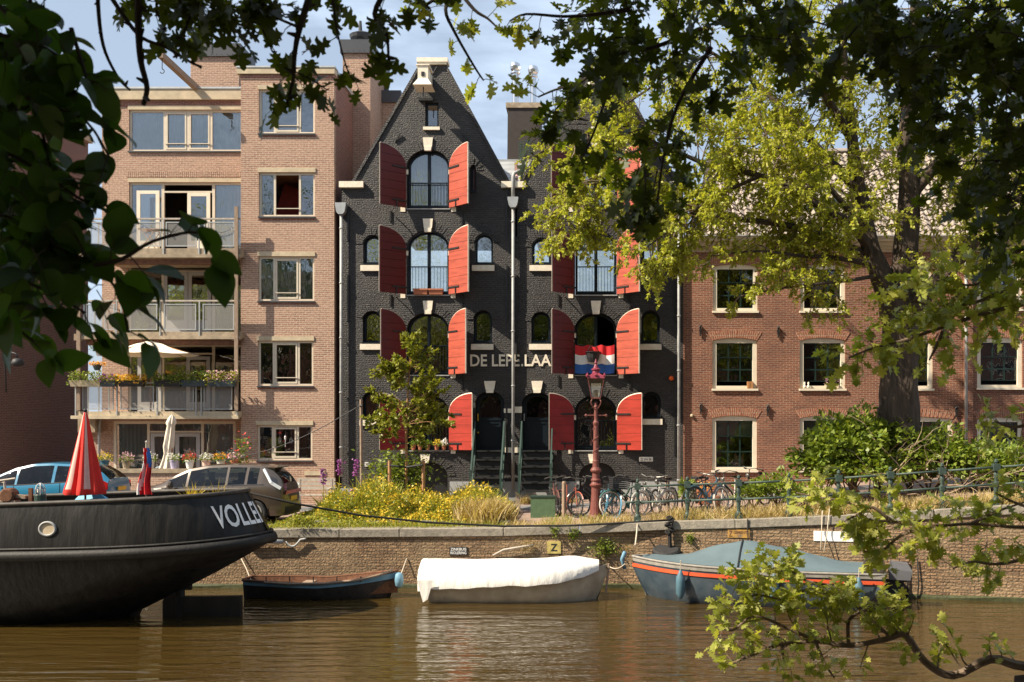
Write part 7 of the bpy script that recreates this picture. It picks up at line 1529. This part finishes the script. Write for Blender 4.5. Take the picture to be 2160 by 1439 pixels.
# weeds on wall
for px,py,w_,h_,nn,mt,lb in ((1275,1155,32,20,420,'shrub','yellow green weed hanging on the quay wall above the white boat bow'),(1115,1150,26,18,350,'dry','dry straw weed tuft hanging from the quay wall beside the yellow Z sign'),(1210,1128,14,16,160,'shrub','small green weed under the coping right of the yellow Z sign'),(1455,1135,10,12,120,'shrub','small green weed on the wall right of the black rope'),(1170,1118,10,14,120,'shrub','small weed growing in the coping joint above the yellow Z sign'),(1322,1155,14,14,150,'dry','dry weed on the quay wall at the canopy boat bow'),(640,1100,40,12,500,'grass','green weed tuft on the coping beside the brown car wheel')):
    c = onwall(px,py,.06); n = nn; pos = np.array(c)+np.stack([rng.normal(0,w_*.5*.0113,n),rng.normal(0,.04,n),rng.normal(0,h_*.5*.0113,n)],1); d = rdir(n,-.2); o = leaves('wall_weed',T_Q if mt != 'dry' else T2*np.array([3,1,1]),pos,d,rng.uniform(.04,.08,n),mt,None); tag(o,lb,'weed')
# ================================================================= TREES ON THE NEAR BANK (foreground)
def nearleaf(G, name, tmpl, size, mat, parent): return G.leaves(name, tmpl, size, mat, parent)
def pixtwigs(G, px, Y, r0, r1, every, ln, depth, gap, **k):
    out = G.limb([P(a,b,(c[0] if c else Y)) for a,b,*c in px], r0, r1, 7)
    L_ = sum((out[i+1]-out[i]).length for i in range(len(out)-1)); G.along(out,.05,1,max(2,int(L_/every)),ln,max(.0025,r1*.6),depth,gap,**k); return out
oak = thing('oak_tree','oak on the near bank whose lobed leaves hang dark across the upper right','tree',(4.5,-1.2,-.05))
MB().tube([(4.6,-1.2,-.1),(4.5,-1.2,1.5),(4.3,-1.0,4),(4.0,-.6,7),(3.7,0,10)],[.45,.38,.34,.28,.15],14).tube([(4.35,-1,4),(3.9,1,6.2),(3.0,3.2,6.6),(1.5,4.4,6.3)],[.22,.16,.1,.05],10).tube([(4.3,-.9,4.6),(2,.5,6.6),(0,2.5,7),(-1.5,4,6.6)],[.2,.14,.08,.04],10).tube([(4.5,-1.1,2.6),(4.4,2,2.6),(4.2,4.2,2.0),(3.4,5.4,1.2),(2.66,6.0,.97)],[.16,.10,.075,.06,.045],10).build('trunk','bark',oak,smooth=True)
# dark leafy mass, upper right
G = Grow()
blob = [(1480,5,230,35,22),(1320,70,70,40,8),(1245,280,16,35,4),(1380,330,26,75,11),(1310,180,30,30,3),(1450,110,50,45,6),(1590,90,90,45,8),(1790,40,190,60,20),(2000,50,160,80,26),(2130,230,60,130,20),(2020,200,70,90,10),(2130,420,40,100,10),(2060,360,30,60,3),(1850,160,50,30,2),(1700,170,30,30,2),(2080,120,90,130,16),(2140,360,30,120,8),(1960,120,60,60,6)]
def mass(G, blob, Ylo, Yhi, ln, gap, leafr=(0,1), droop=.15, r=.0045):
    for cx,cy,rx,ry,k in blob:
        for i in range(k):
            a = rng.random()*6.28; q = math.sqrt(rng.random()); Y = rng.uniform(Ylo,Yhi)
            p = P(cx+rx*q*math.cos(a), cy+ry*q*math.sin(a)-20, Y); G.twig(p,(rng.normal(0,.8),rng.normal(0,.5),rng.normal(-.2,.4)),ln*rng.uniform(.7,1.3),r,1,gap,spread=.7,droop=droop,jit=.3,kids=3,leafr=leafr)
mass(G, blob, 4.0, 5.6, .22, .030)
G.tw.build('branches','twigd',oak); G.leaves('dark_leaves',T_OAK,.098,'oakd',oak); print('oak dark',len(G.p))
# sparser twigs reaching left
G = Grow(); kk = dict(spread=.6,droop=.1,jit=.25,kids=2)
for px_,Y,n_ in (([(1480,60),(1380,100),(1290,120),(1230,170),(1170,190),(1135,205)],4.6,.06),([(1330,20),(1260,30),(1190,35),(1110,30),(1075,45)],4.6,.07),([(1500,100),(1430,220),(1400,330),(1385,440)],4.4,.06),([(1300,60),(1290,160),(1260,260),(1230,330)],4.4,.07),([(960,-30),(940,20),(960,70),(1000,140),(1020,170)],4.8,.06),([(960,-30),(1000,20),(1030,40),(1050,60)],4.8,.07),([(950,-20),(900,10),(885,35)],4.8,.08)):
    pixtwigs(G, px_, Y, .012, .004, n_, .13, 0, .030, **{**kk,'leafr':(.2,1)})
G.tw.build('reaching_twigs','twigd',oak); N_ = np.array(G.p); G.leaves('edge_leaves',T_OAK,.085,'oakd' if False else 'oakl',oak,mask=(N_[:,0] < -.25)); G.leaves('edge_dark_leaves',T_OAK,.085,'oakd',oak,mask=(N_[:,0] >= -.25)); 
# sunny sprays right middle and lower right
G = Grow()
B1 = pixtwigs(G,[(2300,1400),(2160,1405),(2090,1390),(2010,1425),(1950,1395),(1910,1340),(1870,1348),(1790,1362),(1720,1352),(1640,1360)],6.0,.035,.012,.10,.26,0,.030,spread=.6,droop=-.05,jit=.25,kids=3,up=.5)
for px_ in ([(1790,1362),(1790,1310),(1815,1285),(1775,1265),(1700,1245),(1660,1265),(1595,1255),(1560,1270),(1520,1255)],[(1815,1285),(1760,1240),(1700,1225),(1660,1200),(1640,1215)],[(1880,1345),(1840,1310),(1820,1290),(1850,1290)],[(1870,1345),(1900,1335),(1930,1380)],[(1720,1352),(1650,1320),(1590,1300),(1545,1330),(1520,1320)],[(1640,1360),(1580,1385),(1540,1400)],[(1650,1362),(1652,1400),(1650,1450)],[(1720,1352),(1740,1400),(1760,1430)]):
    pixtwigs(G,px_,6.0,.013,.005,.055,.19,0,.022,spread=.6,droop=-.08,jit=.3,kids=2,up=.4)
mass(G,[(1580,1270,60,20,9),(1700,1250,60,20,7),(1640,1210,26,14,3),(1790,1300,40,20,4),(1700,1395,50,30,8),(1560,1345,40,35,7),(1910,1310,40,20,3),(1970,1390,40,14,2)],5.8,6.3,.13,.024,droop=-.05,r=.003)
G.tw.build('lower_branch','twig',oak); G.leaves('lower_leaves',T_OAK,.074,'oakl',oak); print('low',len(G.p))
G = Grow()
for px_ in ([(2300,1100),(2160,1112),(2050,1105),(1960,1110),(1880,1100),(1830,1095),(1790,1060),(1730,1050),(1680,1040)],[(1960,1110),(1900,1130),(1850,1170),(1820,1160)],[(1880,1100),(1840,1070),(1810,1085),(1780,1100)],[(2160,1180),(2100,1190),(2050,1185),(2010,1200)],[(2050,1105),(2100,1080),(2160,1060)],[(2200,1080),(2140,1060),(2100,1040)]):
    pixtwigs(G,px_,6.2,.014,.005,.06,.2,0,.024,spread=.6,droop=.0,jit=.3,kids=2,up=.1)
mass(G,[(1860,1120,50,25,6),(1960,1085,60,20,5),(2110,1175,60,25,7),(2050,1090,50,20,3),(1740,1045,40,12,3),(1870,1170,50,16,4),(2120,920,30,25,2)],6.0,6.5,.14,.025,r=.003)
for px_ in ([(2300,620),(2120,650),(1990,690),(1900,720),(1840,735),(1790,755)],[(2300,560),(2150,600),(2050,640),(1950,640),(1880,625)],[(2250,480),(2130,540),(2060,600),(1990,590)],[(1990,700),(1960,760)],[(2250,860),(2150,900),(2100,890)]):
    pixtwigs(G,px_,5.6,.016,.005,.06,.2,0,.026,spread=.6,droop=.06,jit=.3,kids=2,up=.1)
mass(G,[(1960,640,80,35,8),(2080,640,60,50,9),(2130,520,40,60,7),(1860,735,50,14,4),(2010,720,50,20,3),(1970,570,50,30,4),(2130,600,40,60,5)],5.2,6.0,.14,.026,r=.003)
G.tw.build('middle_branch','twig',oak); G.leaves('middle_leaves',T_OAK,.078,'oakl',oak); print('mid',len(G.p))
# left tree: broad leaves
el = thing('broadleaf_tree','tree on the near bank with broad toothed leaves hanging dark at the left edge','tree',(-4.2,-.8,-.05))
MB().tube([(-4.2,-.8,-.1),(-4.1,-.8,2),(-4,-.6,5),(-4.2,-.2,9)],[.32,.27,.24,.12],14).tube([(-4,-.6,4.2),(-3.2,1,5.2),(-2.4,2.2,5.0),(-1.9,2.8,4.4)],[.15,.10,.06,.03],10).build('trunk','bark',el,smooth=True)
G = Grow(); kk = dict(spread=.5,droop=.18,jit=.22,kids=2,up=-.1)
for px_,Y in (([(-60,60),(60,90),(140,130),(190,185)],2.7),([(-60,150),(40,200),(120,230),(185,260),(230,330)],2.7),([(-60,300),(30,330),(110,380),(170,420),(235,450)],2.7),([(-60,430),(40,470),(120,520),(200,560),(250,620),(270,700)],2.7),([(-60,560),(40,590),(110,620),(180,660)],2.7),([(200,560),(260,545),(320,510),(400,490),(440,500)],2.6),([(-60,700),(20,690),(70,720)],2.7),([(110,380),(150,470),(180,540)],2.65),([(-40,-20),(40,60),(70,160),(90,280),(120,420),(150,560)],2.8),([(60,-20),(80,80),(110,140)],2.9),([(150,60),(175,140),(190,190)],2.8)):
    pixtwigs(G,px_,Y,.007,.003,.055,.10,0,.030,**{**kk,'leafr':(.3,1)})
def mass2(G, blob, Ylo, Yhi, ln, gap):
    for cx,cy,rx,ry,k in blob:
        for i in range(k):
            a = rng.random()*6.28; q = math.sqrt(rng.random()); Y = rng.uniform(Ylo,Yhi); p = P(cx+rx*q*math.cos(a), cy+ry*q*math.sin(a)-15, Y)
            G.twig(p,(rng.normal(.3,.6),rng.normal(0,.5),rng.normal(-.6,.4)),ln*rng.uniform(.7,1.3),.002,0,gap,spread=.6,droop=.3,jit=.25)
mass2(G,[(30,50,90,70,26),(30,180,70,100,22),(60,360,60,80,11),(50,480,70,70,12),(110,540,80,40,9),(50,610,60,50,7),(190,600,40,40,3),(0,330,40,180,16),(-20,560,50,160,8),(230,640,30,30,2)],2.5,3.1,.12,.045)
G.tw.build('branches','twigd',el); G.leaves('crown',T_OV,.098,'ovate',el); print('left',len(G.p))
# dark knobbly oak twigs over the top left
ot = thing('overhanging_oak','second oak with dark knobbly twigs and few leaves crossing the upper left','tree',(-1.8,-2.5,-.05))
MB().tube([(-1.8,-2.5,-.1),(-1.8,-2.4,3),(-1.6,-2,7),(-1.5,-1,10)],[.4,.33,.28,.14],14).tube([(-1.75,-2.2,4),(-1.6,0,5.6),(-1.7,2,5.8),(-1.7,3.5,5.2)],[.2,.13,.08,.03],10).build('trunk','bark',ot,smooth=True)
G = Grow()
def knob(px_,Y,r0,r1):
    out = G.limb([P(a,b,Y) for a,b in px_],r0,r1,7)
    for i in range(2,len(out),3): d = Vector(rng.normal(0,1,3)).normalized(); G.tw.tube([out[i],out[i]+d*r0*2.6],[r0*.8,r0*.3],5)
    return out
Y = 3.4
knob([(292,-30),(292,60),(297,130),(310,185),(302,222)],Y,.014,.008); knob([(205,-30),(210,50),(222,110),(250,165),(274,190)],Y,.008,.004); knob([(225,-20),(265,40),(300,80),(350,100),(400,130),(425,142)],Y,.009,.004)
tl = [knob([(660,-30),(632,60),(622,110),(618,170),(600,235)],Y,.014,.004),knob([(635,60),(560,30),(500,20)],Y,.006,.003),knob([(820,-30),(790,30),(815,70),(820,135)],Y,.012,.004),knob([(520,-30),(545,40),(575,110)],Y,.006,.003),knob([(340,-30),(330,20),(350,60)],Y,.007,.003),knob([(420,-30),(400,40),(380,80)],Y,.006,.003),knob([(620,150),(660,170),(690,190)],Y,.004,.002),knob([(860,-30),(880,0),(905,15)],Y,.006,.003),knob([(700,-30),(710,60),(730,140),(745,170)],Y,.005,.002)]
for o_ in tl: G.along(o_,.1,1,4,.08,.0025,0,.030,up=-.1,spread=.6,droop=.1,jit=.3)
mass(G,[(340,20,50,20,3),(400,50,50,25,3),(480,30,70,30,4),(560,25,50,30,3),(620,190,15,20,2),(790,10,30,20,2),(420,0,160,15,5),(690,0,80,10,2)],3.2,3.7,.07,.028,r=.002)
G.tw.build('twigs','twigd',ot); G.leaves('leaves',T_OAK,.085,'oakd',ot); print('ot',len(G.p))
# shading canopy above and to the left of the camera + trees of the near bank (seen in the window panes)
def bigcrown(parent, blobs, n, size, mat='oakd', name='upper_crown'):
    tot = sum(b[3]**2 for b in blobs); pos = []
    for x,y,z,r_,sy,sz in blobs:
        k = int(n*r_*r_/tot); u = rng.normal(0,1,(k,3)); u /= np.linalg.norm(u,axis=1)[:,None]; rr = rng.random(k)**.4; f = 1+.25*np.sin(u[:,0]*6+x)*np.sin(u[:,2]*5+z)
        pos.append(np.array([x,y,z])+u*(rr*f)[:,None]*np.array([r_,r_*sy,r_*sz]))
    pos = np.concatenate(pos); ok = (pos[:,1] < .6) | (pos[:,2] > H+.25+.475*pos[:,1]); pos = pos[ok]; n = len(pos)
    return leaves(name,T_Q,pos,rdir(n),size*rng.uniform(.6,1.3,n),mat,parent)
bigcrown(oak,[(1.5,3.2,6.6,2.6,.8,.5),(-1.0,2.6,6.9,2.4,.9,.5),(4.2,2.5,6.5,2.6,1,.6),(3.5,-1,10,4.2,1,.8)],15000,.27)
bigcrown(el,[(-3.2,1.0,5.6,1.8,1,.7),(-4.6,.2,7.6,3.0,1,.9),(-2.2,1.6,5.2,1.2,.7,.5)],8500,.25)
bigcrown(ot,[(-1.8,-.6,9.5,3.6,1,.8)],3800,.24)
k = 0
for x,y,s_ in ((-30,-4,1.35),(-22,-3,1.4),(-13.5,-4,1.45),(12.5,-3.5,1.05),(21,-4,1.15),(-6.5,-7,1.2),(5,-8,1.25)):
    nm = ['far left','second from left','third from left','right of the camera','far right','behind the broadleaf tree','behind the oak'][k]; k += 1
    t = thing('bank_tree','tall near bank tree mirrored only in the window panes, '+nm,'tree',(x,y,-.05),group='near bank trees mirrored in the panes')
    MB().tube([(x,y,-.1),(x+.2,y,3*s_),(x-.1,y,7*s_),(x,y,11*s_)],[.4,.32,.22,.08],10).build('trunk','bark',t,smooth=True)
    bigcrown(t,[(x,y,8.5*s_,4.0*s_,.8,1.0),(x-2.2,y+.5,6.5*s_,2.6*s_,.8,.8),(x+2.3,y,7*s_,2.8*s_,.8,.9),(x,y,12*s_,2.6*s_,.8,1)],5200,.36,'oakl' if k % 2 else 'oakd','crown')

# houses on the near bank, behind the camera: what the lower panes mirror
hc = [-52,-37,-24,-11,3,16,30,44]
for i in range(len(hc)-1):
    x0,x1 = hc[i]+.02,hc[i+1]-.02; Yh_ = -15.0; hz_ = [11.5,13.2,10.6,12.4,11.2,13.0,11.8][i]
    t = thing('near_bank_house','brick house on the near bank, mirrored dimly in the window panes behind the trees','house',((x0+x1)/2,Yh_,-.05),group='near bank houses mirrored in the panes')
    MB().box(x0,x1,Yh_-9,Yh_,-.1,hz_).build('wall',['aptdark','side','red'][i % 3],t)
    MB().add([(x0,Yh_+.2,hz_),(x1,Yh_+.2,hz_),(x1,Yh_-4.5,hz_+3.5),(x0,Yh_-4.5,hz_+3.5),(x0,Yh_-9.2,hz_),(x1,Yh_-9.2,hz_)],[(0,1,2,3),(3,2,5,4)]).build('roof','bitumen',t)
    for f_ in range(3):
        for k in range(4):
            xw = x0+1.2+k*(x1-x0-2)/4; MB().box(xw,xw+1.1,Yh_,Yh_+.04,1.2+f_*3.1,3.2+f_*3.1).build('window','framew',t)
            MB().box(xw+.12,xw+.98,Yh_+.041,Yh_+.05,1.3+f_*3.1,3.1+f_*3.1).build('pane','blk',t)
